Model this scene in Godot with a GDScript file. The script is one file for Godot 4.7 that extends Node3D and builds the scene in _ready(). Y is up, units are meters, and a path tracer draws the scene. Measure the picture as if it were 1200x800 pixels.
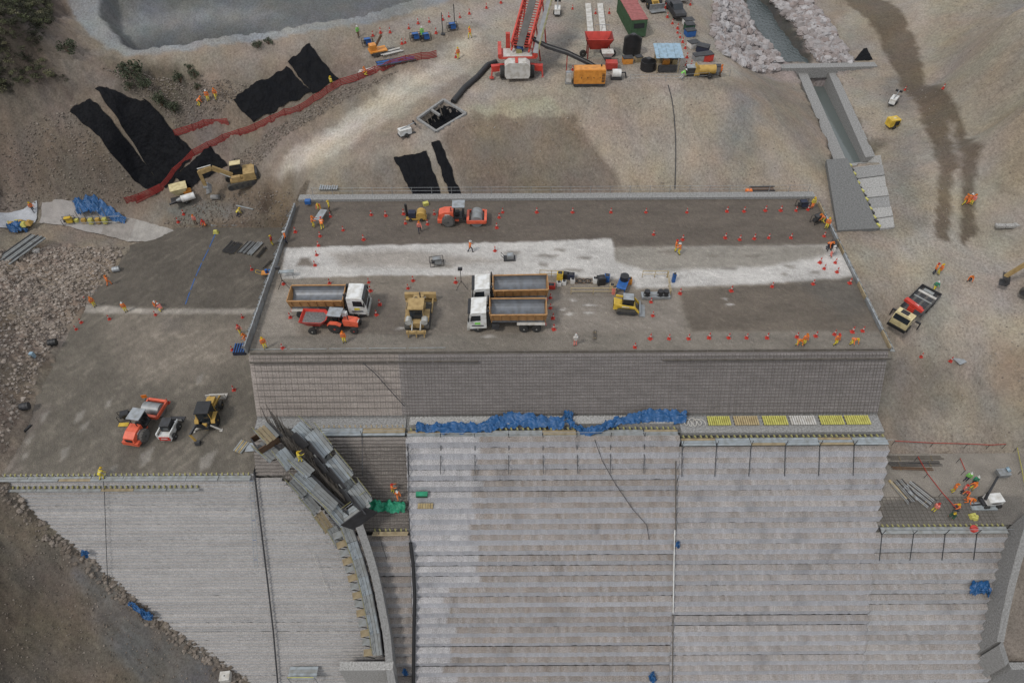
extends Node3D
# A roller-compacted concrete dam under construction, seen from a drone. Metres, y up; the upper deck of the dam is y = 0,
# its downstream edge z = 0, downstream is +z.

const EYE := Vector3(0, 54.5, 47.7)
const FOCAL := 800.0
const DECK_LEFT := -27.8
const DECK_RIGHT := 39.7
const DECK_REAR := -25.3
const DECK_FRONT := 1.0
const LEDGE := -6.4
const LOW_DECK := -9.3
const LOW_REAR := -31.8
const PAD := -14.45
var cam: Camera3D
var view_basis: Basis
var used := {}
var mats := {}
var rng := RandomNumberGenerator.new()
var nz := FastNoiseLite.new()
var nz2 := FastNoiseLite.new()
var tex := {}

func _ready():
	rng.seed = 7
	nz.seed = 3; nz.frequency = 1.0; nz.fractal_octaves = 3
	nz2.seed = 11; nz2.frequency = 1.0; nz2.fractal_type = FastNoiseLite.FRACTAL_RIDGED; nz2.fractal_octaves = 2
	set_view()
	make_textures()
	build_terrain()
	print("terrain ", Time.get_ticks_msec())
	build_dam()
	print("dam ", Time.get_ticks_msec())
	build_upstream()
	build_walls()
	build_formwork()
	print("works ", Time.get_ticks_msec())
	build_vehicles()
	build_plant()
	build_small()
	print("things ", Time.get_ticks_msec())
	build_cones()
	build_workers()
	print("done ", Time.get_ticks_msec())

func set_view():
	view_basis = Basis(Vector3.RIGHT, deg_to_rad(-48.4)) * Basis(Vector3.BACK, deg_to_rad(-0.35))
	cam = Camera3D.new(); cam.name = "camera"
	cam.transform = Transform3D(view_basis, EYE)
	cam.fov = 53.13; cam.near = 0.5; cam.far = 2000.0
	add_child(cam); cam.current = true
	var env := Environment.new()
	env.background_mode = Environment.BG_SKY
	var sky := Sky.new()
	var sm := ProceduralSkyMaterial.new()
	sm.sky_top_color = Color(0.86, 0.88, 0.91); sm.sky_horizon_color = Color(0.76, 0.77, 0.79); sm.sky_curve = 0.2
	sm.ground_bottom_color = Color(0.3, 0.28, 0.26); sm.ground_horizon_color = Color(0.5, 0.5, 0.5)
	sm.sun_angle_max = 0.0
	sky.sky_material = sm
	env.sky = sky
	env.tonemap_mode = Environment.TONE_MAPPER_LINEAR
	env.tonemap_exposure = 1.14
	env.sdfgi_enabled = true; env.ssao_enabled = true; env.ssil_enabled = true
	var we := WorldEnvironment.new(); we.name = "surroundings"; we.environment = env
	add_child(we)
	var sun := DirectionalLight3D.new(); sun.name = "sun"
	sun.light_energy = 0.5; sun.light_angular_distance = 10.0; sun.light_color = Color(1.0, 0.98, 0.955); sun.shadow_enabled = true
	add_child(sun)
	sun.look_at_from_position(Vector3(-27, 46, 22), Vector3.ZERO)

# ---------------------------------------------------------------- places
func ray(px: float, py: float) -> Vector3:
	return view_basis * Vector3((px - 600.0) / FOCAL, (400.0 - py) / FOCAL, -1.0)

# the point of level y surveyed at that spot of the drone picture
func spot(px: float, py: float, y: float) -> Vector3:
	var d := ray(px, py)
	return EYE + d * ((y - EYE.y) / d.y)

func face_y(z: float) -> float:            # downstream face below the ledge, 0.75 : 1
	return LEDGE - (z - 7.5) / 0.75

func face_z(y: float) -> float:
	return 7.5 + 0.75 * (LEDGE - y)

func on_face(px: float, py: float, up := 0.0) -> Vector3:
	var d := ray(px, py)
	# y = up + LEDGE - (z - 7.5) / 0.75
	var k := (up + LEDGE + 7.5 / 0.75 - EYE.y - EYE.z / 0.75) / (d.y + d.z / 0.75)
	return EYE + d * k

# ---------------------------------------------------------------- names and nodes
func numbered(called: String) -> String:
	if not used.has(called):
		used[called] = 0
		return called
	used[called] += 1
	return "%s_%03d" % [called, used[called]]

func thing(called: String, label: String, category: String, at := Vector3.ZERO, turn := 0.0, group := "") -> Node3D:
	var o := Node3D.new(); o.name = numbered(called)
	add_child(o, true)
	o.position = at; o.rotation.y = turn
	tag(o, label, category, group)
	return o

func tag(o: Node, label: String, category := "", group := "", kind := ""):
	if label: o.set_meta("label", label)
	if category: o.set_meta("category", category)
	if group: o.set_meta("group", group)
	if kind: o.set_meta("kind", kind)

func again(src: Node3D, at: Vector3, turn: float, label := "", group := "") -> Node3D:
	var base := String(src.name)
	var o: Node3D = src.duplicate()
	o.name = numbered(base)
	add_child(o, true)
	o.position = at; o.rotation.y = turn
	if label: o.set_meta("label", label)
	if group: o.set_meta("group", group)
	return o

func part(parent: Node, called: String, st: SurfaceTool, m: Material) -> MeshInstance3D:
	return mesh_part(parent, called, st.commit(), m)

func mesh_part(parent: Node, called: String, mesh: Mesh, m: Material) -> MeshInstance3D:
	var o := MeshInstance3D.new(); o.name = called if parent != self else numbered(called)
	o.mesh = mesh
	if m: o.material_override = m
	parent.add_child(o, true)
	return o

# ---------------------------------------------------------------- shapes
func S() -> SurfaceTool:
	var st := SurfaceTool.new(); st.begin(Mesh.PRIMITIVE_TRIANGLES)
	return st

func tri(st: SurfaceTool, a: Vector3, b: Vector3, c: Vector3, n: Vector3):
	var f := (c - a).cross(b - a)
	if f.dot(n) < 0.0:
		var t := b; b = c; c = t; f = -f
	f = f.normalized()
	for p in [a, b, c]:
		st.set_normal(f); st.add_vertex(p)

func quad(st: SurfaceTool, a: Vector3, b: Vector3, c: Vector3, d: Vector3, n: Vector3):
	tri(st, a, b, c, n); tri(st, a, c, d, n)

# eight corners: p[0..3] below, p[4..7] above, going round
func hexa(st: SurfaceTool, p: Array):
	var m := Vector3.ZERO
	for q in p: m += q
	m /= 8.0
	for f in [[0, 1, 2, 3], [4, 5, 6, 7], [0, 1, 5, 4], [1, 2, 6, 5], [2, 3, 7, 6], [3, 0, 4, 7]]:
		var c: Vector3 = (p[f[0]] + p[f[1]] + p[f[2]] + p[f[3]]) / 4.0
		quad(st, p[f[0]], p[f[1]], p[f[2]], p[f[3]], c - m)

func bx(st: SurfaceTool, c: Vector3, s: Vector3, b := Basis()):
	var h := s / 2.0
	var p := []
	for y in [-1, 1]:
		for q in [[-1, -1], [1, -1], [1, 1], [-1, 1]]:
			p.append(c + b * Vector3(h.x * q[0], h.y * y, h.z * q[1]))
	hexa(st, p)

# a box with a smaller (or shifted) top
func taper(st: SurfaceTool, c: Vector3, s: Vector3, top: Vector2, shift := Vector2.ZERO):
	var p := []
	for q in [[-1, -1], [1, -1], [1, 1], [-1, 1]]:
		p.append(c + Vector3(s.x / 2 * q[0], -s.y / 2, s.z / 2 * q[1]))
	for q in [[-1, -1], [1, -1], [1, 1], [-1, 1]]:
		p.append(c + Vector3(top.x / 2 * q[0] + shift.x, s.y / 2, top.y / 2 * q[1] + shift.y))
	hexa(st, p)

func beam(st: SurfaceTool, a: Vector3, b: Vector3, w: float, h: float):
	var x := (b - a)
	var l := x.length()
	if l < 0.0001: return
	x /= l
	var up := Vector3.UP if absf(x.y) < 0.98 else Vector3.RIGHT
	var z := x.cross(up).normalized()
	var y := z.cross(x)
	bx(st, (a + b) / 2.0, Vector3(l, h, w), Basis(x, y, z))

func cyl(st: SurfaceTool, a: Vector3, b: Vector3, r0: float, r1: float, n := 10, caps := true):
	var x := (b - a).normalized()
	var up := Vector3.UP if absf(x.y) < 0.9 else Vector3.RIGHT
	var u := x.cross(up).normalized()
	var v := u.cross(x)
	for i in n:
		var t0 := TAU * i / n
		var t1 := TAU * (i + 1) / n
		var d0 := u * cos(t0) + v * sin(t0)
		var d1 := u * cos(t1) + v * sin(t1)
		var P := [a + d0 * r0, a + d1 * r0, b + d1 * r1, b + d0 * r1]
		var N := [d0, d1, d1, d0]
		var order := [0, 1, 2, 0, 2, 3]
		if (P[2] - P[0]).cross(P[1] - P[0]).dot(d0 + d1) < 0.0: order = [0, 2, 1, 0, 3, 2]
		for k in order:
			st.set_normal(N[k]); st.add_vertex(P[k])
		if caps:
			if r0 > 0.001: tri(st, a, a + d0 * r0, a + d1 * r0, -x)
			if r1 > 0.001: tri(st, b, b + d0 * r1, b + d1 * r1, x)

func tube(st: SurfaceTool, pts: Array, r: float, n := 6):
	for i in pts.size() - 1:
		cyl(st, pts[i], pts[i + 1], r, r, n, i == 0 or i == pts.size() - 2)

# a side profile (x, y) drawn out across z
func prism(st: SurfaceTool, poly: PackedVector2Array, z0: float, z1: float):
	var ids := Geometry2D.triangulate_polygon(poly)
	for i in range(0, ids.size(), 3):
		for z in [z0, z1]:
			var a := poly[ids[i]]; var b := poly[ids[i + 1]]; var c := poly[ids[i + 2]]
			tri(st, Vector3(a.x, a.y, z), Vector3(b.x, b.y, z), Vector3(c.x, c.y, z), Vector3(0, 0, z - (z0 + z1) / 2))
	var area := 0.0
	for i in poly.size():
		var a := poly[i]; var b := poly[(i + 1) % poly.size()]
		area += a.x * b.y - b.x * a.y
	for i in poly.size():
		var a := poly[i]; var b := poly[(i + 1) % poly.size()]
		var n := Vector3(b.y - a.y, a.x - b.x, 0) * signf(area)
		quad(st, Vector3(a.x, a.y, z0), Vector3(b.x, b.y, z0), Vector3(b.x, b.y, z1), Vector3(a.x, a.y, z1), n)

func V2(a: Array) -> PackedVector2Array:
	var p := PackedVector2Array()
	for i in range(0, a.size(), 2): p.append(Vector2(a[i], a[i + 1]))
	return p

# shorthand parts
func box_part(parent: Node, called: String, c: Vector3, s: Vector3, m: Material, b := Basis()) -> MeshInstance3D:
	var st := S(); bx(st, c, s, b)
	return part(parent, called, st, m)

func rod_part(parent: Node, called: String, pts: Array, r: float, m: Material, n := 6) -> MeshInstance3D:
	var st := S(); tube(st, pts, r, n)
	return part(parent, called, st, m)

func prism_part(parent: Node, called: String, a: Array, z0: float, z1: float, m: Material) -> MeshInstance3D:
	var st := S(); prism(st, V2(a), z0, z1)
	return part(parent, called, st, m)

func wheel(parent: Node, at: Vector3, r: float, w: float, rim := "steel", tyre := "rubber"):
	var st := S()
	var h := w / 2
	cyl(st, at + Vector3(0, 0, -h * 0.7), at + Vector3(0, 0, h * 0.7), r, r, 20, false)
	for s in [-1, 1]:
		cyl(st, at + Vector3(0, 0, s * h * 0.7), at + Vector3(0, 0, s * h), r, r * 0.86, 20, false)
		cyl(st, at + Vector3(0, 0, s * h), at + Vector3(0, 0, s * h * 0.9), r * 0.86, r * 0.5, 20, true)
	if r > 0.55:
		for i in 16:
			var t := TAU * i / 16
			bx(st, at + Vector3(cos(t) * r, sin(t) * r, 0), Vector3(0.07, 0.09, w * 0.9), Basis(Vector3.BACK, t))
	var o := part(parent, "wheel", st, mat(tyre))
	st = S()
	cyl(st, at + Vector3(0, 0, -h * 0.93), at + Vector3(0, 0, h * 0.93), r * 0.5, r * 0.5, 16)
	cyl(st, at + Vector3(0, 0, -h * 1.04), at + Vector3(0, 0, h * 1.04), r * 0.16, r * 0.16, 8)
	part(o, "rim", st, mat(rim))

func track(parent: Node, at: Vector3, l: float, h: float, w: float):
	var st := S()
	var p := []
	var r := h / 2
	for i in 9:
		var t := -PI / 2 + PI * i / 8
		p.append(l / 2 - r + cos(t) * r); p.append(r + sin(t) * r)
	for i in 9:
		var t := PI / 2 + PI * i / 8
		p.append(-l / 2 + r + cos(t) * r); p.append(r + sin(t) * r)
	for i in range(0, p.size(), 2):
		p[i] += at.x; p[i + 1] += at.y
	prism(st, V2(p), at.z - w / 2, at.z + w / 2)
	var n := int(l / 0.22)
	for i in n:
		var x := -l / 2 + r + (l - h) * (i + 0.5) / n
		bx(st, at + Vector3(x, h + 0.015, 0), Vector3(0.06, 0.05, w + 0.02))
		bx(st, at + Vector3(x, -0.0, 0), Vector3(0.06, 0.03, w + 0.02))
	var o := part(parent, "track", st, mat("track"))
	st = S()
	for i in 5:
		var x := -l / 2 + r + (l - h) * i / 4.0
		cyl(st, at + Vector3(x, r, -w / 2 - 0.03), at + Vector3(x, r, w / 2 + 0.03), r * (0.72 if i in [0, 4] else 0.45), r * (0.72 if i in [0, 4] else 0.45), 12)
	part(o, "rollers", st, mat("dark_steel"))

# ---------------------------------------------------------------- materials
func make_textures():
	tex.soil = noise_tex(1024, 0.05, 5, [0.0, Color(0.42, 0.40, 0.38), 0.28, Color(0.69, 0.675, 0.66), 0.5, Color(0.83, 0.825, 0.82), 0.72, Color(0.94, 0.935, 0.93), 1.0, Color(1, 1, 1)], 21, 0.95)
	tex.fine = noise_tex(1024, 0.06, 5, [0.0, Color(0.50, 0.49, 0.48), 0.32, Color(0.72, 0.715, 0.71), 0.5, Color(0.83, 0.83, 0.83), 0.66, Color(0.9, 0.9, 0.9), 0.8, Color(1, 1, 1), 1.0, Color(1, 1, 1)], 22, 0.8)
	tex.grime = noise_tex(512, 0.012, 5, [0.0, Color(0.82, 0.80, 0.77), 0.42, Color(0.92, 0.915, 0.90), 0.6, Color(0.96, 0.96, 0.955), 1.0, Color(1, 1, 1)], 23, 0.42)
	tex.soil_n = noise_tex(1024, 0.07, 4, [], 24, 0.7, 5.0)
	tex.fine_n = noise_tex(1024, 0.08, 4, [], 25, 0.6, 3.0)
	tex.cloth_n = noise_tex(512, 0.02, 4, [], 26, 0.5, 10.0)

func noise_tex(size: int, freq: float, oct: int, ramp: Array, sd: int, gain := 0.5, bump := 0.0) -> NoiseTexture2D:
	var f := FastNoiseLite.new()
	f.seed = sd; f.frequency = freq; f.fractal_octaves = oct; f.fractal_gain = gain
	f.noise_type = FastNoiseLite.TYPE_SIMPLEX_SMOOTH
	var t := NoiseTexture2D.new()
	t.width = size; t.height = size; t.seamless = true; t.noise = f
	if bump > 0.0:
		t.as_normal_map = true; t.bump_strength = bump
	else:
		var g := Gradient.new()
		g.offsets = PackedFloat32Array(); g.colors = PackedColorArray()
		var o := PackedFloat32Array(); var c := PackedColorArray()
		for i in range(0, ramp.size(), 2):
			o.append(ramp[i]); c.append(ramp[i + 1])
		g.offsets = o; g.colors = c
		t.color_ramp = g
	return t

# linear base colour, roughness, metal
const PAINT := {
	"steel": [Color(0.30, 0.31, 0.32), 0.55, 0.5], "dark_steel": [Color(0.06, 0.06, 0.065), 0.6, 0.4], "galv": [Color(0.36, 0.38, 0.40), 0.5, 0.5],
	"rebar": [Color(0.13, 0.115, 0.10), 0.8, 0.2], "rubber": [Color(0.028, 0.027, 0.026), 0.85, 0.0], "grey_rubber": [Color(0.11, 0.105, 0.10), 0.9, 0.0],
	"track": [Color(0.085, 0.08, 0.072), 0.75, 0.2], "white": [Color(0.66, 0.66, 0.65), 0.4, 0.0], "off_white": [Color(0.52, 0.50, 0.47), 0.6, 0.0],
	"orange": [Color(0.62, 0.25, 0.04), 0.5, 0.0], "tipper": [Color(0.40, 0.215, 0.085), 0.6, 0.0], "tipper_in": [Color(0.17, 0.18, 0.20), 0.45, 0.5], "red": [Color(0.52, 0.045, 0.03), 0.5, 0.0],
	"roller_red": [Color(0.68, 0.12, 0.06), 0.45, 0.0], "red_steel": [Color(0.42, 0.05, 0.035), 0.6, 0.0], "dark_red": [Color(0.2, 0.03, 0.025), 0.6, 0.0],
	"yellow": [Color(0.62, 0.42, 0.05), 0.5, 0.0], "plant_yellow": [Color(0.46, 0.29, 0.07), 0.6, 0.0], "form_yellow": [Color(0.50, 0.47, 0.12), 0.65, 0.0], "cream": [Color(0.62, 0.53, 0.30), 0.6, 0.0],
	"glass": [Color(0.02, 0.025, 0.03), 0.12, 0.0], "black": [Color(0.018, 0.018, 0.02), 0.5, 0.0], "membrane": [Color(0.008, 0.0085, 0.0105), 0.6, 0.0], "conveyor_red": [Color(0.50, 0.06, 0.04), 0.55, 0.0], "net_red": [Color(0.30, 0.035, 0.03), 0.7, 0.0], "dusty_yellow": [Color(0.37, 0.255, 0.11), 0.75, 0.0], "olive": [Color(0.27, 0.25, 0.10), 0.8, 0.0],
	"blue": [Color(0.02, 0.10, 0.32), 0.5, 0.0], "tarp": [Color(0.012, 0.085, 0.235), 0.5, 0.0], "pale_blue": [Color(0.28, 0.40, 0.50), 0.45, 0.2],
	"green": [Color(0.02, 0.26, 0.14), 0.6, 0.0], "container_green": [Color(0.045, 0.10, 0.05), 0.6, 0.0], "container_red": [Color(0.30, 0.09, 0.085), 0.7, 0.0],
	"timber": [Color(0.30, 0.24, 0.15), 0.85, 0.0], "pale_timber": [Color(0.42, 0.33, 0.18), 0.85, 0.0], "grey_plank": [Color(0.26, 0.27, 0.27), 0.85, 0.0], "blue_plank": [Color(0.30, 0.33, 0.35), 0.7, 0.1],
	"concrete": [Color(0.33, 0.325, 0.315), 0.9, 0.0], "pale_concrete": [Color(0.45, 0.44, 0.42), 0.9, 0.0], "core": [Color(0.24, 0.235, 0.225), 0.95, 0.0], "dark_concrete": [Color(0.2, 0.2, 0.195), 0.9, 0.0],
	"cone": [Color(0.52, 0.05, 0.035), 0.5, 0.0], "cone_white": [Color(0.6, 0.55, 0.52), 0.4, 0.0], "mesh_green": [Color(0.01, 0.22, 0.12), 0.6, 0.0],
	"skin": [Color(0.26, 0.14, 0.09), 0.6, 0.0], "hi_orange": [Color(0.80, 0.20, 0.04), 0.75, 0.0], "hi_yellow": [Color(0.62, 0.50, 0.05), 0.75, 0.0], "hi_green": [Color(0.22, 0.60, 0.12), 0.75, 0.0], "navy": [Color(0.02, 0.025, 0.05), 0.8, 0.0],
	"dark_green": [Color(0.02, 0.07, 0.04), 0.8, 0.0], "white_cloth": [Color(0.6, 0.58, 0.56), 0.8, 0.0], "pink": [Color(0.75, 0.22, 0.18), 0.75, 0.0], "brown": [Color(0.12, 0.07, 0.04), 0.85, 0.0], "silver": [Color(0.5, 0.5, 0.48), 0.4, 0.3],
	"helmet_red": [Color(0.6, 0.04, 0.03), 0.3, 0.0], "helmet_white": [Color(0.75, 0.75, 0.74), 0.3, 0.0], "helmet_yellow": [Color(0.75, 0.5, 0.03), 0.3, 0.0], "helmet_orange": [Color(0.75, 0.2, 0.02), 0.3, 0.0],
}

func mat(called: String) -> StandardMaterial3D:
	if mats.has(called): return mats[called]
	var d: Array = PAINT[called]
	var m := StandardMaterial3D.new(); m.resource_name = called
	m.albedo_color = (d[0] as Color).linear_to_srgb()
	m.roughness = d[1]; m.metallic = d[2]
	m.albedo_texture = tex.grime
	m.uv1_triplanar = true; m.uv1_scale = Vector3.ONE * 0.2
	if called in ["tarp", "membrane", "mesh_green"]:
		m.normal_enabled = true; m.normal_texture = tex.cloth_n; m.normal_scale = 0.8
		m.uv1_world_triplanar = true; m.uv1_scale = Vector3.ONE * 0.16
	if called == "membrane":
		m.metallic_specular = 0.17; m.normal_scale = 0.9
	if called in ["concrete", "pale_concrete", "core", "dark_concrete"]:
		m.albedo_texture = tex.fine; m.uv1_world_triplanar = true; m.uv1_scale = Vector3.ONE * 0.06
	mats[called] = m
	return m

# surfaces whose colour lies in the vertices (stains, damp and dry patches), with a grain on top
func grain(called: String, t: String, n: String, metres: float, rough := 0.95, bump := 1.0) -> StandardMaterial3D:
	if mats.has(called): return mats[called]
	var m := StandardMaterial3D.new(); m.resource_name = called
	m.vertex_color_use_as_albedo = true
	m.albedo_texture = tex[t]
	m.roughness = rough
	m.uv1_triplanar = true; m.uv1_world_triplanar = true; m.uv1_scale = Vector3.ONE / metres
	m.normal_enabled = true; m.normal_texture = tex[n]; m.normal_scale = bump
	mats[called] = m
	return m

# ---------------------------------------------------------------- terrain
const GX0 := -135.0
const GZ0 := -125.0
const GX1 := 135.0
const GZ1 := 48.0
const CS := 1.5
const FS := 0.45
var cn := 0
var cm := 0
var hc := PackedFloat32Array()
var fn := 0
var fm := 0
var hf := PackedFloat32Array()
var areas := []

# surveyed heights: spot of the picture, level
const LEVELS := [
	355, 224, -1.0, 430, 222, -1.0, 500, 222, -1, 580, 222, -1, 650, 222, -1, 720, 222, -1, 800, 222, -1, 880, 222, -1.1, 945, 222, -1.3,
	545, 118, 6, 600, 112, 6.6, 650, 108, 6.9, 700, 104, 7, 760, 101, 7, 810, 99, 7, 850, 102, 6.6, 885, 115, 5.2, 915, 140, 3.2, 940, 175, 0.8, 965, 225, -1.6,
	600, 165, 2.8, 660, 165, 2.8, 720, 163, 2.9, 780, 162, 2.9, 830, 165, 2.7, 880, 178, 1.6,
	570, 85, 7, 640, 70, 7.2, 700, 50, 7.4, 760, 60, 7.4, 800, 40, 7.5, 835, 75, 7, 640, 20, 7.8, 720, 10, 8, 790, 5, 8, 600, -30, 9, 720, -30, 8.6, 820, -30, 8.6,
	470, 185, 1.8, 440, 170, 2.6, 480, 150, 4.2, 530, 140, 5.2, 510, 195, 1.2, 400, 200, 0.4, 350, 205, -1.4, 420, 210, -0.3,
	340, 190, -0.8, 400, 150, 2.2, 450, 118, 4.2, 520, 75, 6.4, 580, 30, 8, 610, 0, 8.6,
	330, 160, 0.8, 400, 112, 4.4, 470, 80, 6.8, 540, 48, 8.2, 350, 122, 2.6, 300, 165, -0.8, 260, 190, -3.2,
	190, 226, -7, 160, 205, -5, 130, 112, 5, 175, 118, 4, 230, 140, 1.6, 250, 110, 4.6, 320, 55, 8, 360, 52, 8.4, 400, 40, 8.8, 200, 80, 6.5, 100, 85, 7, 90, 118, 4.6, 230, 190, -2.8,
	290, 110, 4.2, 330, 140, 1.8, 395, 95, 5, 450, 45, 8.2, 500, 30, 9, 420, 75, 6.6,
	270, 212, -4.6, 300, 205, -3.2, 215, 235, -7.2, 250, 240, -7.6, 315, 235, -5.8, 335, 252, -7.2, 345, 232, -2.2,
	160, 258, -8.8, 200, 263, -9.0, 240, 263, -9.0, 280, 264, -9.0, 320, 264, -8.8, 345, 262, -8.6,
	80, 20, 9.5, 115, 58, 7.8, 150, 68, 7.2, 200, 60, 7.8, 250, 52, 8.4, 320, 42, 8.9, 300, 0, 11, 150, 0, 11, 450, 0, 10.5, 540, 0, 9.5, 300, -60, 13, 100, -60, 16, 500, -60, 12,
	0, 0, 17, 40, 50, 11, 0, 100, 7, 50, 110, 5.5, 0, 160, 1.5, 60, 165, 1, 100, 190, -1.5, 0, 215, -4, 60, 222, -5, 110, 228, -6.2, 150, 238, -7.6, 130, 165, 0.5,
	0, 240, -7.4, 60, 245, -8, 120, 256, -8.9, 0, 268, -7.6, 60, 275, -8.4, 120, 284, -8.9,
	155, 287, -9.3, 130, 322, -9.3, 96, 367, -9.3, 66, 412, -9.3, 41, 467, -9.3, 21, 522, -9.3, 6, 552, -9.4,
	90, 300, -8.4, 40, 300, -8, 0, 300, -7, 70, 350, -8.6, 30, 350, -7, 0, 360, -6, 40, 400, -8.2, 0, 420, -6.2, 10, 470, -8.4, -60, 470, -3, -120, 380, 2, -120, 250, 0, -60, 540, -6, -100, 120, 9, -100, 0, 18,
	1000, 290, -2.6, 1060, 300, -3.2, 1060, 240, -2, 1130, 240, -1.5, 1020, 345, -4.2, 1075, 372, -5.6, 1150, 340, -4.6, 1200, 300, -3.2, 1200, 360, -5.4, 1060, 420, -8.6, 1130, 420, -8.1, 1200, 420, -7.2,
	1060, 470, -12, 1130, 470, -11.6, 1200, 470, -11, 1060, 522, -14.52, 1130, 522, -14.52, 1200, 520, -14.4, 1060, 570, -14.52, 1150, 570, -14.52, 1200, 565, -14.52, 1060, 612, -14.52, 1150, 612, -14.52, 1260, 420, -4, 1280, 500, -8, 1270, 600, -12, 1290, 330, 0,
	965, 90, -1, 925, 95, -1, 985, 150, -1.6, 1000, 200, -2.2, 1050, 90, 0.2, 1060, 150, -0.8, 1100, 100, 1, 1050, 200, -1.8, 1110, 190, 0, 1020, 260, -2.6, 1040, 60, 0.8, 1000, 60, 0.2,
	1150, 160, 2, 1200, 160, 4.5, 1110, 50, 4, 1200, 60, 11, 1200, 0, 15, 1080, 0, 6, 1030, 0, 2.6, 990, 0, 2, 1150, 220, -0.2, 1200, 230, 0.5, 1280, 100, 12, 1300, 0, 22, 1050, -40, 5,
	850, 10, 5.5, 862, 40, 2.6, 870, 75, 1.2, 880, 10, 0.4, 905, 40, 0.2, 930, 72, 0.2, 900, 5, 0.4, 930, 30, 0.8, 975, 60, 0.4, 940, 0, 1.2, 960, 20, 1.2, 870, -30, 1.5, 830, 20, 7, 840, 50, 6.2,
]
# the same on the hillside below, as heights over the plane of the downstream face
const OVER_FACE := [
	0, 562, 0.4, 30, 595, 0.4, 60, 625, 0.4, 100, 657, 0.4, 150, 707, 0.4, 182, 729, 0.4, 240, 772, 0.4, 285, 800, 0.4, 330, 840, 0.4,
	0, 610, 2.5, 0, 650, 4.5, 0, 720, 8, 0, 800, 11, 60, 720, 5, 100, 800, 6, 60, 660, 2.2, 120, 740, 3, 180, 800, 2.6, -80, 640, 12, -80, 760, 18, 120, 860, 9, 0, 880, 15,
	60, 590, -3, 130, 640, -3, 200, 690, -3, 280, 750, -3, 350, 800, -3, 420, 700, -4, 700, 700, -4, 1000, 700, -4, 700, 820, -4, 250, 620, -4,
]

func solve(pts: Array, val: Array) -> Array:
	var n := pts.size()
	var a := []
	for i in n:
		var row := PackedFloat64Array(); row.resize(n + 1)
		for j in n: row[j] = pts[i].distance_to(pts[j])
		row[i] += -0.35
		row[n] = val[i]
		a.append(row)
	for i in n:
		var best := i
		for r in range(i + 1, n):
			if absf(a[r][i]) > absf(a[best][i]): best = r
		var t = a[i]; a[i] = a[best]; a[best] = t
		var ri: PackedFloat64Array = a[i]
		for r in range(i + 1, n):
			var rr: PackedFloat64Array = a[r]
			var k := rr[i] / ri[i]
			if k == 0.0: continue
			for c in range(i, n + 1): rr[c] -= k * ri[c]
			a[r] = rr
	var w := []; w.resize(n)
	for i in range(n - 1, -1, -1):
		var s: float = a[i][n]
		for c in range(i + 1, n): s -= a[i][c] * w[c]
		w[i] = s / a[i][i]
	return w

func bil(g: PackedFloat32Array, n: int, m: int, step: float, x: float, z: float) -> float:
	var u := clampf((x - GX0) / step, 0.0, n - 1.001)
	var v := clampf((z - GZ0) / step, 0.0, m - 1.001)
	var i := int(u); var j := int(v)
	u -= i; v -= j
	var k := j * n + i
	return lerpf(lerpf(g[k], g[k + 1], u), lerpf(g[k + n], g[k + n + 1], u), v)

func rough_height(x: float, z: float) -> float:
	return bil(hc, cn, cm, CS, x, z)

func ground(x: float, z: float) -> float:
	return bil(hf, fn, fm, FS, x, z)

func land(px: float, py: float, fine := true) -> Vector3:
	var d := ray(px, py)
	var t := 60.0
	while t < 260.0:
		var p := EYE + d * t
		var h := ground(p.x, p.z) if fine else rough_height(p.x, p.z)
		if p.y < h:
			p = EYE + d * (t - 0.15)
			return Vector3(p.x, ground(p.x, p.z) if fine else rough_height(p.x, p.z), p.z)
		t += 0.3
	return EYE + d * t

func world_poly(a: Array, y = null) -> PackedVector2Array:
	var r := PackedVector2Array()
	for i in range(0, a.size(), 2):
		var p: Vector3 = land(a[i], a[i + 1], false) if y == null else spot(a[i], a[i + 1], y)
		r.append(Vector2(p.x, p.z))
	return r

func area(a: Array, c: Color, amp := 1.0, dig := 0.0, blur := 1.0, keep := 0.0, slope := 2.6):
	var p := world_poly(a)
	var b := Rect2(p[0], Vector2.ZERO)
	for q in p: b = b.expand(q)
	areas.append({"p": p, "c": c, "amp": amp, "dig": dig, "blur": blur, "b": b.grow(blur + 1.5), "keep": keep, "slope": slope})

func inside(p: PackedVector2Array, q: Vector2) -> float:     # signed distance, positive within
	var d := 1e9
	var n := p.size()
	var odd := false
	for i in n:
		var a := p[i]; var b := p[(i + 1) % n]
		d = minf(d, q.distance_squared_to(Geometry2D.get_closest_point_to_segment(q, a, b)))
		if (a.y > q.y) != (b.y > q.y) and q.x < (b.x - a.x) * (q.y - a.y) / (b.y - a.y) + a.x: odd = not odd
	return sqrt(d) if odd else -sqrt(d)

# base colour of a surface from what its dry or damp patches look like under this sky
func tone(r: float, g: float, b: float, k := 1.6) -> Color:
	var c := Color(r / 255.0, g / 255.0, b / 255.0).srgb_to_linear()
	return Color(minf(c.r * k, 0.8), minf(c.g * k, 0.8), minf(c.b * k, 0.8))

func left_edge(z: float) -> float:          # where the rubble bank meets the low deck
	var best := -200.0
	for i in edge_pts.size() - 1:
		var a: Vector3 = edge_pts[i]; var b: Vector3 = edge_pts[i + 1]
		if z >= a.z and z <= b.z: return lerpf(a.x, b.x, (z - a.z) / (b.z - a.z))
	best = edge_pts[0].x if z < edge_pts[0].z else edge_pts[-1].x
	return best

var edge_pts := []

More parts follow.
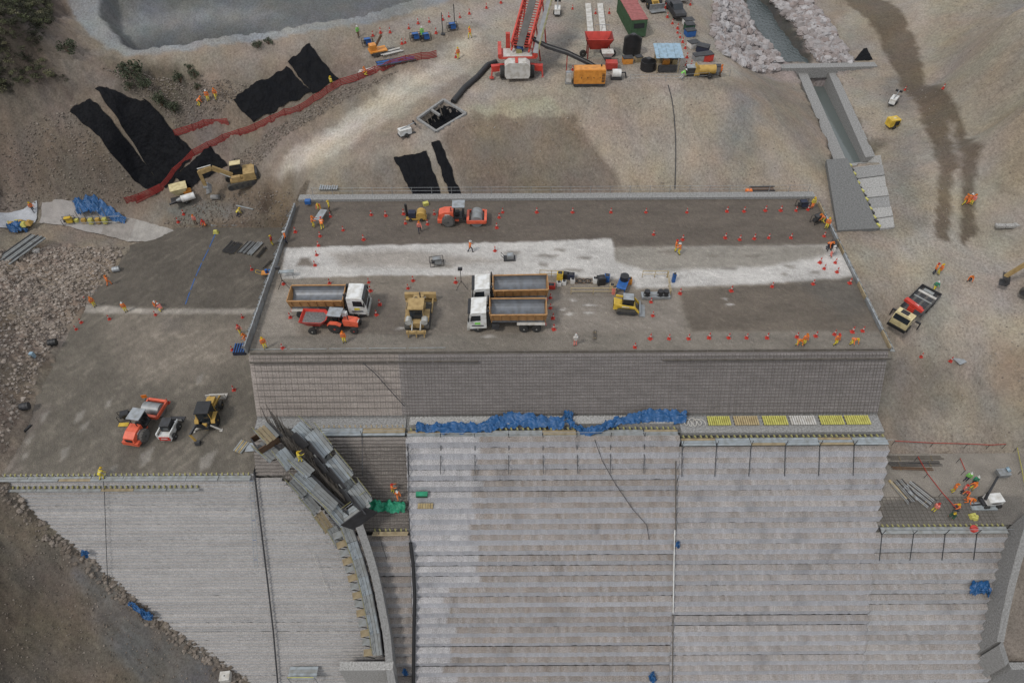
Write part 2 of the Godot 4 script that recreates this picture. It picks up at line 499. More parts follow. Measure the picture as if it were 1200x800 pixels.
func build_terrain():
	for q in [[205, 268], [190, 279], [155, 287], [130, 322], [96, 367], [66, 412], [41, 467], [21, 522], [6, 553]]:
		edge_pts.append(spot(q[0], q[1], LOW_DECK))
	edge_pts[0].z = LOW_REAR; edge_pts[-1].z = face_z(LOW_DECK)
	var pts := []; var val := []
	var mean := -1.0
	for i in range(0, LEVELS.size(), 3):
		var p := spot(LEVELS[i], LEVELS[i + 1], LEVELS[i + 2])
		pts.append(Vector2(p.x, p.z)); val.append(p.y - mean)
	for i in range(0, OVER_FACE.size(), 3):
		var p := on_face(OVER_FACE[i], OVER_FACE[i + 1], OVER_FACE[i + 2])
		pts.append(Vector2(p.x, p.z)); val.append(p.y - mean)
	var w := solve(pts, val)
	cn = int((GX1 - GX0) / CS) + 1; cm = int((GZ1 - GZ0) / CS) + 1
	hc.resize(cn * cm)
	var np := pts.size()
	for j in cm:
		for i in cn:
			var q := Vector2(GX0 + i * CS, GZ0 + j * CS)
			var s := mean
			for k in np: s += w[k] * q.distance_to(pts[k])
			hc[j * cn + i] = s
	print("levels ", np, " ", Time.get_ticks_msec())
	paint_areas()
	fn = int((GX1 - GX0) / FS) + 1; fm = int((GZ1 - GZ0) / FS) + 1
	hf.resize(fn * fm)
	var verts := PackedVector3Array(); verts.resize(fn * fm)
	var cols := PackedColorArray(); cols.resize(fn * fm)
	var base := tone(120, 109, 96)
	for j in fm:
		var z := GZ0 + j * FS
		for i in fn:
			var x := GX0 + i * FS
			var h := rough_height(x, z)
			var wob := nz.get_noise_2d(x * 0.35, z * 0.35)
			var wob2 := nz.get_noise_2d(x * 0.06 + 40, z * 0.06)
			var c := base
			var amp := 0.5
			var wv := Vector2(wob, nz.get_noise_2d(x * 0.35 + 90, z * 0.35))
			for a in areas:
				if not (a.b as Rect2).has_point(Vector2(x, z)): continue
				var d := inside(a.p, Vector2(x, z) + wv * minf(1.3, 0.25 + a.blur))
				var f := smoothstep(-a.blur, a.blur, d)
				if f <= 0.0: continue
				c = c.lerp(a.c, f * (1.0 - a.keep)); amp = lerpf(amp, a.amp, f)
				h -= a.dig * smoothstep(-0.3, a.slope, d)
			var rid := nz2.get_noise_2d(x * 0.28, z * 0.28)
			var fine := nz.get_noise_2d(x * 1.1, z * 1.1)
			h += amp * (rid * 0.26 + wob * 0.16) * smoothstep(0.2, 1.2, amp) + (0.12 + 0.14 * amp) * fine * minf(amp * 2.0, 1.0)
			var k := 1.0 + wob * 0.12 + wob2 * 0.26 + fine * 0.16 * minf(amp + 0.3, 1.3) + nz.get_noise_2d(x * 3.1 + 7, z * 3.1) * 0.14
			var hue := nz.get_noise_2d(x * 0.16 + 300, z * 0.16) * 0.09
			var hue2 := nz.get_noise_2d(x * 0.1, z * 0.1 + 500) * 0.07
			var mid := (c.r + c.g + c.b) / 3.0
			c = c.lerp(Color(mid, mid, mid), 0.16)
			c = Color(c.r * k * (1.0 + hue), c.g * k * (1.0 + hue2 * 0.5), c.b * k * (1.0 - hue - hue2))
			# the ground stays below what is built on it
			if x > DECK_LEFT - 0.6 and x < DECK_RIGHT - 0.3 and z > DECK_REAR + 0.4: h = minf(h, (-1.5 if z < DECK_FRONT else minf(-1.5, face_y(z) - 1.6)) - 3.0)
			elif x <= DECK_LEFT - 0.5 and z > LOW_REAR + 0.4 and z < 9.6 and x > left_edge(z) + 0.5: h = minf(h, LOW_DECK - 1.0)
			elif x >= DECK_RIGHT - 0.3 and z > 12.6: h = minf(h, face_y(z) - 1.6)
			elif x >= DECK_RIGHT - 0.3 and z > 3.5 and x < 62.0: h = minf(h, PAD - 0.12)
			var n := j * fn + i
			hf[n] = h; verts[n] = Vector3(x, h, z); cols[n] = c
	print("heights ", Time.get_ticks_msec())
	var idx := PackedInt32Array(); idx.resize((fn - 1) * (fm - 1) * 6)
	var k := 0
	for j in fm - 1:
		for i in fn - 1:
			var a := j * fn + i
			idx[k] = a; idx[k + 1] = a + 1; idx[k + 2] = a + fn + 1
			idx[k + 3] = a; idx[k + 4] = a + fn + 1; idx[k + 5] = a + fn
			k += 6
	var norms := PackedVector3Array(); norms.resize(fn * fm)
	for j in fm:
		for i in fn:
			var l := hf[j * fn + maxi(i - 1, 0)]; var r := hf[j * fn + mini(i + 1, fn - 1)]
			var u := hf[maxi(j - 1, 0) * fn + i]; var d := hf[mini(j + 1, fm - 1) * fn + i]
			norms[j * fn + i] = Vector3(l - r, 2 * FS, u - d).normalized()
	var arr := []; arr.resize(Mesh.ARRAY_MAX)
	arr[Mesh.ARRAY_VERTEX] = verts; arr[Mesh.ARRAY_NORMAL] = norms; arr[Mesh.ARRAY_COLOR] = cols; arr[Mesh.ARRAY_INDEX] = idx
	var mesh := ArrayMesh.new(); mesh.add_surface_from_arrays(Mesh.PRIMITIVE_TRIANGLES, arr)
	var o := mesh_part(self, "ground", mesh, grain("earth", "soil", "soil_n", 23.0, 0.97, 0.9))
	tag(o, "bare tan and grey earth of the valley around the dam works", "ground", "", "structure")

func paint_areas():
	# left hillside, darker and stony
	area([-200, -100, 70, -60, 90, 30, 130, 70, 240, 90, 400, 60, 470, 75, 330, 165, 200, 240, 0, 235, -200, 240], tone(104, 93, 82), 1.3, 0, 2.5)
	area([-200, -120, 60, -60, 75, 20, 50, 75, 95, 105, 0, 112, -200, 120], tone(66, 58, 52), 1.6, 0, 2.0)
	area([120, 70, 200, 75, 230, 100, 215, 140, 150, 110], tone(82, 74, 62), 1.2, 0, 1.8)
	# shotcreted basin
	area([78, -40, 82, 12, 105, 42, 146, 66, 230, 56, 330, 45, 430, 28, 520, 8, 560, -40], tone(118, 120, 121), 0.2, 0, 0.35)
	area([110, -40, 116, 18, 150, 58, 230, 46, 330, 34, 420, 18, 500, -5, 540, -50], tone(90, 92, 93), 0.3, 3.6, 0.35, 0.0, 2.0)
	area([120, 22, 200, 2, 330, -10, 260, -20, 140, -8], tone(106, 108, 108), 0.4, 0, 1.5)
	area([150, 40, 300, 22, 300, 8, 160, 20], tone(74, 76, 77), 0.5, 0, 2.5)
	# haul road from the batching plant
	area([326, 200, 372, 160, 440, 112, 520, 62, 580, 20, 590, -20, 640, -20, 605, 40, 560, 78, 505, 112, 430, 158, 370, 200], tone(140, 130, 117), 0.2, 0, 0.9)
	area([322, 202, 370, 160, 440, 112, 500, 78, 560, 38, 596, 0, 640, -20, 615, 20, 585, 55, 540, 88, 470, 128, 410, 168, 360, 204], tone(152, 143, 130), 0.12, 0, 0.6)
	area([336, 200, 385, 158, 460, 108, 530, 64, 575, 30, 582, 35, 540, 70, 470, 114, 396, 164, 350, 202], tone(164, 155, 142), 0.1, 0, 0.4)
	area([350, 185, 440, 125, 446, 129, 356, 190], tone(166, 157, 145), 0.1, 0, 0.4)
	area([430, 62, 450, 28, 600, -12, 600, 10, 540, 30, 470, 52], tone(134, 125, 114), 0.2, 0, 1.0)
	area([560, 10, 640, -30, 830, -30, 850, 40, 870, 95, 800, 100, 600, 112, 545, 116, 560, 60], tone(136, 127, 115), 0.15, 0, 1.2)
	area([640, 95, 668, 60, 690, 20, 680, 5, 655, 40, 625, 90], tone(112, 107, 100), 0.25, 0, 1.5)
	# fill slope over the dam
	area([545, 120, 640, 114, 730, 108, 860, 108, 920, 150, 970, 228, 340, 228, 440, 180, 500, 150], tone(134, 124, 110), 0.25, 0, 1.5)
	area([515, 160, 560, 130, 670, 132, 700, 178, 735, 225, 545, 226], tone(106, 95, 82), 0.6, 0, 0.6)
	area([548, 122, 640, 116, 664, 128, 600, 138, 552, 132], tone(134, 128, 109), 0.2, 0, 0.6)
	area([865, 110, 888, 120, 880, 170, 870, 190, 850, 180], tone(120, 116, 110), 0.4, 0, 2.0)
	area([720, 112, 760, 108, 770, 222, 735, 222], tone(136, 122, 108), 0.4, 0, 2.5, 0.3)
	area([340, 228, 350, 205, 400, 205, 460, 190, 470, 228], tone(112, 104, 94), 0.5, 0, 2.0)
	# rear of the low deck, excavator bench
	area([190, 265, 200, 235, 240, 215, 300, 200, 345, 215, 350, 265], tone(106, 93, 78), 1.0, 0, 1.5)
	area([300, 240, 309, 224, 320, 226, 324, 240, 314, 247], tone(70, 58, 48), 1.0, 1.3, 0.7)
	area([196, 240, 238, 232, 300, 245, 240, 256, 225, 262, 205, 258], tone(104, 100, 93), 0.4, 0, 0.8)
	# rubble bank
	area([-200, 262, 60, 288, 150, 288, 130, 320, 92, 368, 62, 410, 36, 465, 10, 530, -60, 580, -200, 560], tone(124, 110, 97), 2.2, 0, 1.0)
	area([20, 372, 60, 330, 98, 305, 104, 310, 60, 345, 24, 380], tone(134, 121, 106), 0.6, 0, 1.0)
	# hillside below the low deck
	area([-200, 560, 5, 562, 60, 625, 110, 660, 182, 729, 300, 800, 300, 900, -200, 900], tone(94, 85, 74), 1.1, 0, 0.8)
	area([90, 660, 140, 690, 180, 735, 280, 810, 200, 820, 130, 760, 110, 710], tone(88, 85, 83), 1.3, 0, 1.2)
	area([-50, 670, 60, 660, 90, 740, 60, 800, -50, 800], tone(84, 76, 64), 1.2, 0, 3.5)
	# right bank
	area([970, 60, 1020, -40, 1300, -60, 1300, 480, 1040, 520, 1035, 400, 990, 285, 1040, 270, 1010, 190], tone(131, 122, 109), 0.3, 0, 2.0)
	area([1060, -50, 1110, 60, 1150, 150, 1160, 230, 1300, 240, 1300, -60], tone(127, 117, 101), 0.9, 0, 2.0)
	area([1160, 0, 1180, 20, 1200, 60, 1250, 60, 1250, -10], tone(116, 112, 108), 0.8, 0, 3.0)
	area([1050, 290, 1090, 250, 1130, 270, 1170, 260, 1200, 310, 1180, 360, 1090, 400, 1060, 350], tone(142, 134, 122), 0.15, 0, 3.0)
	area([1040, 160, 1070, 150, 1090, 270, 1050, 270], tone(118, 112, 103), 0.3, 0, 2.0)
	area([1016, 165, 1036, 162, 1034, 176, 1020, 180], tone(100, 93, 82), 0.3, 0, 0.7)
	area([1032, 90, 1062, 90, 1068, 140, 1040, 130], tone(112, 106, 97), 0.3, 0, 1.2)
	area([1040, 415, 1110, 425, 1135, 460, 1100, 490, 1040, 520], tone(106, 99, 89), 0.5, 0, 2.0)
	area([1130, 450, 1300, 440, 1300, 540, 1100, 520], tone(130, 122, 111), 0.3, 0, 2.0)
	area([1150, 430, 1200, 480, 1260, 500, 1260, 400, 1180, 400], tone(126, 113, 95), 0.7, 0, 1.6)
	area([978, -40, 1018, -40, 1036, 0, 1078, 60, 1104, 105, 1132, 150, 1147, 200, 1104, 196, 1082, 140, 1048, 80, 1026, 35, 990, 0], tone(90, 79, 65), 0.1, 0, 0.22)
	area([1100, 186, 1119, 190, 1114, 282, 1096, 279], tone(92, 81, 67), 0.1, 0, 0.22)
	area([1124, 186, 1147, 192, 1145, 272, 1132, 289, 1125, 284, 1128, 235], tone(88, 77, 64), 0.1, 0, 0.22)
	area([1112, 140, 1121, 145, 1127, 190, 1124, 196, 1114, 165], tone(124, 115, 104), 0.15, 0, 0.3)
	# channel and sump
	area([937, 84, 978, 82, 1026, 187, 979, 191], tone(100, 96, 88), 0.1, 3.4, 0.4, 0.0, 0.4)
	area([491, 140, 520, 121, 543, 134, 511, 153], tone(60, 58, 54), 0.1, 1.6, 0.4, 0.0, 0.6)
	# river and its stone banks
	area([838, -30, 835, 40, 868, 75, 1020, 78, 985, 60, 935, -30], tone(128, 117, 112), 0.5, 0, 1.0)
	area([856, -40, 872, 12, 915, 72, 955, 72, 925, 20, 888, -40], tone(60, 58, 54), 0.5, 1.7, 0.5)

# ---------------------------------------------------------------- rocks and scrub
func rock_mesh(sd: int) -> ArrayMesh:
	var r := RandomNumberGenerator.new(); r.seed = sd
	var st := S()
	var rings := []
	var n := 7
	for j in 4:
		var ring := []
		for i in n:
			var ph := PI * (j + 0.6) / 4.2
			var t := TAU * i / n + j * 0.3
			ring.append(Vector3(sin(ph) * cos(t), cos(ph) * 0.75, sin(ph) * sin(t)) * r.randf_range(0.38, 0.56))
		rings.append(ring)
	var top := Vector3(0, 0.38, 0); var bot := Vector3(0, -0.38, 0)
	for i in n:
		var k := (i + 1) % n
		tri(st, top, rings[0][i], rings[0][k], rings[0][i] + Vector3.UP)
		tri(st, bot, rings[3][i], rings[3][k], rings[3][i] - Vector3.UP)
		for j in 3:
			quad(st, rings[j][i], rings[j][k], rings[j + 1][k], rings[j + 1][i], rings[j][i] + rings[j + 1][k])
	return st.commit()

var covers := []
func scatter(called: String, label: String, category: String, mesh: Mesh, m: Material, polys: Array, count: int, s0: float, s1: float, c0: Color, c1: Color, sd: int, sink := 0.25, pw := 2.0):
	var r := RandomNumberGenerator.new(); r.seed = sd
	var places := []
	var cols := []
	for p in polys:
		var w := world_poly(p)
		var b := Rect2(w[0], Vector2.ZERO)
		for q in w: b = b.expand(q)
		var got := 0; var tries := 0
		while got < count / polys.size() and tries < count * 8:
			tries += 1
			var q := b.position + Vector2(r.randf(), r.randf()) * b.size
			if not Geometry2D.is_point_in_polygon(q, w): continue
			var hidden := false
			for cv in covers:
				if Geometry2D.is_point_in_polygon(q, cv): hidden = true
			if hidden: continue
			got += 1
			var s := lerpf(s0, s1, pow(r.randf(), pw))
			var bs := Basis(Vector3(r.randf_range(-1, 1), r.randf_range(-1, 1), r.randf_range(-1, 1)).normalized(), r.randf() * TAU).scaled(Vector3(s * r.randf_range(0.8, 1.3), s * r.randf_range(0.6, 1.0), s * r.randf_range(0.8, 1.3)))
			places.append(Transform3D(bs, Vector3(q.x, ground(q.x, q.y) + s * (0.5 - sink) * 0.6, q.y)))
			var k := r.randf()
			cols.append(c0.lerp(c1, k) * Color(1, 1, 1) * r.randf_range(0.8, 1.15))
	var mm := MultiMesh.new()
	mm.transform_format = MultiMesh.TRANSFORM_3D; mm.use_colors = true; mm.mesh = mesh
	mm.instance_count = places.size()
	for i in places.size():
		mm.set_instance_transform(i, places[i]); mm.set_instance_color(i, cols[i])
	var o := MultiMeshInstance3D.new(); o.name = numbered(called); o.multimesh = mm; o.material_override = m
	add_child(o, true)
	tag(o, label, category, "", "stuff")

func bush_mesh(sd: int, n: int) -> ArrayMesh:
	var r := RandomNumberGenerator.new(); r.seed = sd
	var st := S()
	var lobes := []
	for i in 7: lobes.append([Vector3(r.randf_range(-0.6, 0.6), r.randf_range(0.35, 1.0), r.randf_range(-0.6, 0.6)), r.randf_range(0.28, 0.5)])
	for i in n:
		var l: Array = lobes[r.randi() % 7]
		var d: Vector3 = Vector3(r.randfn(), r.randfn(), r.randfn()).normalized() * pow(r.randf(), 0.4) * l[1]
		var p: Vector3 = l[0] + d
		if p.y < 0.05: p.y = 0.05 + r.randf() * 0.2
		var a := Vector3(r.randfn(), r.randfn(), r.randfn()).normalized()
		var b := a.cross(Vector3(r.randfn(), r.randfn(), r.randfn())).normalized()
		var s := r.randf_range(0.05, 0.12)
		var k := r.randf_range(0.6, 1.3)
		st.set_color(Color(0.05 * k, 0.06 * k, 0.032 * k))
		quad(st, p - a * s, p + b * s * 0.6, p + a * s, p - b * s * 0.6, d + Vector3.UP * 0.2)
	return st.commit()

func build_upstream_stones():
	for q in [[80, 131, 106, 115, 170, 190, 193, 216, 184, 232, 144, 200], [110, 106, 124, 101, 170, 116, 188, 130, 232, 180, 212, 204, 192, 220, 170, 198], [204, 212, 248, 172, 270, 193, 222, 228], [270, 119, 338, 72, 362, 50, 401, 96, 300, 149], [460, 188, 502, 176, 544, 232, 480, 234], [488, 140, 520, 118, 548, 134, 511, 156], [-80, 222, 50, 234, 206, 270, 180, 289, 40, 266, -80, 258], [503, 168, 518, 163, 544, 232, 526, 233]]:
		covers.append(world_poly(q))
	var rm := grain("stone", "fine", "fine_n", 5.0, 0.9, 1.0)
	var rocks := [rock_mesh(1), rock_mesh(2), rock_mesh(3)]
	var riprap := [[838, -20, 834, 40, 845, 62, 868, 76, 920, 76, 880, 28, 858, -20], [892, -25, 932, 30, 958, 74, 1000, 74, 985, 55, 948, 0, 935, -25]]
	for i in 3:
		scatter("riprap", "pale pinkish grey boulders of the stone bank along the river", "boulders", rocks[i], rm, riprap, 560, 0.8, 2.0, Color(0.34, 0.28, 0.26), Color(0.52, 0.50, 0.50), 40 + i, 0.3, 1.4)
	var rubble := [[-60, 280, 60, 292, 148, 292, 126, 322, 90, 368, 60, 412, 34, 465, 8, 530, -60, 560]]
	for i in 3:
		scatter("rubble", "broken rock and loose rubble on the bank beside the low deck", "rubble", rocks[i], rm, rubble, 4600, 0.04, 0.55, Color(0.24, 0.19, 0.15), Color(0.50, 0.43, 0.37), 50 + i, 0.3, 3.0)
	var hill := [[-80, 120, 100, 120, 160, 225, 150, 235, -80, 230], [320, 175, 470, 82, 400, 105, 330, 145, 262, 195, 300, 195], [120, 80, 230, 95, 300, 100, 240, 150, 200, 150], [190, 262, 240, 225, 345, 215, 345, 262]] 
	for i in 3:
		scatter("loose_stone", "small loose stones strewn over the earth slopes", "stones", rocks[i], rm, hill, 4200, 0.05, 0.36, Color(0.17, 0.135, 0.105), Color(0.33, 0.28, 0.235), 60 + i, 0.3, 3.0)
	var open := [[520, 125, 870, 115, 960, 222, 545, 222], [1060, -30, 1200, -30, 1230, 235, 1160, 235], [990, 90, 1090, 90, 1130, 270, 1040, 270], [1045, 410, 1230, 300, 1230, 520, 1045, 520], [550, 20, 850, 20, 870, 95, 560, 110]]
	scatter("gravel", "fine loose gravel over the bare ground", "gravel", rocks[1], rm, open, 3000, 0.05, 0.26, Color(0.22, 0.18, 0.15), Color(0.40, 0.36, 0.31), 70, 0.3, 3.0)
	scatter("slope_stone", "small stones on the hillside below the low deck", "stones", rocks[2], rm, [[-80, 600, 0, 578, 180, 740, 290, 815, -80, 830]], 2600, 0.04, 0.24, Color(0.17, 0.135, 0.105), Color(0.33, 0.28, 0.235), 66, 0.2, 3.0)
	scatter("edge_rubble", "broken stones where the hillside meets the left steps", "rubble", rocks[0], rm, [[0, 558, 60, 620, 110, 653, 185, 723, 250, 763, 292, 795, 280, 806, 180, 740, 100, 670, 50, 634, -8, 572]], 900, 0.08, 0.6, Color(0.17, 0.135, 0.105), Color(0.33, 0.28, 0.235), 67, 0.2, 2.2)
	# scrub: a dark mass in the corner, and single shrubs
	var leaf := StandardMaterial3D.new(); leaf.resource_name = "leaf"; leaf.vertex_color_use_as_albedo = true; leaf.roughness = 0.8; leaf.backlight_enabled = true; leaf.backlight = Color(0.05, 0.06, 0.03)
	mats["leaf"] = leaf
	var bush := bush_mesh(5, 260)
	scatter_bushes("scrub", "dark dry scrub covering the hillside corner", bush, leaf, [[-80, -40, 45, -30, 62, 30, 50, 70, 85, 100, 20, 100, -80, 105]], 900, 0.25, 1.0, 81)
	var k := 0
	for q in [[162, 92, 2.9, "tall dark green shrub above the torn black sheet"], [148, 82, 1.7, "small olive shrub beside the tall dark shrub"], [172, 103, 1.9, "low grey-green shrub in front of the tall dark shrub"], [152, 104, 1.3, "stubby shrub at the edge of the torn black sheet"], [80, 62, 2.2, "dark shrub at the lower end of the scrub corner"], [228, 90, 1.4, "small bright green shrub on stony ground"], [212, 97, 1.6, "spreading low shrub near the three workers on the slope"], [231, 103, 0.9, "tiny round shrub just above the three workers"], [190, 124, 2.2, "grey-green shrub along the right rim of the black sheet"], [205, 132, 1.8, "dry brownish shrub near the rim of the black sheet"], [315, 52, 1.1, "ragged shrub on the rim of the grey basin"], [302, 56, 1.3, "wide flat shrub on the rim of the grey basin"], [222, 80, 1.0, "little shrub between stones below the basin"]]:
		var p := land(q[0], q[1])
		var t := thing("shrub", q[3], "shrub", p, k * 1.3)
		mesh_part(t, "foliage", bush_mesh(100 + k, 420), leaf).scale = Vector3.ONE * float(q[2]) * 0.75
		var st := S()
		for a in 4: cyl(st, Vector3(0, -0.15, 0), Vector3(cos(a * 1.6) * 0.35, 0.6 * q[2], sin(a * 1.6) * 0.35), 0.05, 0.015, 5)
		part(t, "stem", st, mat("brown"))
		k += 1

func scatter_bushes(called: String, label: String, mesh: Mesh, m: Material, polys: Array, count: int, s0: float, s1: float, sd: int):
	var r := RandomNumberGenerator.new(); r.seed = sd
	var w := world_poly(polys[0])
	var b := Rect2(w[0], Vector2.ZERO)
	for q in w: b = b.expand(q)
	var places := []
	while places.size() < count:
		var q := b.position + Vector2(r.randf(), r.randf()) * b.size
		if not Geometry2D.is_point_in_polygon(q, w): continue
		var s := r.randf_range(s0, s1)
		places.append(Transform3D(Basis(Vector3.UP, r.randf() * TAU).scaled(Vector3(s, s * r.randf_range(0.6, 1), s)), Vector3(q.x, ground(q.x, q.y) - 0.05, q.y)))
	var mm := MultiMesh.new(); mm.transform_format = MultiMesh.TRANSFORM_3D; mm.use_colors = true; mm.mesh = mesh; mm.instance_count = count
	for i in count:
		mm.set_instance_transform(i, places[i])
		var k := r.randf_range(0.5, 1.0)
		mm.set_instance_color(i, Color(k, k * r.randf_range(0.75, 0.95), k * 0.8) * (r.randf_range(0.6, 1.4) if r.randf() < 0.6 else r.randf_range(2.0, 4.0)))
	var o := MultiMeshInstance3D.new(); o.name = numbered(called); o.multimesh = mm; o.material_override = m
	add_child(o, true)
	tag(o, label, "scrub", "", "stuff")

# ---------------------------------------------------------------- the dam
# a sheet of cells between two lines, coloured by a function of place
func sheet(n: int, m: int, at: Callable, colour: Callable) -> ArrayMesh:
	var v := PackedVector3Array(); var c := PackedColorArray(); var no := PackedVector3Array()
	v.resize((n + 1) * (m + 1)); c.resize(v.size()); no.resize(v.size())
	for j in m + 1:
		for i in n + 1:
			var p: Vector3 = at.call(float(i) / n, float(j) / m)
			v[j * (n + 1) + i] = p; c[j * (n + 1) + i] = colour.call(p)
	var idx := PackedInt32Array()
	for j in m:
		for i in n:
			var a := j * (n + 1) + i
			idx.append_array([a, a + 1, a + n + 2, a, a + n + 2, a + n + 1])
	for j in m + 1:
		for i in n + 1:
			var dx := v[j * (n + 1) + mini(i + 1, n)] - v[j * (n + 1) + maxi(i - 1, 0)]
			var dz := v[mini(j + 1, m) * (n + 1) + i] - v[maxi(j - 1, 0) * (n + 1) + i]
			var q := dz.cross(dx).normalized()
			no[j * (n + 1) + i] = q
	var arr := []; arr.resize(Mesh.ARRAY_MAX)
	arr[Mesh.ARRAY_VERTEX] = v; arr[Mesh.ARRAY_NORMAL] = no; arr[Mesh.ARRAY_COLOR] = c; arr[Mesh.ARRAY_INDEX] = idx
	var mesh := ArrayMesh.new(); mesh.add_surface_from_arrays(Mesh.PRIMITIVE_TRIANGLES, arr)
	return mesh

var patches := []
func patch(a: Array, y: float, c: Color, blur := 0.3, mixed := 1.0):
	var p := world_poly(a, y)
	var b := Rect2(p[0], Vector2.ZERO)
	for q in p: b = b.expand(q)
	patches.append([p, c, blur, mixed, b.grow(blur + 0.6)])

func patched(x: float, z: float, base: Color, wobble := 0.22) -> Color:
	var q := Vector2(x + nz.get_noise_2d(x * 0.5, z * 0.5) * wobble, z + nz.get_noise_2d(x * 0.5 + 70, z * 0.5) * wobble)
	var c := base
	for a in patches:
		if not (a[4] as Rect2).has_point(q): continue
		var f: float = smoothstep(-a[2], a[2], inside(a[0], q)) * a[3]
		if f > 0.0: c = c.lerp(a[1], f)
	return c

func deck_colour(p: Vector3) -> Color:
	var c := patched(p.x, p.z, tone(114, 106, 96, 1.58))
	var a := nz.get_noise_2d(p.x * 0.12, p.z * 0.3)
	var b := nz.get_noise_2d(p.x * 0.9, p.z * 1.3 + 30)
	var d := nz.get_noise_2d(p.x * 3.0, p.z * 3.0)
	var k := 1.0 + a * 0.22 + b * 0.16 + d * 0.2 + 0.10 * nz.get_noise_2d(p.x * 0.25, p.z * 2.2) + 0.3 * smoothstep(0.42, 0.6, nz.get_noise_2d(p.x * 5.0, p.z * 5.0 + 60))
	return Color(c.r * k, c.g * k, c.b * k)

func low_colour(p: Vector3) -> Color:
	var c := patched(p.x, p.z, tone(98, 92, 83, 1.38))
	var a := nz.get_noise_2d(p.x * 0.14, p.z * 0.14)
	# wheel and drum tracks run along the lanes
	var lane := nz.get_noise_2d((p.x * 0.8 + p.z * 0.6) * 0.9, (p.z * 0.8 - p.x * 0.6) * 0.12)
	var d := nz.get_noise_2d(p.x * 2.6, p.z * 2.6)
	var e := nz.get_noise_2d(p.x * 0.8 + 15, p.z * 0.8)
	var scuff := smoothstep(0.35, 0.75, nz2.get_noise_2d((p.x * 0.75 + p.z * 0.65) * 0.5, (p.z * 0.75 - p.x * 0.65) * 0.11)) * smoothstep(-0.1, 0.4, a + e * 0.6)
	var k := 1.0 + a * 0.2 + lane * 0.10 + d * 0.22 + e * 0.2 + scuff * 0.35
	return Color(c.r * k, c.g * k, c.b * k)

var dam: Node3D

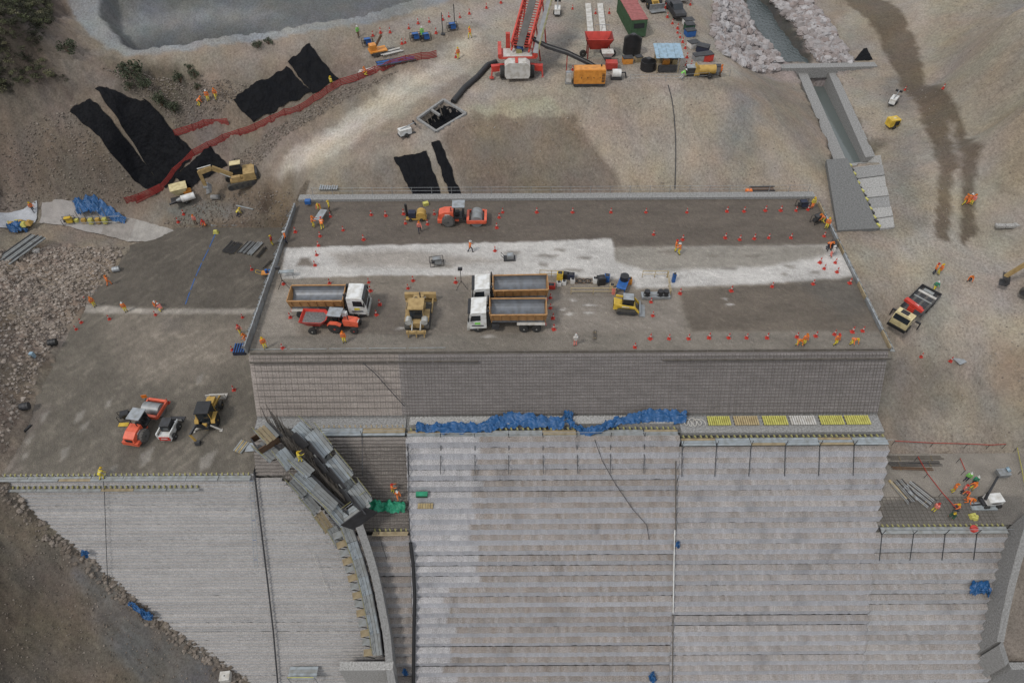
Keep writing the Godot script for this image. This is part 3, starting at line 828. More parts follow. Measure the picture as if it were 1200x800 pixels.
func build_dam():
	dam = thing("dam", "grey stepped concrete gravity dam under construction with working decks", "dam")
	var fresh := tone(90, 82, 74, 1.45)
	var dry := tone(152, 149, 145, 1.92)
	var worn := tone(118, 111, 102, 1.58)
	patches = []
	patch([330, 233, 975, 229, 990, 288, 330, 292], 0, fresh, 0.25)                         # rear lane, damp
	patch([335, 291, 440, 288, 600, 284, 716, 280, 722, 306, 745, 338, 800, 336, 860, 334, 930, 330, 1000, 324, 1010, 326, 1030, 300, 968, 287, 900, 289, 780, 290, 722, 306, 640, 318, 560, 322, 440, 322, 330, 326], 0, dry, 0.3)
	patch([335, 291, 440, 288, 600, 284, 716, 280, 722, 306, 775, 308, 780, 330, 640, 322, 560, 322, 440, 322, 330, 326], 0, dry, 0.25)
	patch([722, 290, 860, 288, 968, 287, 968, 300, 900, 312, 760, 318, 722, 307], 0, tone(126, 121, 113, 1.58), 0.5)
	patch([385, 296, 470, 292, 540, 300, 600, 306, 500, 314, 400, 312], 0, tone(128, 121, 113, 1.58), 0.8, 0.8)
	patch([345, 312, 353, 302, 362, 302, 370, 312], 0, tone(108, 100, 92, 1.58), 0.3)
	for q in [[640, 300, 16], [655, 293, 9], [684, 302, 9], [637, 310, 6], [835, 300, 10], [855, 315, 9], [925, 312, 7], [955, 319, 7], [918, 322, 4], [670, 317, 14], [520, 312, 12], [780, 295, 12], [880, 300, 12], [600, 296, 10]]:
		patch([q[0] - q[2], q[1], q[0] - q[2] * 0.4, q[1] - 2.4, q[0] + q[2], q[1] - 1.4, q[0] + q[2] * 0.7, q[1] + 2.2], 0, tone(104, 98, 90, 1.58), 0.25, 0.75)
	patch([797, 341, 860, 336, 930, 331, 1003, 326, 1035, 390, 812, 388, 800, 366], 0, tone(92, 84, 75, 1.5), 0.3)
	patch([930, 328, 1003, 326, 1020, 362, 990, 372], 0, tone(80, 77, 72, 1.58), 1.2, 0.6)
	patch([400, 345, 470, 345, 480, 410, 350, 416, 400, 390], 0, tone(88, 81, 74, 1.58), 0.8, 0.85)
	patch([640, 345, 795, 345, 806, 390, 640, 390], 0, tone(116, 109, 101, 1.58), 0.6)
	patch([505, 335, 548, 335, 545, 392, 500, 392], 0, tone(106, 99, 91, 1.58), 0.8)
	patch([310, 345, 345, 335, 350, 400, 300, 410], 0, tone(126, 119, 110, 1.58), 0.8)
	patch([300, 393, 1040, 388, 1045, 416, 290, 420], 0, tone(107, 101, 93, 1.58), 0.4)
	for q in [[672, 352, 5], [690, 358, 9], [668, 368, 8], [690, 366, 6], [571, 394, 10], [660, 362, 6], [855, 357, 5], [850, 350, 4], [470, 385, 7], [420, 372, 7]]:
		patch([q[0] - q[2], q[1], q[0], q[1] - 1.3, q[0] + q[2], q[1], q[0], q[1] + 1.3], 0, dry, 0.15, 0.8)
	var top := mesh_part(dam, "upper_deck", sheet(300, 112, func(u, v): return Vector3(lerpf(DECK_LEFT, DECK_RIGHT, u), 0.012 * nz.get_noise_2d(u * 60, v * 22), lerpf(DECK_REAR, DECK_FRONT, v)), deck_colour), grain("deck", "fine", "fine_n", 9.0, 0.95, 0.7))
	tag(top, "upper deck with damp dark lanes and a pale dry concrete band")
	patches = []
	patch([150, 268, 350, 266, 332, 300, 300, 362, 100, 358], LOW_DECK, tone(88, 82, 74, 1.36), 0.3)
	patch([100, 357, 180, 362, 310, 362, 310, 368, 180, 368, 95, 366], LOW_DECK, tone(142, 136, 128, 1.58), 0.3, 0.85)
	patch([140, 370, 300, 370, 300, 420, 230, 450, 150, 440, 120, 390], LOW_DECK, tone(114, 106, 96, 1.58), 2.0, 0.8)
	patch([190, 374, 212, 372, 216, 386, 194, 388], LOW_DECK, tone(92, 86, 80, 1.58), 1.0, 0.8)
	patch([0, 500, 40, 470, 60, 480, 30, 520, 20, 552, 0, 552], LOW_DECK, tone(98, 91, 84, 1.58), 1.0)
	for q in [[50, 489, 7], [33, 516, 6], [28, 534, 6], [92, 487, 8], [97, 500, 7], [125, 473, 6], [170, 535, 12], [240, 540, 14], [130, 551, 7], [233, 444, 7], [75, 530, 9]]:
		patch([q[0] - q[2] * 0.5, q[1] + q[2], q[0] - q[2] * 0.4, q[1] - q[2] * 0.3, q[0] + q[2], q[1] - q[2], q[0] + q[2] * 0.4, q[1] + q[2] * 0.4], LOW_DECK, tone(136, 131, 124, 1.58), 0.25, 0.55)
	var zf := face_z(LOW_DECK)
	var low := mesh_part(dam, "low_deck", sheet(190, 150, func(u, v):
		var z := lerpf(LOW_REAR, zf, v)
		return Vector3(lerpf(left_edge(z) - 0.4, DECK_LEFT, u), LOW_DECK + 0.01 * nz.get_noise_2d(u * 60, v * 22), z), low_colour), mats["deck"])
	tag(low, "low side deck of dark damp concrete with pale scuffs")
	patches = []
	patch([1035, 586, 1200, 580, 1200, 625, 1030, 625], PAD, tone(99, 95, 90, 1.58), 0.3)
	var pad := mesh_part(dam, "pad_deck", sheet(80, 40, func(u, v): return Vector3(lerpf(DECK_RIGHT, 61.0, u), PAD, lerpf(4.5, face_z(PAD), v)), func(p):
		var c := patched(p.x, p.z, tone(122, 116, 108, 1.58))
		var k := 1.0 + nz.get_noise_2d(p.x * 0.3, p.z * 0.3) * 0.25 + nz.get_noise_2d(p.x * 2, p.z * 2) * 0.14
		return Color(c.r * k, c.g * k, c.b * k)), mats["deck"])
	# cores: the mass behind the facing
	core("core", DECK_LEFT + 0.02, DECK_RIGHT - 0.02, [DECK_REAR, -0.03, 0.5, -0.03, 4.0, -6.3, 5.9, -6.6, 33.0, -42.8, 33.0, -46, DECK_REAR, -46])
	var lo := []
	core("core", -90.0, DECK_LEFT - 0.02, [LOW_REAR + 6, LOW_DECK - 0.2, 8.8, LOW_DECK - 0.2, 32.8, -42.3, 32.8, -46, LOW_REAR + 6, -46])
	core("core", DECK_RIGHT + 0.02, 61.0, [4.5, PAD - 0.03, 12.6, PAD - 0.03, 33.0, -42.4, 33.0, -46, 4.5, -46])
	var st := S(); quad(st, Vector3(DECK_LEFT - 0.01, -0.03, DECK_REAR), Vector3(DECK_LEFT - 0.01, -0.03, 0.5), Vector3(DECK_LEFT - 0.01, -9.5, 0.5), Vector3(DECK_LEFT - 0.01, -9.5, DECK_REAR), Vector3.LEFT)
	part(dam, "side_wall", st, mat("core"))
	build_face()

func core(called: String, x0: float, x1: float, prof: Array):
	var st := S()
	var p := []
	for i in range(0, prof.size(), 2):
		p.append(prof[i]); p.append(prof[i + 1])
	prism(st, V2(p), -x1, -x0)
	var mesh := st.commit()
	var o := mesh_part(dam, called, mesh, mat("core"))
	o.rotation.y = -PI / 2       # profile x becomes world z
	o.scale = Vector3(1, 1, 1)

# one step of the face: a long block with an uneven nosing; tread and riser coloured by stains
func step_block(x0: float, x1: float, y: float, rise: float, run: float, z_back: float, c: Callable, jag := 0.02, slant := 0.0, lip := 0.0) -> ArrayMesh:
	var n := maxi(4, int((x1 - x0) / 0.33))
	var pts := []        # rows: tread back, nosing, nosing lip, riser foot
	for r in 4: pts.append([])
	for i in n + 1:
		var x := lerpf(x0, x1, float(i) / n)
		var e := jag * nz.get_noise_2d(x * 1.7, y * 3.1) * 2.0
		var zf := z_back + run + e - slant
		pts[0].append(Vector3(x, y + 0.004 * nz.get_noise_2d(x, y), z_back - 0.08))
		pts[1].append(Vector3(x, y - 0.012, zf - 0.035))
		pts[2].append(Vector3(x, y - 0.05, zf))
		pts[3].append(Vector3(x, y - rise - 0.01, zf + slant - lip + jag * 0.5 * nz.get_noise_2d(x * 2.0, y + 50)))
	var st := S()
	for r in 3:
		for i in n:
			var a: Vector3 = pts[r][i]; var b: Vector3 = pts[r][i + 1]; var d: Vector3 = pts[r + 1][i + 1]; var e: Vector3 = pts[r + 1][i]
			var nn := (b - a).cross(e - a).normalized() * -1.0
			if nn.y + nn.z < 0: nn = -nn
			for p in [[a, 0], [b, 0], [d, 1], [a, 0], [d, 1], [e, 1]]:
				st.set_normal(nn); st.set_color(c.call(p[0], r)); st.add_vertex(p[0])
	for s in [0, n]:
		var q := []
		for r in 4: q.append(pts[r][s])
		st.set_color(c.call(q[0], 2))
		quad(st, q[0], q[1], q[3], Vector3(q[0].x, q[3].y, q[0].z), Vector3(-1 if s == 0 else 1, 0, 0))
	return st.commit()

# where the training wall crosses the face at that level
func wall_line(y: float) -> float:
	return lerpf(-25.0, -17.4, (y + 9.8) / -5.2) if y > -15.0 else lerpf(-17.4, -14.0, (y + 15.0) / -16.0)

func flat(r: float, g: float, b: float) -> Color:
	return tone(r, g, b, 2.02)

func build_face():
	var m := grain("facing", "fine", "fine_n", 11.0, 0.92, 0.7)
	var rough := grain("raw_lift", "soil", "soil_n", 9.0, 0.97, 1.0)
	# upper face: raw 0.6 m lifts behind reinforcement
	var raw := Node3D.new(); raw.name = "upper_face"; dam.add_child(raw, true)
	for k in 20:
		var y := -0.31 * k - 0.02
		var z := 0.18 * k + DECK_FRONT - 0.2
		for bay in [[DECK_LEFT, -12.0, 0], [-12.0, 15.5, 1], [15.5, DECK_RIGHT, 2]]:
			var cc := flat(130, 123, 118) if bay[2] == 0 else flat(116, 112, 111)
			mesh_part(raw, "lift", step_block(bay[0], bay[1], y, 0.33, 0.19, z, func(p, r):
				var t := 1.0 + 0.22 * nz.get_noise_2d(p.x * 0.2, p.y * 2.0) + 0.16 * nz.get_noise_2d(p.x * 1.6, p.y * 5.0)
				return Color(cc.r * t, cc.g * t, cc.b * t), 0.02, 0.12), rough)
	rebar_mesh(raw, DECK_LEFT + 0.3, -12.0, 0.62, 0.62, 0.2)
	rebar_mesh(raw, -12.0, DECK_RIGHT - 0.2, 0.36, 0.31, 0.28)
	# faced steps of the chute, 1 m each: three bays and the part under the right pad
	var bays := [["spillway_bay", -11.3, 17.7, -6.25, flat(141, 140, 141), 1], ["spillway_bay", 17.74, DECK_RIGHT, -7.25, flat(143, 142, 143), 2], ["spillway_bay", -27.75, -11.34, -15.25, flat(128, 125, 123), 0], ["spillway_bay", DECK_RIGHT + 0.03, 60.0, -15.25, flat(143, 142, 142), 3]]
	for b in bays:
		var node := Node3D.new(); node.name = b[0]; dam.add_child(node, true)
		var y: float = b[3]
		var k := 0
		while y > -42.0:
			var x1: float = b[2]
			var xa: float = b[1]
			if b[5] == 0: xa = wall_line(y)
			if b[5] == 2 and y > -16.0: x1 = DECK_RIGHT + rng.randf_range(-0.15, 0.25)
			var id: int = b[5]
			var cc: Color = b[4]
			var shade := rng.randf_range(0.94, 1.05)
			var raw_from := (rng.randf_range(-5.2, -3.0) if y > -20.0 else rng.randf_range(-8.0, -6.2)) if id == 1 else -99.0
			var stains := []
			for q in 3: stains.append([rng.randf_range(b[1], b[2]), rng.randf_range(0.3, 1.3), rng.randf_range(0.74, 1.0)])
			var yy := y
			mesh_part(node, "step", step_block(xa, x1, y, 1.0, 0.75, face_z(y) - 0.75 + 0.64, func(p, r):
				var t := shade * (1.0 + 0.10 * nz.get_noise_2d(p.x * 0.16, yy * 0.8) + 0.09 * nz.get_noise_2d(p.x * 1.3, yy * 3.0 + r * 7) + 0.08 * nz.get_noise_2d(p.x * 4.0, yy * 9.0 + r))
				var c := cc
				if r == 2:
					c = Color(c.r * 1.07, c.g * 1.09, c.b * 1.13)                # smooth formed riser
				else:
					var stony := (0.8 + 0.4 * nz.get_noise_2d(p.x * 2.3, yy * 5)) * (0.25 if p.x < raw_from else 1.0 if id < 2 else 0.8)
					c = c.lerp(flat(112, 104, 97), stony)                         # rough rolled tread
					t *= 1.0 + 0.22 * nz.get_noise_2d(p.x * 6.0, yy * 7.0)
				for s in stains:
					t *= 1.0 - (1.0 - s[2]) * exp(-pow((p.x - s[0]) / s[1], 2.0) * 2.0)
				return Color(c.r * t, c.g * t, c.b * t), 0.04, 0.16, rng.randf_range(0.0, 0.16)), m)
			y -= 1.0; k += 1
	# the left part of the face: 0.6 m lifts
	var left := Node3D.new(); left.name = "left_face"; dam.add_child(left, true)
	var y := LOW_DECK - 0.05
	var lift_no := 0
	while y > -40.0:
		var w := rng.randf_range(0.93, 1.06)
		lift_no += 1
		var dent: float = [-0.06, 0.01, 0.03][lift_no % 3] + rng.randf_range(-0.05, 0.03)
		var yy := y
		mesh_part(left, "step", step_block(-88.0 if y < -11 else left_edge(9.0) - 1.0, DECK_LEFT - 0.03 if y > -9.8 else wall_line(y) - 0.02, y, 0.3, 0.225, face_z(y) - 0.2 + dent, func(p, r):
			var t := w * (1.0 + 0.12 * nz.get_noise_2d(p.x * 0.12, yy) + 0.10 * nz.get_noise_2d(p.x * 1.1, yy * 4.0) + 0.08 * nz.get_noise_2d(p.x * 4.0, yy * 9.0 + r))
			var c := flat(143, 143, 144)
			if r < 2: c = c.lerp(flat(124, 119, 114), 0.75)
			return Color(c.r * t, c.g * t, c.b * t), 0.04, 0.03), m)
		y -= 0.3
	# raw strip with dowels beside the training wall
	var strip := Node3D.new(); strip.name = "raw_strip"; dam.add_child(strip, true)
	for k in 28:
		var ys := -6.7 - 0.31 * k
		mesh_part(strip, "lift", step_block(minf(wall_line(ys), -18.0) if ys < -9.8 else -27.7, -11.34, ys, 0.33, 0.2325, face_z(ys) - 0.75, func(p, r):
			var t := 1.0 + 0.2 * nz.get_noise_2d(p.x * 0.4, p.y * 2.0) + 0.15 * nz.get_noise_2d(p.x * 2, p.y * 5)
			var c := flat(112, 107, 103)
			return Color(c.r * t, c.g * t, c.b * t), 0.05), rough)
	var st := S()
	for i in 34:
		var x := -24.6 + i * 0.39
		beam(st, Vector3(x, -7.0, face_z(-7.0) - 0.25), Vector3(x + rng.randf_range(-0.06, 0.06), -15.1, face_z(-15.1) - 0.25), 0.035, 0.035)
	for j in 19:
		var yj := -7.1 - j * 0.43
		beam(st, Vector3(-24.6, yj, face_z(yj) - 0.22), Vector3(-11.5, yj, face_z(yj) - 0.22), 0.035, 0.035)
	tag(part(strip, "reinforcement", st, mat("rebar")), "", "", "", "stuff")
	# upstream kerb of the upper deck and of the low deck
	box_part(dam, "kerb", Vector3((DECK_LEFT + DECK_RIGHT) / 2, 0.0, DECK_REAR - 0.55), Vector3(DECK_RIGHT - DECK_LEFT, 0.7, 1.1), mat("concrete"))
	box_part(dam, "kerb", Vector3(-36.0, LOW_DECK + 0.1, LOW_REAR - 0.2), Vector3(16.4, 0.5, 0.4), mat("concrete"))

func rebar_mesh(parent: Node, x0: float, x1: float, dx: float, dy: float, off: float):
	var st := S()
	var n := int((x1 - x0) / dx)
	for i in n:
		var x := x0 + (i + 0.5) * dx + rng.randf_range(-0.05, 0.05)
		beam(st, Vector3(x, 0.05, DECK_FRONT + off), Vector3(x + rng.randf_range(-0.1, 0.1), -6.15, 4.57 + off), 0.03, 0.03)
	var m := int(6.1 / dy)
	for j in m:
		var y := -0.2 - j * dy
		var a := x0 + rng.randf_range(0, 0.3)
		beam(st, Vector3(a, y, DECK_FRONT - 0.58 * y + off - 0.02), Vector3(x1, y + rng.randf_range(-0.04, 0.04), DECK_FRONT - 0.58 * y + off - 0.02), 0.035, 0.035)
	var o := part(parent, "reinforcement", st, mat("rebar"))
	tag(o, "", "", "", "stuff")

# ---------------------------------------------------------------- upstream side: sheets, channel, fences
func draped(q: Array, n: int, m: int, lift: float, wrinkle: float) -> ArrayMesh:
	var c := []
	for i in range(0, 8, 2): c.append(land(q[i], q[i + 1]))
	var st := S()
	var g := []
	for j in m + 1:
		for i in n + 1:
			var u := float(i) / n; var v := float(j) / m
			var p: Vector3 = (c[0] as Vector3).lerp(c[1], u).lerp((c[3] as Vector3).lerp(c[2], u), v)
			p.x += wrinkle * 2.0 * nz.get_noise_2d(p.z * 0.5, p.x * 0.2) * (1.0 if i in [0, n] or j in [0, m] else 0.4)
			p.z += wrinkle * 2.0 * nz.get_noise_2d(p.x * 0.5 + 20, p.z * 0.5)
			p.y = ground(p.x, p.z) + lift + wrinkle * (0.6 + nz.get_noise_2d(p.x * 0.9, p.z * 0.9))
			g.append(p)
	st.set_smooth_group(0)
	for j in m:
		for i in n:
			var a := j * (n + 1) + i
			for k in [a, a + 1, a + n + 2, a, a + n + 2, a + n + 1]:
				st.add_vertex(g[k])
	st.index(); st.generate_normals()
	var mesh := st.commit()
	return mesh

func sheet_thing(called: String, label: String, category: String, pieces: Array, m: String, lift := 0.14, wrinkle := 0.13):
	if pieces.size() == 1:
		var o := mesh_part(self, called, draped(pieces[0], 22, 22, lift, wrinkle), mat(m))
		tag(o, label, category)
		return
	var t := thing(called, label, category)
	for p in pieces: mesh_part(t, "panel", draped(p, 20, 20, lift, wrinkle), mat(m))

func build_upstream():
	build_upstream_stones()
	sheet_thing("geomembrane", "long narrow black sheet on the slope, left of the bare earth sliver", "geomembrane", [[82, 131, 106, 117, 168, 190, 146, 200], [146, 200, 168, 190, 191, 216, 184, 229]], "membrane")
	sheet_thing("geomembrane", "wide torn black sheet on the slope below the shrubs", "geomembrane", [[112, 106, 124, 103, 188, 198, 176, 200], [124, 104, 168, 118, 208, 173, 186, 200], [167, 118, 186, 132, 228, 180, 206, 174], [185, 200, 207, 171, 228, 179, 212, 203], [176, 197, 192, 196, 212, 202, 192, 219]], "membrane")
	sheet_thing("geomembrane", "black sheet between the red barrier and the excavator", "geomembrane", [[206, 212, 248, 175, 267, 193, 222, 224]], "membrane")
	sheet_thing("geomembrane", "large black sheet on the steep bank under the basin, in two laps", "geomembrane", [[272, 119, 336, 76, 364, 110, 298, 146], [338, 74, 362, 52, 398, 96, 366, 111]], "membrane")
	sheet_thing("geomembrane", "black sheet strip hanging down to the upper deck kerb", "geomembrane", [[462, 188, 500, 178, 518, 231, 484, 231]], "membrane")
	sheet_thing("geomembrane", "thin black sheet strip beside the wider strip at the kerb", "geomembrane", [[505, 169, 516, 165, 541, 230, 528, 231]], "membrane")
	sheet_thing("sump_liner", "black lined sump pit with two wet basins below the conveyor", "liner", [[492, 140, 520, 122, 542, 134, 511, 152]], "membrane", 0.06, 0.05)
	sheet_thing("geomembrane", "small dark triangular liner beside the headwall end", "geomembrane", [[1001, 71, 1012, 57, 1016, 57, 1023, 71]], "membrane", 0.1, 0.03)
	# sump kerb
	var t := thing("sump_kerb", "pale concrete rim round the black sump pit", "kerb")
	var cs := []
	for q in [[489, 140], [520, 119], [546, 134], [511, 155]]: cs.append(land(q[0], q[1]) + Vector3(0, 0.12, 0))
	for i in 4:
		var st := S(); beam(st, cs[i], cs[(i + 1) % 4], 0.35, 0.3); part(t, "rim", st, mat("concrete"))
	var st2 := S(); beam(st2, (cs[0] + cs[3]) / 2 + (cs[1] - cs[0]) * 0.5, (cs[0] + cs[3]) / 2 + (cs[1] - cs[0]) * 0.5 + (cs[0] - cs[3]) * 0.5, 0.3, 0.3); part(t, "divider", st2, mat("concrete"))
	# black drainage hose from the sump to the conveyor
	var ps := []
	for q in [[531, 122], [545, 105], [560, 92], [572, 78], [582, 74]]: ps.append(land(q[0], q[1]) + Vector3(0, 0.25, 0))
	tag(rod_part(self, "drain_trough", ps, 0.42, mat("black"), 8), "black drain hose running from the sump up to the conveyor base", "hose")
	concrete_bench()
	channel()
	red_barrier("barrier_fence", "long red plastic mesh barrier curving along the earth bank", [[160, 238], [190, 223], [205, 205], [228, 184], [262, 164], [318, 143], [368, 120], [400, 101], [440, 86], [476, 73], [512, 67]])
	red_barrier("barrier_fence", "short red plastic mesh barrier beside the torn black sheet", [[206, 161], [226, 152], [240, 147], [268, 145]])
	red_barrier("barrier_fence", "red mesh barrier at the lower end, beside the stepped path", [[148, 238], [165, 234], [190, 222]])
	wire_guard("cable_rail", "low steel cable rail on posts behind the upper deck kerb", [Vector3(-26, 0.35, DECK_REAR - 1.0), Vector3(39, 0.35, DECK_REAR - 1.0)], 2.6, 1.1)
	var a := land(560, 98); var b := land(870, 92)
	var pts := []
	for q in [[738, 96], [760, 95], [780, 95], [800, 95], [830, 92], [855, 89]]: pts.append(land(q[0], q[1]))
	wire_guard("rope_rail", "thin rope rail along the edge of the plant platform", pts, 3.0, 1.0)
	# drain line running down the fill slope
	ps = []
	for q in [[783, 100], [787, 115], [790, 135], [792, 160], [792, 185], [791, 222]]: ps.append(land(q[0], q[1]) + Vector3(0, 0.06, 0))
	tag(rod_part(self, "slope_hose", ps, 0.07, mat("dark_steel"), 6), "thin dark hose lying straight down the fill slope", "hose")

func concrete_bench():
	var m := grain("bench", "fine", "fine_n", 6.0, 0.92, 0.8)
	var t := thing("concrete_bench", "cracked pale sprayed-concrete bench leading to the low deck", "bench")
	for q in [[[-70, 226, 44, 237, 42, 262, -70, 252], flat(148, 150, 154)], [[49, 238, 122, 250, 118, 275, 46, 262], flat(128, 124, 121)], [[122, 250, 160, 258, 150, 284, 118, 275], flat(120, 115, 110)], [[160, 258, 204, 271, 178, 286, 150, 284], flat(130, 126, 121)]]:
		var mesh := draped(q[0], 26, 14, 0.16, 0.03)
		var st := S()
		st.create_from(mesh, 0)
		var mdt := MeshDataTool.new(); mdt.create_from_surface(mesh, 0)
		for i in mdt.get_vertex_count():
			var p := mdt.get_vertex(i)
			var k := 1.0 + 0.2 * nz.get_noise_2d(p.x * 0.5, p.z * 0.5) + 0.15 * nz.get_noise_2d(p.x * 2.5, p.z * 2.5)
			var c: Color = q[1]
			mdt.set_vertex_color(i, Color(c.r * k, c.g * k, c.b * k))
		var am := ArrayMesh.new(); mdt.commit_to_surface(am)
		mesh_part(t, "slab", am, m)

func channel():
	var t := thing("diversion_channel", "long concrete diversion channel holding still grey-green water", "channel")
	var far := -1.0; var near := -2.2
	var L := [spot(935, 86, far), spot(946, 86, far), spot(991, 187, near), spot(977, 188, near)]
	var R := [spot(970, 84, far), spot(979, 84, far), spot(1026, 184, near), spot(1014, 185, near)]
	for w in [L, R]:
		var p := []
		for q in w: p.append(q - Vector3(0, 3.6, 0))
		for q in w: p.append(q + Vector3(0, 0.15, 0))
		var st := S(); hexa(st, p); part(t, "wall", st, mat("concrete"))
	var st := S()
	var e := []
	for q in [L[0], R[1]]: e.append(q)
	hexa(st, [L[0] - Vector3(0, 3.6, 0.6), R[1] - Vector3(0, 3.6, 0.6), R[1] - Vector3(0, 3.6, 0.02), L[0] - Vector3(0, 3.6, 0.02), L[0] + Vector3(0, 0.1, -0.6), R[1] + Vector3(0, 0.1, -0.6), R[1] + Vector3(0, 0.1, -0.02), L[0] + Vector3(0, 0.1, -0.02)])
	part(t, "end_wall", st, mat("concrete"))
	var wl := -3.3
	st = S()
	quad(st, Vector3(L[1].x - 0.1, wl, L[0].z), Vector3(R[0].x + 0.1, wl, R[0].z), Vector3(R[3].x + 0.1, wl, R[3].z + 2), Vector3(L[2].x - 0.1, wl, L[2].z + 2), Vector3.UP)
	var wm := StandardMaterial3D.new(); wm.resource_name = "channel_water"; wm.albedo_color = Color(0.10, 0.115, 0.11).linear_to_srgb(); wm.roughness = 0.08
	wm.normal_enabled = true; wm.normal_texture = tex.cloth_n; wm.normal_scale = 0.08; wm.uv1_triplanar = true; wm.uv1_world_triplanar = true; wm.uv1_scale = Vector3.ONE * 0.15
	var wat := part(self, "channel_water", st, wm)
	tag(wat, "still grey-green water in the channel", "water", "", "structure")
	# lid slabs over the lower stretch
	var n := 7
	var rowL := []; var rowR := []
	for i in n + 1:
		var f := float(i) / n
		rowL.append(land(lerpf(993, 1031, f), lerpf(188, 270, f)))
		rowR.append(land(lerpf(1031, 1048, f), lerpf(184, 268, f)))
	var lids := thing("cover_slabs", "pale concrete cover slabs over the lower end of the channel", "slabs")
	for i in n:
		var a: Vector3 = rowL[i]; var b: Vector3 = rowR[i]; var c: Vector3 = rowR[i + 1]; var d: Vector3 = rowL[i + 1]
		var g := (d - a) * 0.03
		a += g; b += g; d -= g; c -= g
		var up := Vector3(0, 0.3 + 0.08 * (i % 2), 0)
		st = S(); hexa(st, [a - Vector3(0, 0.8, 0), b - Vector3(0, 0.8, 0), c - Vector3(0, 0.8, 0), d - Vector3(0, 0.8, 0), a + up, b + up, c + up, d + up])
		part(lids, "slab", st, mat("pale_concrete" if i % 3 != 1 else "concrete"))
	# sloping apron on the dam side, with a yellow and black edge
	var A := [spot(968, 189, land(956, 192).y), spot(992, 188, land(956, 192).y), land(1029, 271), land(981, 272)]
	st = S()
	var lo := []
	for q in A: lo.append(q - Vector3(0, 0.9, 0))
	hexa(st, lo + [A[0] + Vector3(0, 0.3, 0), A[1] + Vector3(0, 0.4, 0), A[2] + Vector3(0, 0.45, 0), A[3] + Vector3(0, 0.3, 0)])
	var ap := part(self, "apron_slab", st, mat("dark_concrete"))
	tag(ap, "smooth grey concrete apron between channel and dam end", "apron")
	var rail := thing("edge_timbers", "row of yellow and dark timbers along the apron edge", "timbers")
	for i in 16:
		var p := land(lerpf(991, 1029, (i + 0.5) / 16.0), lerpf(190, 270, (i + 0.5) / 16.0)) + Vector3(0, 0.5, 0)
		box_part(rail, "timber", p, Vector3(0.3, 0.3, 0.62), mat("form_yellow" if i % 2 else "dark_steel"), Basis(Vector3.UP, 0.38))
	# headwall across the river
	var h0 := spot(888, 78, 0.1); var h1 := spot(1027, 75, 0.1)
	st = S(); beam(st, h0 - Vector3(0, 0.9, 0), h1 - Vector3(0, 0.9, 0), 1.5, 1.8)
	tag(part(self, "headwall", st, mat("concrete")), "straight concrete headwall closing off the river bed", "headwall")
	# river
	st = S()
	var riv := world_poly([850, -45, 866, 10, 912, 74, 962, 74, 930, 20, 894, -45])
	var ids := Geometry2D.triangulate_polygon(riv)
	for i in range(0, ids.size(), 3):
		tri(st, Vector3(riv[ids[i]].x, -0.55, riv[ids[i]].y), Vector3(riv[ids[i + 1]].x, -0.55, riv[ids[i + 1]].y), Vector3(riv[ids[i + 2]].x, -0.55, riv[ids[i + 2]].y), Vector3.UP)
	var rm := wm.duplicate(); rm.resource_name = "river_water"; rm.albedo_color = Color(0.05, 0.062, 0.062).linear_to_srgb(); rm.roughness = 0.12; rm.normal_scale = 0.6; rm.uv1_scale = Vector3.ONE * 0.12
	tag(part(self, "river", st, rm), "dark rippled river water between stone banks", "water", "", "structure")

func red_barrier(called: String, label: String, px: Array):
	var t := thing(called, label, "barrier")
	var pts := []
	for q in px: pts.append(land(q[0], q[1]))
	for i in pts.size() - 1:
		var a: Vector3 = pts[i]; var b: Vector3 = pts[i + 1]
		var n := maxi(1, int(a.distance_to(b) / 2.2))
		for k in n:
			var p := a.lerp(b, float(k) / n); var q := a.lerp(b, float(k + 1) / n)
			p.y = ground(p.x, p.z); q.y = ground(q.x, q.z)
			var st := S()
			cyl(st, p - Vector3(0, 0.2, 0), p + Vector3(0, 1.15, 0), 0.045, 0.045, 6)
			part(t, "post", st, mat("dark_red"))
			st = S()
			var sag := Vector3(0, -0.12 * rng.randf(), 0)
			var mid := (p + q) / 2 + Vector3(rng.randf_range(-0.15, 0.15), 0, rng.randf_range(-0.15, 0.15))
			for s in [[p, mid, Vector3.ZERO, sag], [mid, q, sag, Vector3.ZERO]]:
				var d0: Vector3 = s[2]; var d1: Vector3 = s[3]
				for r in 5:
					var y := 0.12 + r * 0.22
					beam(st, s[0] + d0 + Vector3(0, y, 0), s[1] + d1 + Vector3(0, y, 0), 0.03, 0.13)
			part(t, "net_panel", st, mat("net_red"))

func wire_guard(called: String, label: String, pts: Array, gap: float, h: float):
	var t := thing(called, label, "rail")
	for i in pts.size() - 1:
		var a: Vector3 = pts[i]; var b: Vector3 = pts[i + 1]
		var n := maxi(1, int(a.distance_to(b) / gap))
		for k in n + (1 if i == pts.size() - 2 else 0):
			var p := a.lerp(b, float(k) / n)
			rod_part(t, "post", [p - Vector3(0, 0.1, 0), p + Vector3(0, h, 0)], 0.035, mat("galv"), 5)
		for y in [0.55, 1.0]:
			rod_part(t, "cable", [a + Vector3(0, h * y - 0.03, 0), b + Vector3(0, h * y - 0.03, 0)], 0.022, mat("galv"), 4)

# ---------------------------------------------------------------- training walls
func curve(pts: Array, n: int) -> Array:
	var r := []
	for i in pts.size() - 1:
		var p0: Vector3 = pts[maxi(i - 1, 0)]; var p1: Vector3 = pts[i]; var p2: Vector3 = pts[i + 1]; var p3: Vector3 = pts[mini(i + 2, pts.size() - 1)]
		for k in n: r.append(p1.cubic_interpolate(p2, p0, p3, float(k) / n))
	r.append(pts[-1])
	return r

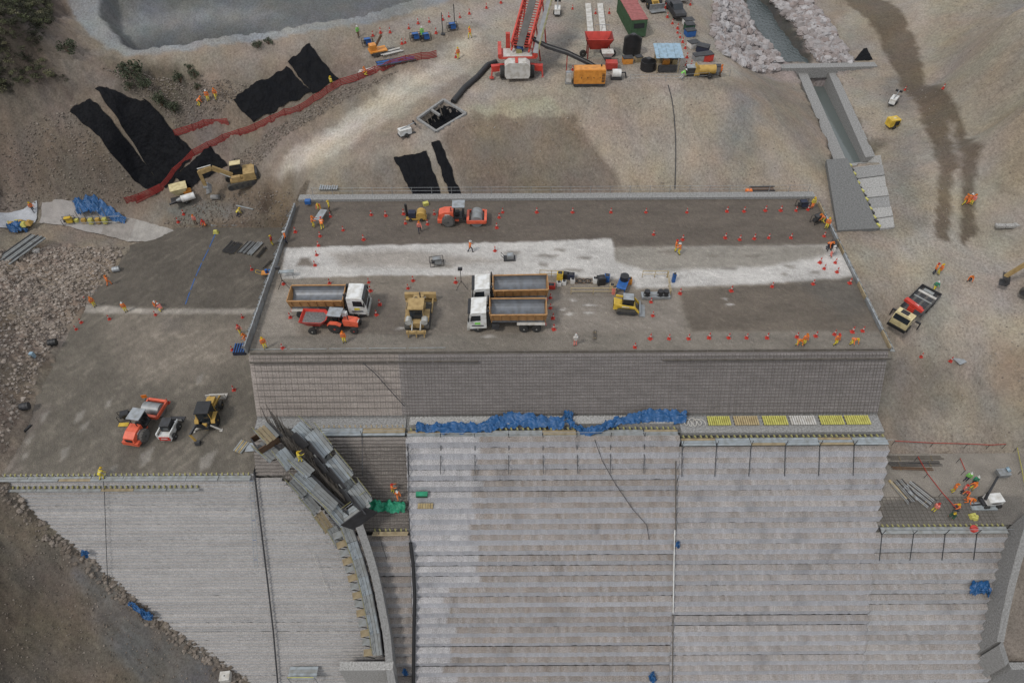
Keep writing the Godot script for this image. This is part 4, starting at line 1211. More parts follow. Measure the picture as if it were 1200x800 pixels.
func ribbon_wall(top: Array, w: float, deep: float) -> SurfaceTool:
	var st := S()
	for i in top.size() - 1:
		var a: Vector3 = top[i]; var b: Vector3 = top[i + 1]
		var da: Vector3 = (b - top[maxi(i - 1, 0)]); da.y = 0
		var db: Vector3 = (top[mini(i + 2, top.size() - 1)] - a); db.y = 0
		var na := Vector3(da.z, 0, -da.x).normalized() * w / 2
		var nb := Vector3(db.z, 0, -db.x).normalized() * w / 2
		var dn := Vector3(0, -deep, 0)
		hexa(st, [a - na + dn, a + na + dn, b + nb + dn, b - nb + dn, a - na, a + na, b + nb, b - nb])
	return st

var wall_top := []

func build_walls():
	var p := []
	for q in [[414, 598], [424, 625], [433, 652], [441, 682], [447, 712], [453, 745], [456, 776]]: p.append(on_face(q[0], q[1], 3.4))
	wall_top = curve(p, 4)
	var t := thing("training_wall", "curved concrete chute wall with a pale top, beside the climbing formwork", "wall")
	part(t, "wall_body", ribbon_wall(wall_top, 0.8, 4.6), mat("concrete"))
	# the squared end block below it
	var e: Vector3 = wall_top[-1]
	var x0 := on_face(399, 780, 3.2).x
	box_part(t, "end_block", Vector3((x0 + e.x + 0.45) / 2, e.y - 3.2, e.z + 0.35), Vector3(e.x + 0.45 - x0, 6.4, 0.9), mat("pale_concrete"))
	var q2 := [e + Vector3(0.12, -0.02, 0.8), e + Vector3(0.45, -1.4, 2.2), e + Vector3(0.8, -3.0, 3.6)]
	part(t, "lower_body", ribbon_wall(curve(q2, 3), 0.8, 4.6), mat("concrete"))
	# right wall
	p = []
	for q in [[1212, 598], [1199, 640], [1188, 680], [1179, 720], [1173, 752]]: p.append(on_face(q[0], q[1], 4.2))
	var top := curve(p, 4)
	t = thing("training_wall", "curved concrete chute wall holding back rubble on the far side", "wall")
	part(t, "wall_body", ribbon_wall(top, 0.75, 6.5), mat("concrete"))
	var r2 := [p[-1] + Vector3(-0.02, 0, 0.1), on_face(1181, 778, 4.2)]
	part(t, "corner_body", ribbon_wall(r2, 0.75, 6.5), mat("concrete"))
	var e2: Vector3 = r2[1]
	box_part(t, "cross_body", e2 + Vector3(4.2, -3.25, 0.2), Vector3(8.0, 6.5, 0.75), mat("concrete"))
	# fill behind it
	var st := S()
	var g := []
	for i in 11:
		for j in 9:
			var a := (top[0] as Vector3).lerp(e2, i / 10.0)
			a.x = (top[mini(int(i * 1.6), top.size() - 1)] as Vector3).x if i < 10 else e2.x
			a.z = lerpf(top[0].z, e2.z, i / 10.0)
			a.y = lerpf(top[0].y, e2.y, i / 10.0) - 1.6 + nz.get_noise_2d(i * 3.1, j * 2.7) * 0.7
			g.append(a + Vector3(j * 1.3, j * 0.12, 0))
	for i in 10:
		for j in 8:
			var k := i * 9 + j
			for n in [k, k + 1, k + 10, k, k + 10, k + 9]:
				var c := flat(104, 97, 90); var v := 1.0 + 0.35 * nz.get_noise_2d(g[n].x * 0.9, g[n].z * 0.9)
				st.set_color(Color(c.r * v, c.g * v, c.b * v)); st.add_vertex(g[n])
	st.index(); st.generate_normals()
	tag(part(self, "backfill", st, mats["earth"]), "grey rubble fill behind the curved wall", "rubble", "", "structure")

# ---------------------------------------------------------------- formwork, walkways, tarps
# a working platform from a to b: planks, brackets, guard rail and a shutter panel hanging on one side
func platform(label: String, a: Vector3, b: Vector3, w: float, planks: int, plank_m: String, rail_side: int, panel: float, group := ""):
	var mid := (a + b) / 2
	var d := b - a
	var l := d.length()
	var t := thing("formwork_platform", label, "platform", mid, 0.0, group)
	var x := d / l
	var z := x.cross(Vector3.UP).normalized()
	var y := z.cross(x)
	var bs := Basis(x, y, z)
	for i in planks:
		var o := (i + 0.5) / planks * w - w / 2
		box_part(t, "plank", bs * Vector3(rng.randf_range(-0.06, 0.06), rng.randf_range(0, 0.02), o), Vector3(l - 0.06, 0.06, w / planks - 0.035), mat(plank_m if rng.randf() > 0.25 else "grey_plank"), bs)
	for s in [-0.36, 0.36]:
		var st := S()
		beam(st, bs * Vector3(l * s, -0.08, -w / 2), bs * Vector3(l * s, -0.08, w / 2), 0.1, 0.12)
		beam(st, bs * Vector3(l * s, -0.1, w / 2 * rail_side), bs * Vector3(l * s, 0, -w / 2 * rail_side) + Vector3(0, -1.6, 0), 0.08, 0.08)
		part(t, "bracket", st, mat("dark_steel"))
	if rail_side != 0:
		for s in [-0.46, 0.0, 0.46]:
			rod_part(t, "rail_post", [bs * Vector3(l * s, 0, w / 2 * rail_side), bs * Vector3(l * s, 0, w / 2 * rail_side) + Vector3(0, 1.0, 0)], 0.03, mat("galv"), 5)
		for h in [0.5, 0.95]:
			rod_part(t, "guard_rail", [bs * Vector3(-l / 2, 0, w / 2 * rail_side) + Vector3(0, h, 0), bs * Vector3(l / 2, 0, w / 2 * rail_side) + Vector3(0, h, 0)], 0.03, mat("galv" if h < 0.9 else "olive"), 5)
	if panel > 0.0:
		var st := S()
		var o := bs * Vector3(0, 0, -w / 2 * rail_side * 1.06)
		bx(st, o + Vector3(0, -panel / 2 + 0.5, 0), Vector3(l - 0.05, panel, 0.1), Basis(x, Vector3.UP if absf(x.y) < 0.01 else y, z))
		part(t, "shutter_panel", st, mat("dark_steel"))
	return t

var clamp_mesh := BoxMesh.new()
func face_walk(called: String, label: String, x0: float, x1: float, y: float, z0: float, w: float, planks: int, m: String, edge := "olive", struts := true):
	var t := thing(called, label, "walkway", Vector3((x0 + x1) / 2, y, z0))
	var c := (x0 + x1) / 2
	clamp_mesh.size = Vector3(0.14, 0.16, 0.32)
	var n := maxi(1, int((x1 - x0) / 3.3))
	var l := (x1 - x0) / n
	for i in n:
		var xm := x0 + (i + 0.5) * l - c
		for k in planks:
			box_part(t, "plank", Vector3(xm + rng.randf_range(-0.05, 0.05), rng.randf_range(0, 0.02), (k + 0.5) * w / planks), Vector3(l - 0.05, 0.06, w / planks - 0.03), mat(m if rng.randf() > 0.2 else "timber"))
		var xs := x0 + i * l - c
		if struts:
			var st := S()
			beam(st, Vector3(xs, -0.1, 0), Vector3(xs, -0.1, w), 0.1, 0.14)
			beam(st, Vector3(xs, -0.1, w), Vector3(xs + rng.randf_range(-0.1, 0.1), -2.6, face_z(y - 2.6) + 0.72 - z0), 0.07, 0.07)
			beam(st, Vector3(xs, -0.1, w * 0.98), Vector3(xs, 1.0, w * 1.02), 0.05, 0.05)
			part(t, "bracket", st, mat("dark_steel"))
			rod_part(t, "guard_rail", [Vector3(xs, 1.0, w * 1.02), Vector3(xs + l, 1.0, w * 1.02)], 0.03, mat("galv"), 5)
		if edge:
			var q := int(l / 0.55)
			for k in q:
				var o := mesh_part(t, "clamp", clamp_mesh, mat(edge))
				o.position = Vector3(xs + (k + 0.5) * l / q + rng.randf_range(-0.05, 0.05), 0.08, -0.16); o.rotation.y = 0.35 + rng.randf_range(-0.15, 0.15)
	return t

func tarp(label: String, pts: Array, ws: Array, m := "tarp", called := "tarpaulin"):
	var st := S()
	var g := []
	var path := curve(pts, 14)
	var nj := 13
	for i in path.size():
		var f := float(i) / (path.size() - 1) * (ws.size() - 1)
		var w := lerpf(ws[int(f)], ws[mini(int(f) + 1, ws.size() - 1)], f - int(f))
		var d: Vector3 = path[mini(i + 1, path.size() - 1)] - path[maxi(i - 1, 0)]
		d.y = 0
		var n := Vector3(-d.z, 0, d.x).normalized()
		n = (n + Vector3(0, -0.7 * n.z, 0))
		for j in nj:
			var s := float(j) / (nj - 1) - 0.5
			var p: Vector3 = path[i] + n * w * s * (1.0 + 0.35 * nz.get_noise_2d(i * 0.25, 3.0 if s > 0 else 8.0))
			p += n * 0.25 * nz.get_noise_2d(i * 0.13, 9.0) * (0.4 if j in [0, nj - 1] else 1.0)
			p += Vector3(0.2 * nz.get_noise_2d(p.x * 1.1, j * 0.5), 0.42 * nz2.get_noise_2d(p.x * 0.55, p.z * 0.75 + p.y * 0.5) + 0.22 * nz2.get_noise_2d(p.x * 1.7 + 9, p.z * 1.7), 0)
			g.append(p)
	st.set_smooth_group(0)
	for i in path.size() - 1:
		for j in nj - 1:
			var a := i * nj + j
			for k in [a, a + nj, a + nj + 1, a, a + nj + 1, a + 1]: st.add_vertex(g[k])
	st.index(); st.generate_normals()
	tag(part(self, called, st, mat(m)), label, "tarpaulin")

func build_formwork():
	# shutters along the left side of the upper deck
	var t := thing("side_formwork", "row of grey steel shutter panels along the left edge of the upper deck", "formwork", Vector3(DECK_LEFT, 0, DECK_FRONT))
	for i in 10:
		var z := -0.2 - (i + 0.5) * 2.5
		var h := 1.15 - 0.05 * i
		var o := box_part(t, "shutter_panel", Vector3(-0.12, h / 2 - 0.05, z), Vector3(0.12, h + 0.1, 2.44), mat("galv" if i % 3 else "steel"))
		var st := S()
		for k in 5: bx(st, Vector3(-0.25, h / 2, z - 1.1 + k * 0.55), Vector3(0.14, h - 0.06, 0.09))
		part(o, "rib", st, mat("galv"))
		st = S()
		beam(st, Vector3(-0.2, h * 0.9, z), Vector3(-1.2, -0.5, z), 0.07, 0.07)
		beam(st, Vector3(-1.2, -0.5, z), Vector3(-0.05, -0.5, z), 0.07, 0.07)
		part(t, "prop", st, mat("galv"))
	t = thing("side_formwork", "low timber and steel shutters along the right edge of the upper deck", "formwork", Vector3(DECK_RIGHT, 0, DECK_FRONT))
	for i in 10:
		var z := -0.2 - (i + 0.5) * 2.5
		var o := box_part(t, "shutter_panel", Vector3(0.12, 0.0, z), Vector3(0.12, 0.8, 2.44), mat("timber" if i % 3 == 0 else "galv"))
		var st := S()
		for k in 3:
			beam(st, Vector3(0.2, 0.3, z - 0.8 + k * 0.8), Vector3(0.95, -0.6 + rng.randf() * 0.2, z - 0.8 + k * 0.8 + rng.randf_range(-0.3, 0.3)), 0.08, 0.08)
		part(t, "prop", st, mat("steel"))
		box_part(t, "walk_plank", Vector3(0.6, -0.35, z), Vector3(0.5, 0.06, 2.4), mat("grey_plank"))
	# edge beams at the downstream edge of the upper deck
	t = thing("edge_beam", "dark rusty edge beams laid along the front edge of the upper deck", "beams", Vector3(0, 0, DECK_FRONT))
	for i in 14:
		var x := DECK_LEFT + 0.2 + i * 4.82
		box_part(t, "beam", Vector3(x + 2.4, 0.1, -0.16), Vector3(4.7, 0.2, 0.14), mat("rebar"))
		if i < 5 or i > 8: box_part(t, "lower_beam", Vector3(x + 2.4, -0.5, 0.62), Vector3(4.7, 0.2, 0.14), mat("rebar"))
	for i in 5: box_part(t, "lane_batten", Vector3(DECK_LEFT + 2 + i * 4.2, 0.04, -0.75 - 0.02 * i), Vector3(3.9, 0.05, 0.1), mat("grey_plank"))
	# ledge walkways
	t = face_walk("ledge_walkway", "grey plank walkway under the blue tarpaulins on the chute ledge", -11.2, 17.6, -6.35, 6.4, 0.95, 3, "grey_plank", "olive")
	face_walk("ledge_walkway", "pale plank walkway below the yellow shutter panels on the ledge", 17.9, DECK_RIGHT, -6.7, 7.3, 0.95, 3, "blue_plank", "olive")
	face_walk("ledge_walkway", "worn plank walkway left of the blue tarpaulins, above the raw strip", -20.6, -11.5, -6.45, 5.9, 1.0, 3, "blue_plank", "timber")
	face_walk("ledge_walkway", "narrow walkway with yellow clamps along the front edge of the low deck", -62.0, DECK_LEFT - 0.2, LOW_DECK - 0.15, 9.85, 0.6, 2, "grey_plank", "olive", false)
	face_walk("ledge_walkway", "lower narrow walkway with yellow clamps beneath the low deck edge", -58.0, -33.6, LOW_DECK - 1.2, 10.75, 0.32, 1, "grey_plank", "olive", false)
	face_walk("ledge_walkway", "walkway with yellow clamps along the front edge of the right pad", DECK_RIGHT + 0.2, 53.6, PAD - 0.15, 13.7, 0.8, 2, "grey_plank", "olive")
	# fresh concrete step on the ledge
	tag(box_part(self, "fresh_step", Vector3(3.1, -6.4, 5.2), Vector3(28.4, 0.6, 1.05), mat("pale_concrete")), "clean white strip of fresh concrete under the blue tarpaulins", "concrete strip")
	tag(box_part(self, "ledge_slab", Vector3(28.8, -6.6, 5.75), Vector3(21.6, 0.6, 2.2), mat("concrete")), "grey concrete ledge carrying the yellow shutter panels", "concrete ledge")
	tag(box_part(self, "ledge_slab", Vector3(-19.6, -6.6, 5.3), Vector3(16.2, 0.5, 1.3), mat("concrete")), "grey concrete ledge behind the worn plank walkway", "concrete ledge")
	# yellow shutter panels
	var px := [[829, 857, "form_yellow"], [860, 890, "pale_timber"], [894, 924, "form_yellow"], [926, 957, "off_white"], [961, 990, "form_yellow"], [991, 1021, "form_yellow"]]
	var names := ["yellow slatted shutter panel next to the coiled rope end of the tarpaulin", "tan slatted shutter panel lying between two yellow panels", "yellow slatted shutter panel between the tan and the grey panel", "faded grey slatted shutter panel on the ledge", "yellow slatted shutter panel beside the faded grey panel", "yellow slatted shutter panel at the right end of the ledge"]
	for i in 6:
		var a := spot(px[i][0], 495, -6.2); var b := spot(px[i][1], 495, -6.2)
		var s := thing("slatted_shutter", names[i], "shutter panel", Vector3((a.x + b.x) / 2, -6.3, 5.45))
		var l := b.x - a.x - 0.1
		for k in 11: box_part(s, "slat", Vector3((k + 0.5) / 11.0 * l - l / 2, 0.19, 0), Vector3(l / 11.0 - 0.07, 0.1, 1.15), mat(px[i][2]), Basis(Vector3.UP, rng.randf_range(-0.02, 0.02)))
		for z in [-0.42, 0.0, 0.42]: box_part(s, "rail", Vector3(0, 0.07, z), Vector3(l, 0.14, 0.12), mat("dark_steel"))
	var ropes := S()
	for i in 60:
		var f := i / 60.0
		var a := f * 26.0; var b2 := (i + 1) / 60.0 * 26.0
		cyl(ropes, Vector3(18.5 + f * 2.0 + cos(a) * 0.3, -6.15 + 0.12 * sin(a * 0.7), 5.6 + sin(a) * 0.45), Vector3(18.5 + (i + 1) / 60.0 * 2.0 + cos(b2) * 0.3, -6.15 + 0.12 * sin(b2 * 0.7), 5.6 + sin(b2) * 0.45), 0.05, 0.05, 5)
	tag(part(self, "rope_coil", ropes, mat("off_white")), "pale rope bundle at the right end of the blue tarpaulin", "rope")
	# blue tarpaulins
	var P := func(a): 
		var r := []
		for q in a: r.append(spot(q[0], q[1], q[2]))
		return r
	tarp("long crumpled blue tarpaulin draped over the walkway and fresh concrete", P.call([[487, 503, -6.1], [505, 502, -6.0], [530, 503, -6.0], [560, 502, -6.0], [580, 497, -5.9], [600, 493, -5.9], [630, 495, -5.9], [661, 497, -5.95]]), [0.7, 0.8, 1.0, 0.9, 1.2, 1.3, 1.0, 1.2])
	tarp("twisted blue tarpaulin sagging below the walkway edge and back up", P.call([[663, 492, -5.9], [674, 501, -6.0], [690, 507, -6.1], [706, 502, -6.0], [722, 495, -5.9], [745, 491, -5.9], [760, 489, -5.85], [780, 488, -5.85], [804, 490, -5.9]]), [0.5, 0.5, 0.8, 0.7, 0.7, 0.9, 1.1, 1.2, 0.9])
	tarp("small knot of blue tarpaulin above the gap between the two long ones", P.call([[660, 486, -5.7], [666, 487, -5.7], [671, 488, -5.75]]), [0.6, 0.9, 0.5])
	var sheets := func(label, a, ws, up):
		var r := []
		for q in a: r.append(on_face(q[0], q[1], up))
		tarp(label, r, ws)
	sheets.call("blue tarpaulin scrap on the steps next to the right chute wall", [[1138, 689], [1146, 690], [1154, 690], [1160, 697]], [0.9, 1.1, 1.0, 0.9], 0.75)
	sheets.call("small blue scrap at the bottom of the central steps", [[762, 790], [765, 795], [768, 799]], [0.5, 0.7, 0.6], 0.75)
	sheets.call("small blue scrap beside the white joint pipe", [[793, 636], [794, 640], [795, 643]], [0.4, 0.6, 0.3], 0.75)
	sheets.call("small blue scrap on the stones beside the left steps", [[95, 649], [99, 649], [103, 651]], [0.4, 0.6, 0.5], 1.0)
	sheets.call("dark blue sheet lying where the left steps meet the slope", [[150, 707], [162, 715], [172, 722], [180, 725]], [0.4, 0.5, 0.7, 0.5], 0.9)
	sheets.call("small blue scrap below the curved wall end", [[472, 787], [475, 789], [478, 791]], [0.4, 0.5, 0.3], 0.75)
	# green mat under the two workers
	var gm := []
	for q in [[433, 594], [448, 594], [462, 595], [475, 596]]: gm.append(on_face(q[0], q[1], 0.3))
	tarp("green mesh mat spread below the raw strip", gm, [0.9, 1.0, 1.0, 0.9], "mesh_green", "green_mat")
	face_walk("ledge_walkway", "short timber walkway under the green mat", -15.3, -11.4, -14.6, face_z(-14.9), 0.5, 2, "timber", "olive", false)
	# joints, pipes and hoses on the face
	var line := func(a, up, r, m, called, label, cat):
		var pts := []
		for q in a: pts.append(on_face(q[0], q[1], up))
		tag(rod_part(self, called, pts, r, mat(m), 7), label, cat)
	line.call([[481, 636], [484, 660], [486, 700], [485, 740], [484, 830]], 0.75, 0.2, "black", "drain_pipe", "thick black drain pipe running down the steps beside the curved wall", "pipe")
	line.call([[478, 520], [479, 560], [479, 600], [481, 640]], 0.75, 0.05, "dark_steel", "joint_cable", "dark cable in the joint above the black drain pipe", "cable")
	line.call([[792, 540], [792, 580], [792, 622]], 0.72, 0.06, "rebar", "joint_cable", "rusty brown pipe at the top of the middle joint", "pipe")
	line.call([[791, 621], [790, 660], [789, 718]], 0.75, 0.07, "white", "joint_pipe", "thin white pipe lying along the middle joint", "pipe")
	line.call([[789, 720], [788.5, 760], [788, 830]], 0.72, 0.06, "rebar", "joint_cable", "rusty brown pipe at the foot of the middle joint", "pipe")
	line.call([[298, 556], [302, 590], [307, 630], [313, 680], [320, 740], [326, 810]], 0.5, 0.09, "dark_steel", "joint_cable", "dark pipe following the joint between left face and chute", "pipe")
	line.call([[697, 515], [706, 540], [722, 568], [742, 597], [758, 615], [761, 632]], 0.75, 0.035, "dark_steel", "hose", "thin dark hose sagging diagonally across the central steps", "hose")
	line.call([[120, 556], [122, 580], [124, 640], [126, 690]], 0.5, 0.035, "dark_steel", "hose", "thin hose hanging straight down the left face", "hose")
	line.call([[366, 648], [374, 668], [386, 698]], 0.5, 0.03, "off_white", "hose", "pale thin line lying aslant on the left face", "hose")
	line.call([[442, 620], [448, 640], [453, 655]], 0.75, 0.03, "dark_steel", "hose", "short thin hose beside the curved wall top", "hose")
	var pts := []
	for q in [[425, 425], [440, 438], [455, 455], [474, 476]]:
		var y := lerpf(-0.4, -4.9, (q[1] - 425) / 51.0)
		pts.append(spot(q[0], q[1], y))
	tag(rod_part(self, "hose", pts, 0.05, mat("dark_steel"), 6), "dark hose hanging diagonally over the raw upper face", "hose")
	# climbing formwork along the training wall
	climbing()

func climbing():
	var n := 0
	var rows := [
		# px from, px to, height over the face, width, planks, material, rail side, panel
		[[346, 498], [362, 513], 4.6, 1.3, 4, "blue_plank", -1, 2.6], [[363, 506], [384, 532], 4.8, 1.5, 4, "blue_plank", -1, 2.6], [[372, 528], [386, 545], 4.0, 1.2, 3, "grey_plank", -1, 2.2], [[387, 537], [408, 562], 4.6, 1.5, 4, "blue_plank", -1, 2.6], [[402, 563], [414, 578], 4.1, 1.3, 3, "grey_plank", -1, 2.4], [[413, 570], [430, 592], 4.4, 1.5, 4, "grey_plank", -1, 2.4],
		[[432, 587], [403, 608], 4.3, 1.4, 4, "blue_plank", 1, 2.2],
		[[327, 528], [342, 547], 4.6, 1.4, 3, "blue_plank", 1, 2.6], [[344, 538], [364, 556], 5.4, 1.3, 4, "blue_plank", 1, 0.0], [[347, 553], [372, 577], 4.4, 1.4, 4, "blue_plank", 1, 2.6], [[366, 572], [392, 596], 4.5, 1.4, 4, "grey_plank", 1, 2.6], [[386, 592], [404, 613], 4.2, 1.3, 4, "blue_plank", 1, 2.4],
		[[341, 562], [358, 580], 2.6, 1.2, 3, "grey_plank", 1, 0.0], [[356, 582], [372, 600], 2.4, 1.1, 3, "grey_plank", 1, 0.0], [[372, 602], [386, 622], 2.3, 1.1, 3, "timber", 1, 0.0], [[388, 618], [400, 640], 2.3, 1.1, 3, "grey_plank", 1, 0.0],
		[[305, 500], [320, 516], 4.2, 1.6, 4, "timber", 1, 2.0], [[303, 520], [322, 536], 3.6, 1.6, 4, "grey_plank", 1, 1.6],
	]
	var words := ["upper narrow", "long upper pale", "low dark", "long pale middle", "sunken grey", "last grey", "crosswise end", "left pale", "raised yellow-framed", "left middle pale", "left grey", "left lower pale", "small hanging upper", "small hanging second", "small hanging timber", "small hanging last", "top corner timber", "top corner grey"]
	for r in rows:
		var a := on_face(r[0][0], r[0][1], r[2]); var b := on_face(r[1][0], r[1][1], r[2])
		platform(words[n] + " platform of the climbing formwork above the curved wall", a, b, r[3], r[4], r[5], r[6], r[7])
		n += 1
	# platforms hung on the left side of the finished wall, with their brackets
	var i := 1
	var w := 0
	while i < wall_top.size() - 3:
		var a: Vector3 = wall_top[i]; var b: Vector3 = wall_top[mini(i + 3, wall_top.size() - 1)]
		var d := (b - a); d.y = 0
		var nn := Vector3(-d.z, 0, d.x).normalized()
		if nn.x > 0: nn = -nn
		var o := nn * 1.25 + Vector3(0, -0.9, 0)
		platform(["first", "second", "third", "fourth", "fifth", "sixth", "seventh", "eighth"][w] + " hung platform from the top along the curved wall's outer side", a + o, b + o, 1.1, 3, "blue_plank" if w % 2 else "grey_plank", 1, 1.2)
		for k in 2:
			var p := a.lerp(b, k * 0.5 + 0.25) + nn * 2.3 + Vector3(0, -1.5, 0)
			var t := thing("outrigger_bracket", "small plank bracket sticking out beside the hung platforms of the curved wall", "bracket", p, atan2(-nn.z, nn.x), "plank brackets along the curved wall")
			box_part(t, "plank", Vector3(0, 0, 0), Vector3(1.1, 0.08, 0.75), mat("timber" if k else "grey_plank"))
			var st := S()
			beam(st, Vector3(0.5, -0.05, 0.3), Vector3(-0.5, -1.3, 0.3), 0.07, 0.07); beam(st, Vector3(0.5, -0.05, -0.3), Vector3(-0.5, -1.3, -0.3), 0.07, 0.07); beam(st, Vector3(-0.5, -1.3, 0.3), Vector3(-0.5, 0, 0.3), 0.06, 0.06)
			part(t, "frame", st, mat("dark_steel"))
		i += 3; w += 1
	# reinforcement cage of the next wall lift, standing in the gap between the platforms
	var t := thing("rebar_cage", "dark brown reinforcement cage standing in the gap between the formwork platforms", "rebar cage")
	var A := on_face(322, 505, 0.5); var B := on_face(413, 598, 0.5)
	var st := S()
	for k in 46:
		var p := A.lerp(B, k / 45.0)
		for s in [-0.35, 0.35]:
			var q := p + Vector3(s * 0.7, 0, -s * 0.7)
			beam(st, q, q + Vector3(rng.randf_range(-0.1, 0.1), rng.randf_range(3.2, 5.0), rng.randf_range(-0.1, 0.1)), 0.04, 0.04)
	tag(part(t, "vertical_bars", st, mat("rebar")), "", "", "", "stuff")
	st = S()
	for k in 11:
		for s in [-0.35, 0.35]:
			var o := Vector3(s * 0.7, 0.4 + k * 0.3, -s * 0.7)
			beam(st, A + o, B + o, 0.04, 0.04)
	tag(part(t, "horizontal_bars", st, mat("rebar")), "", "", "", "stuff")
	t = thing("timber_form", "dark framed timber box form at the top of the rebar cage", "form", on_face(312, 518, 2.6), 0.7)
	for s in [-1, 1]:
		box_part(t, "side_board", Vector3(0, 0.4, s * 0.9), Vector3(2.2, 0.9, 0.1), mat("brown"))
		box_part(t, "end_board", Vector3(s * 1.1, 0.4, 0), Vector3(0.1, 0.9, 1.7), mat("dark_steel"))
	box_part(t, "red_sack", Vector3(0.4, 0.7, 0.6), Vector3(0.7, 0.35, 0.5), mat("red"))
	# scaffold ladder where the low deck ends
	t = thing("ladder_run", "thin steel ladder run down the joint at the end of the low deck", "ladder")
	var a := Vector3(DECK_LEFT - 0.15, -9.6, 10.1); var b := Vector3(DECK_LEFT - 0.15, -17.0, face_z(-18.0) + 0.5)
	for s in [-0.2, 0.2]: rod_part(t, "stile", [a + Vector3(s, 0, 0), b + Vector3(s, 0, 0)], 0.035, mat("galv"), 5)
	for k in 18:
		var p := a.lerp(b, (k + 0.5) / 18.0)
		rod_part(t, "rung", [p - Vector3(0.2, 0, 0), p + Vector3(0.2, 0, 0)], 0.025, mat("galv" if k % 4 else "blue"), 4)

# ---------------------------------------------------------------- vehicles (forward is +x, y = 0 on the ground)
func tipper(label: String, at: Vector3, turn: float) -> Node3D:
	var t := thing("tipper_truck", label, "truck", at, turn, "tipper trucks on the upper deck")
	var st := S()
	for s in [-0.42, 0.42]: bx(st, Vector3(-0.3, 0.95, s), Vector3(7.6, 0.26, 0.12))
	for x in [-3.6, -1.6, 0.6, 2.4]: bx(st, Vector3(x, 0.95, 0), Vector3(0.14, 0.2, 0.8))
	part(t, "chassis", st, mat("dark_steel"))
	# cab
	var cab := prism_part(t, "cab", [2.25, 0.75, 4.1, 0.62, 4.25, 1.0, 4.2, 1.75, 3.95, 2.85, 3.7, 3.0, 2.25, 3.05], -1.2, 1.2, mat("white"))
	prism_part(cab, "windscreen", [4.225, 1.8, 4.24, 1.8, 4.0, 2.75, 3.985, 2.75], -1.06, 1.06, mat("glass"))
	for s in [-1, 1]:
		prism_part(cab, "side_window", [2.85, 1.9, 3.95, 1.78, 3.82, 2.6, 2.85, 2.66], s * 1.195, s * 1.21, mat("glass"))
		box_part(cab, "mirror", Vector3(4.1, 2.25, s * 1.42), Vector3(0.1, 0.5, 0.24), mat("black"))
		box_part(cab, "headlight", Vector3(4.2, 0.95, s * 0.92), Vector3(0.12, 0.18, 0.36), mat("silver"))
		box_part(cab, "door_sticker", Vector3(3.2, 1.45, s * 1.205), Vector3(0.6, 0.32, 0.01), mat("hi_yellow" if s > 0 else "hi_green"))
		box_part(cab, "step", Vector3(3.55, 0.5, s * 1.12), Vector3(0.5, 0.12, 0.24), mat("dark_steel"))
		box_part(t, "fender", Vector3(3.2, 1.16, s * 1.08), Vector3(1.25, 0.08, 0.42), mat("dark_steel"))
	box_part(cab, "bumper", Vector3(4.22, 0.62, 0), Vector3(0.25, 0.36, 2.42), mat("silver"))
	box_part(cab, "grille", Vector3(4.24, 1.3, 0), Vector3(0.06, 0.55, 1.7), mat("black"))
	box_part(cab, "visor", Vector3(4.06, 2.88, 0), Vector3(0.3, 0.08, 2.2), mat("black"))
	box_part(t, "air_intake", Vector3(2.05, 2.0, -0.9), Vector3(0.25, 2.2, 0.35), mat("black"))
	rod_part(t, "exhaust_stack", [Vector3(2.05, 1.0, 0.95), Vector3(2.05, 3.5, 0.95)], 0.09, mat("dark_steel"), 8)
	box_part(t, "fuel_tank", Vector3(1.3, 0.78, 1.0), Vector3(1.0, 0.55, 0.5), mat("steel"))
	box_part(t, "battery_box", Vector3(1.3, 0.8, -1.0), Vector3(0.8, 0.5, 0.5), mat("dark_steel"))
	# tub: open box, walls leaning out
	var tub := Node3D.new(); tub.name = "tub"; t.add_child(tub, true)
	var y0 := 1.35; var y1 := 2.75
	for s in [-1, 1]:
		st = S(); hexa(st, [Vector3(-3.95, y0 + 0.35, s * 0.95), Vector3(1.7, y0 + 0.35, s * 0.95), Vector3(1.7, y0 + 0.35, s * 1.02), Vector3(-3.95, y0 + 0.35, s * 1.02), Vector3(-4.1, y1, s * 1.17), Vector3(1.8, y1, s * 1.17), Vector3(1.8, y1, s * 1.24), Vector3(-4.1, y1, s * 1.24)])
		var wl := part(tub, "side", st, mat("tipper"))
		st = S(); hexa(st, [Vector3(-3.93, y0 + 0.36, s * 0.935), Vector3(1.68, y0 + 0.36, s * 0.935), Vector3(1.68, y0 + 0.36, s * 0.945), Vector3(-3.93, y0 + 0.36, s * 0.945), Vector3(-4.08, y1 - 0.03, s * 1.15), Vector3(1.78, y1 - 0.03, s * 1.15), Vector3(1.78, y1 - 0.03, s * 1.165), Vector3(-4.08, y1 - 0.03, s * 1.165)])
		part(wl, "liner", st, mat("tipper_in"))
		for x in 7:
			st = S(); beam(st, Vector3(-3.7 + x * 0.88, y0 + 0.35, s * 1.05), Vector3(-3.75 + x * 0.9, y1 - 0.06, s * 1.27), 0.06, 0.1); part(tub, "rib", st, mat("tipper"))
		st = S(); beam(st, Vector3(-4.1, y1, s * 1.22), Vector3(1.8, y1, s * 1.22), 0.14, 0.1); part(tub, "top_rail", st, mat("tipper"))
		box_part(t, "mudguard", Vector3(-2.5, 1.24, s * 1.0), Vector3(3.0, 0.08, 0.55), mat("off_white"))
	st = S(); prism(st, V2([-3.95, y0, 1.72, y0, 1.72, y0 + 0.4, -3.95, y0 + 0.4]), -0.96, 0.96); part(tub, "floor", st, mat("tipper_in"))
	st = S()
	hexa(st, [Vector3(1.66, y0, -1.0), Vector3(1.74, y0, -1.0), Vector3(1.74, y0, 1.0), Vector3(1.66, y0, 1.0), Vector3(1.86, y1 + 0.25, -1.22), Vector3(1.94, y1 + 0.25, -1.22), Vector3(1.94, y1 + 0.25, 1.22), Vector3(1.86, y1 + 0.25, 1.22)])
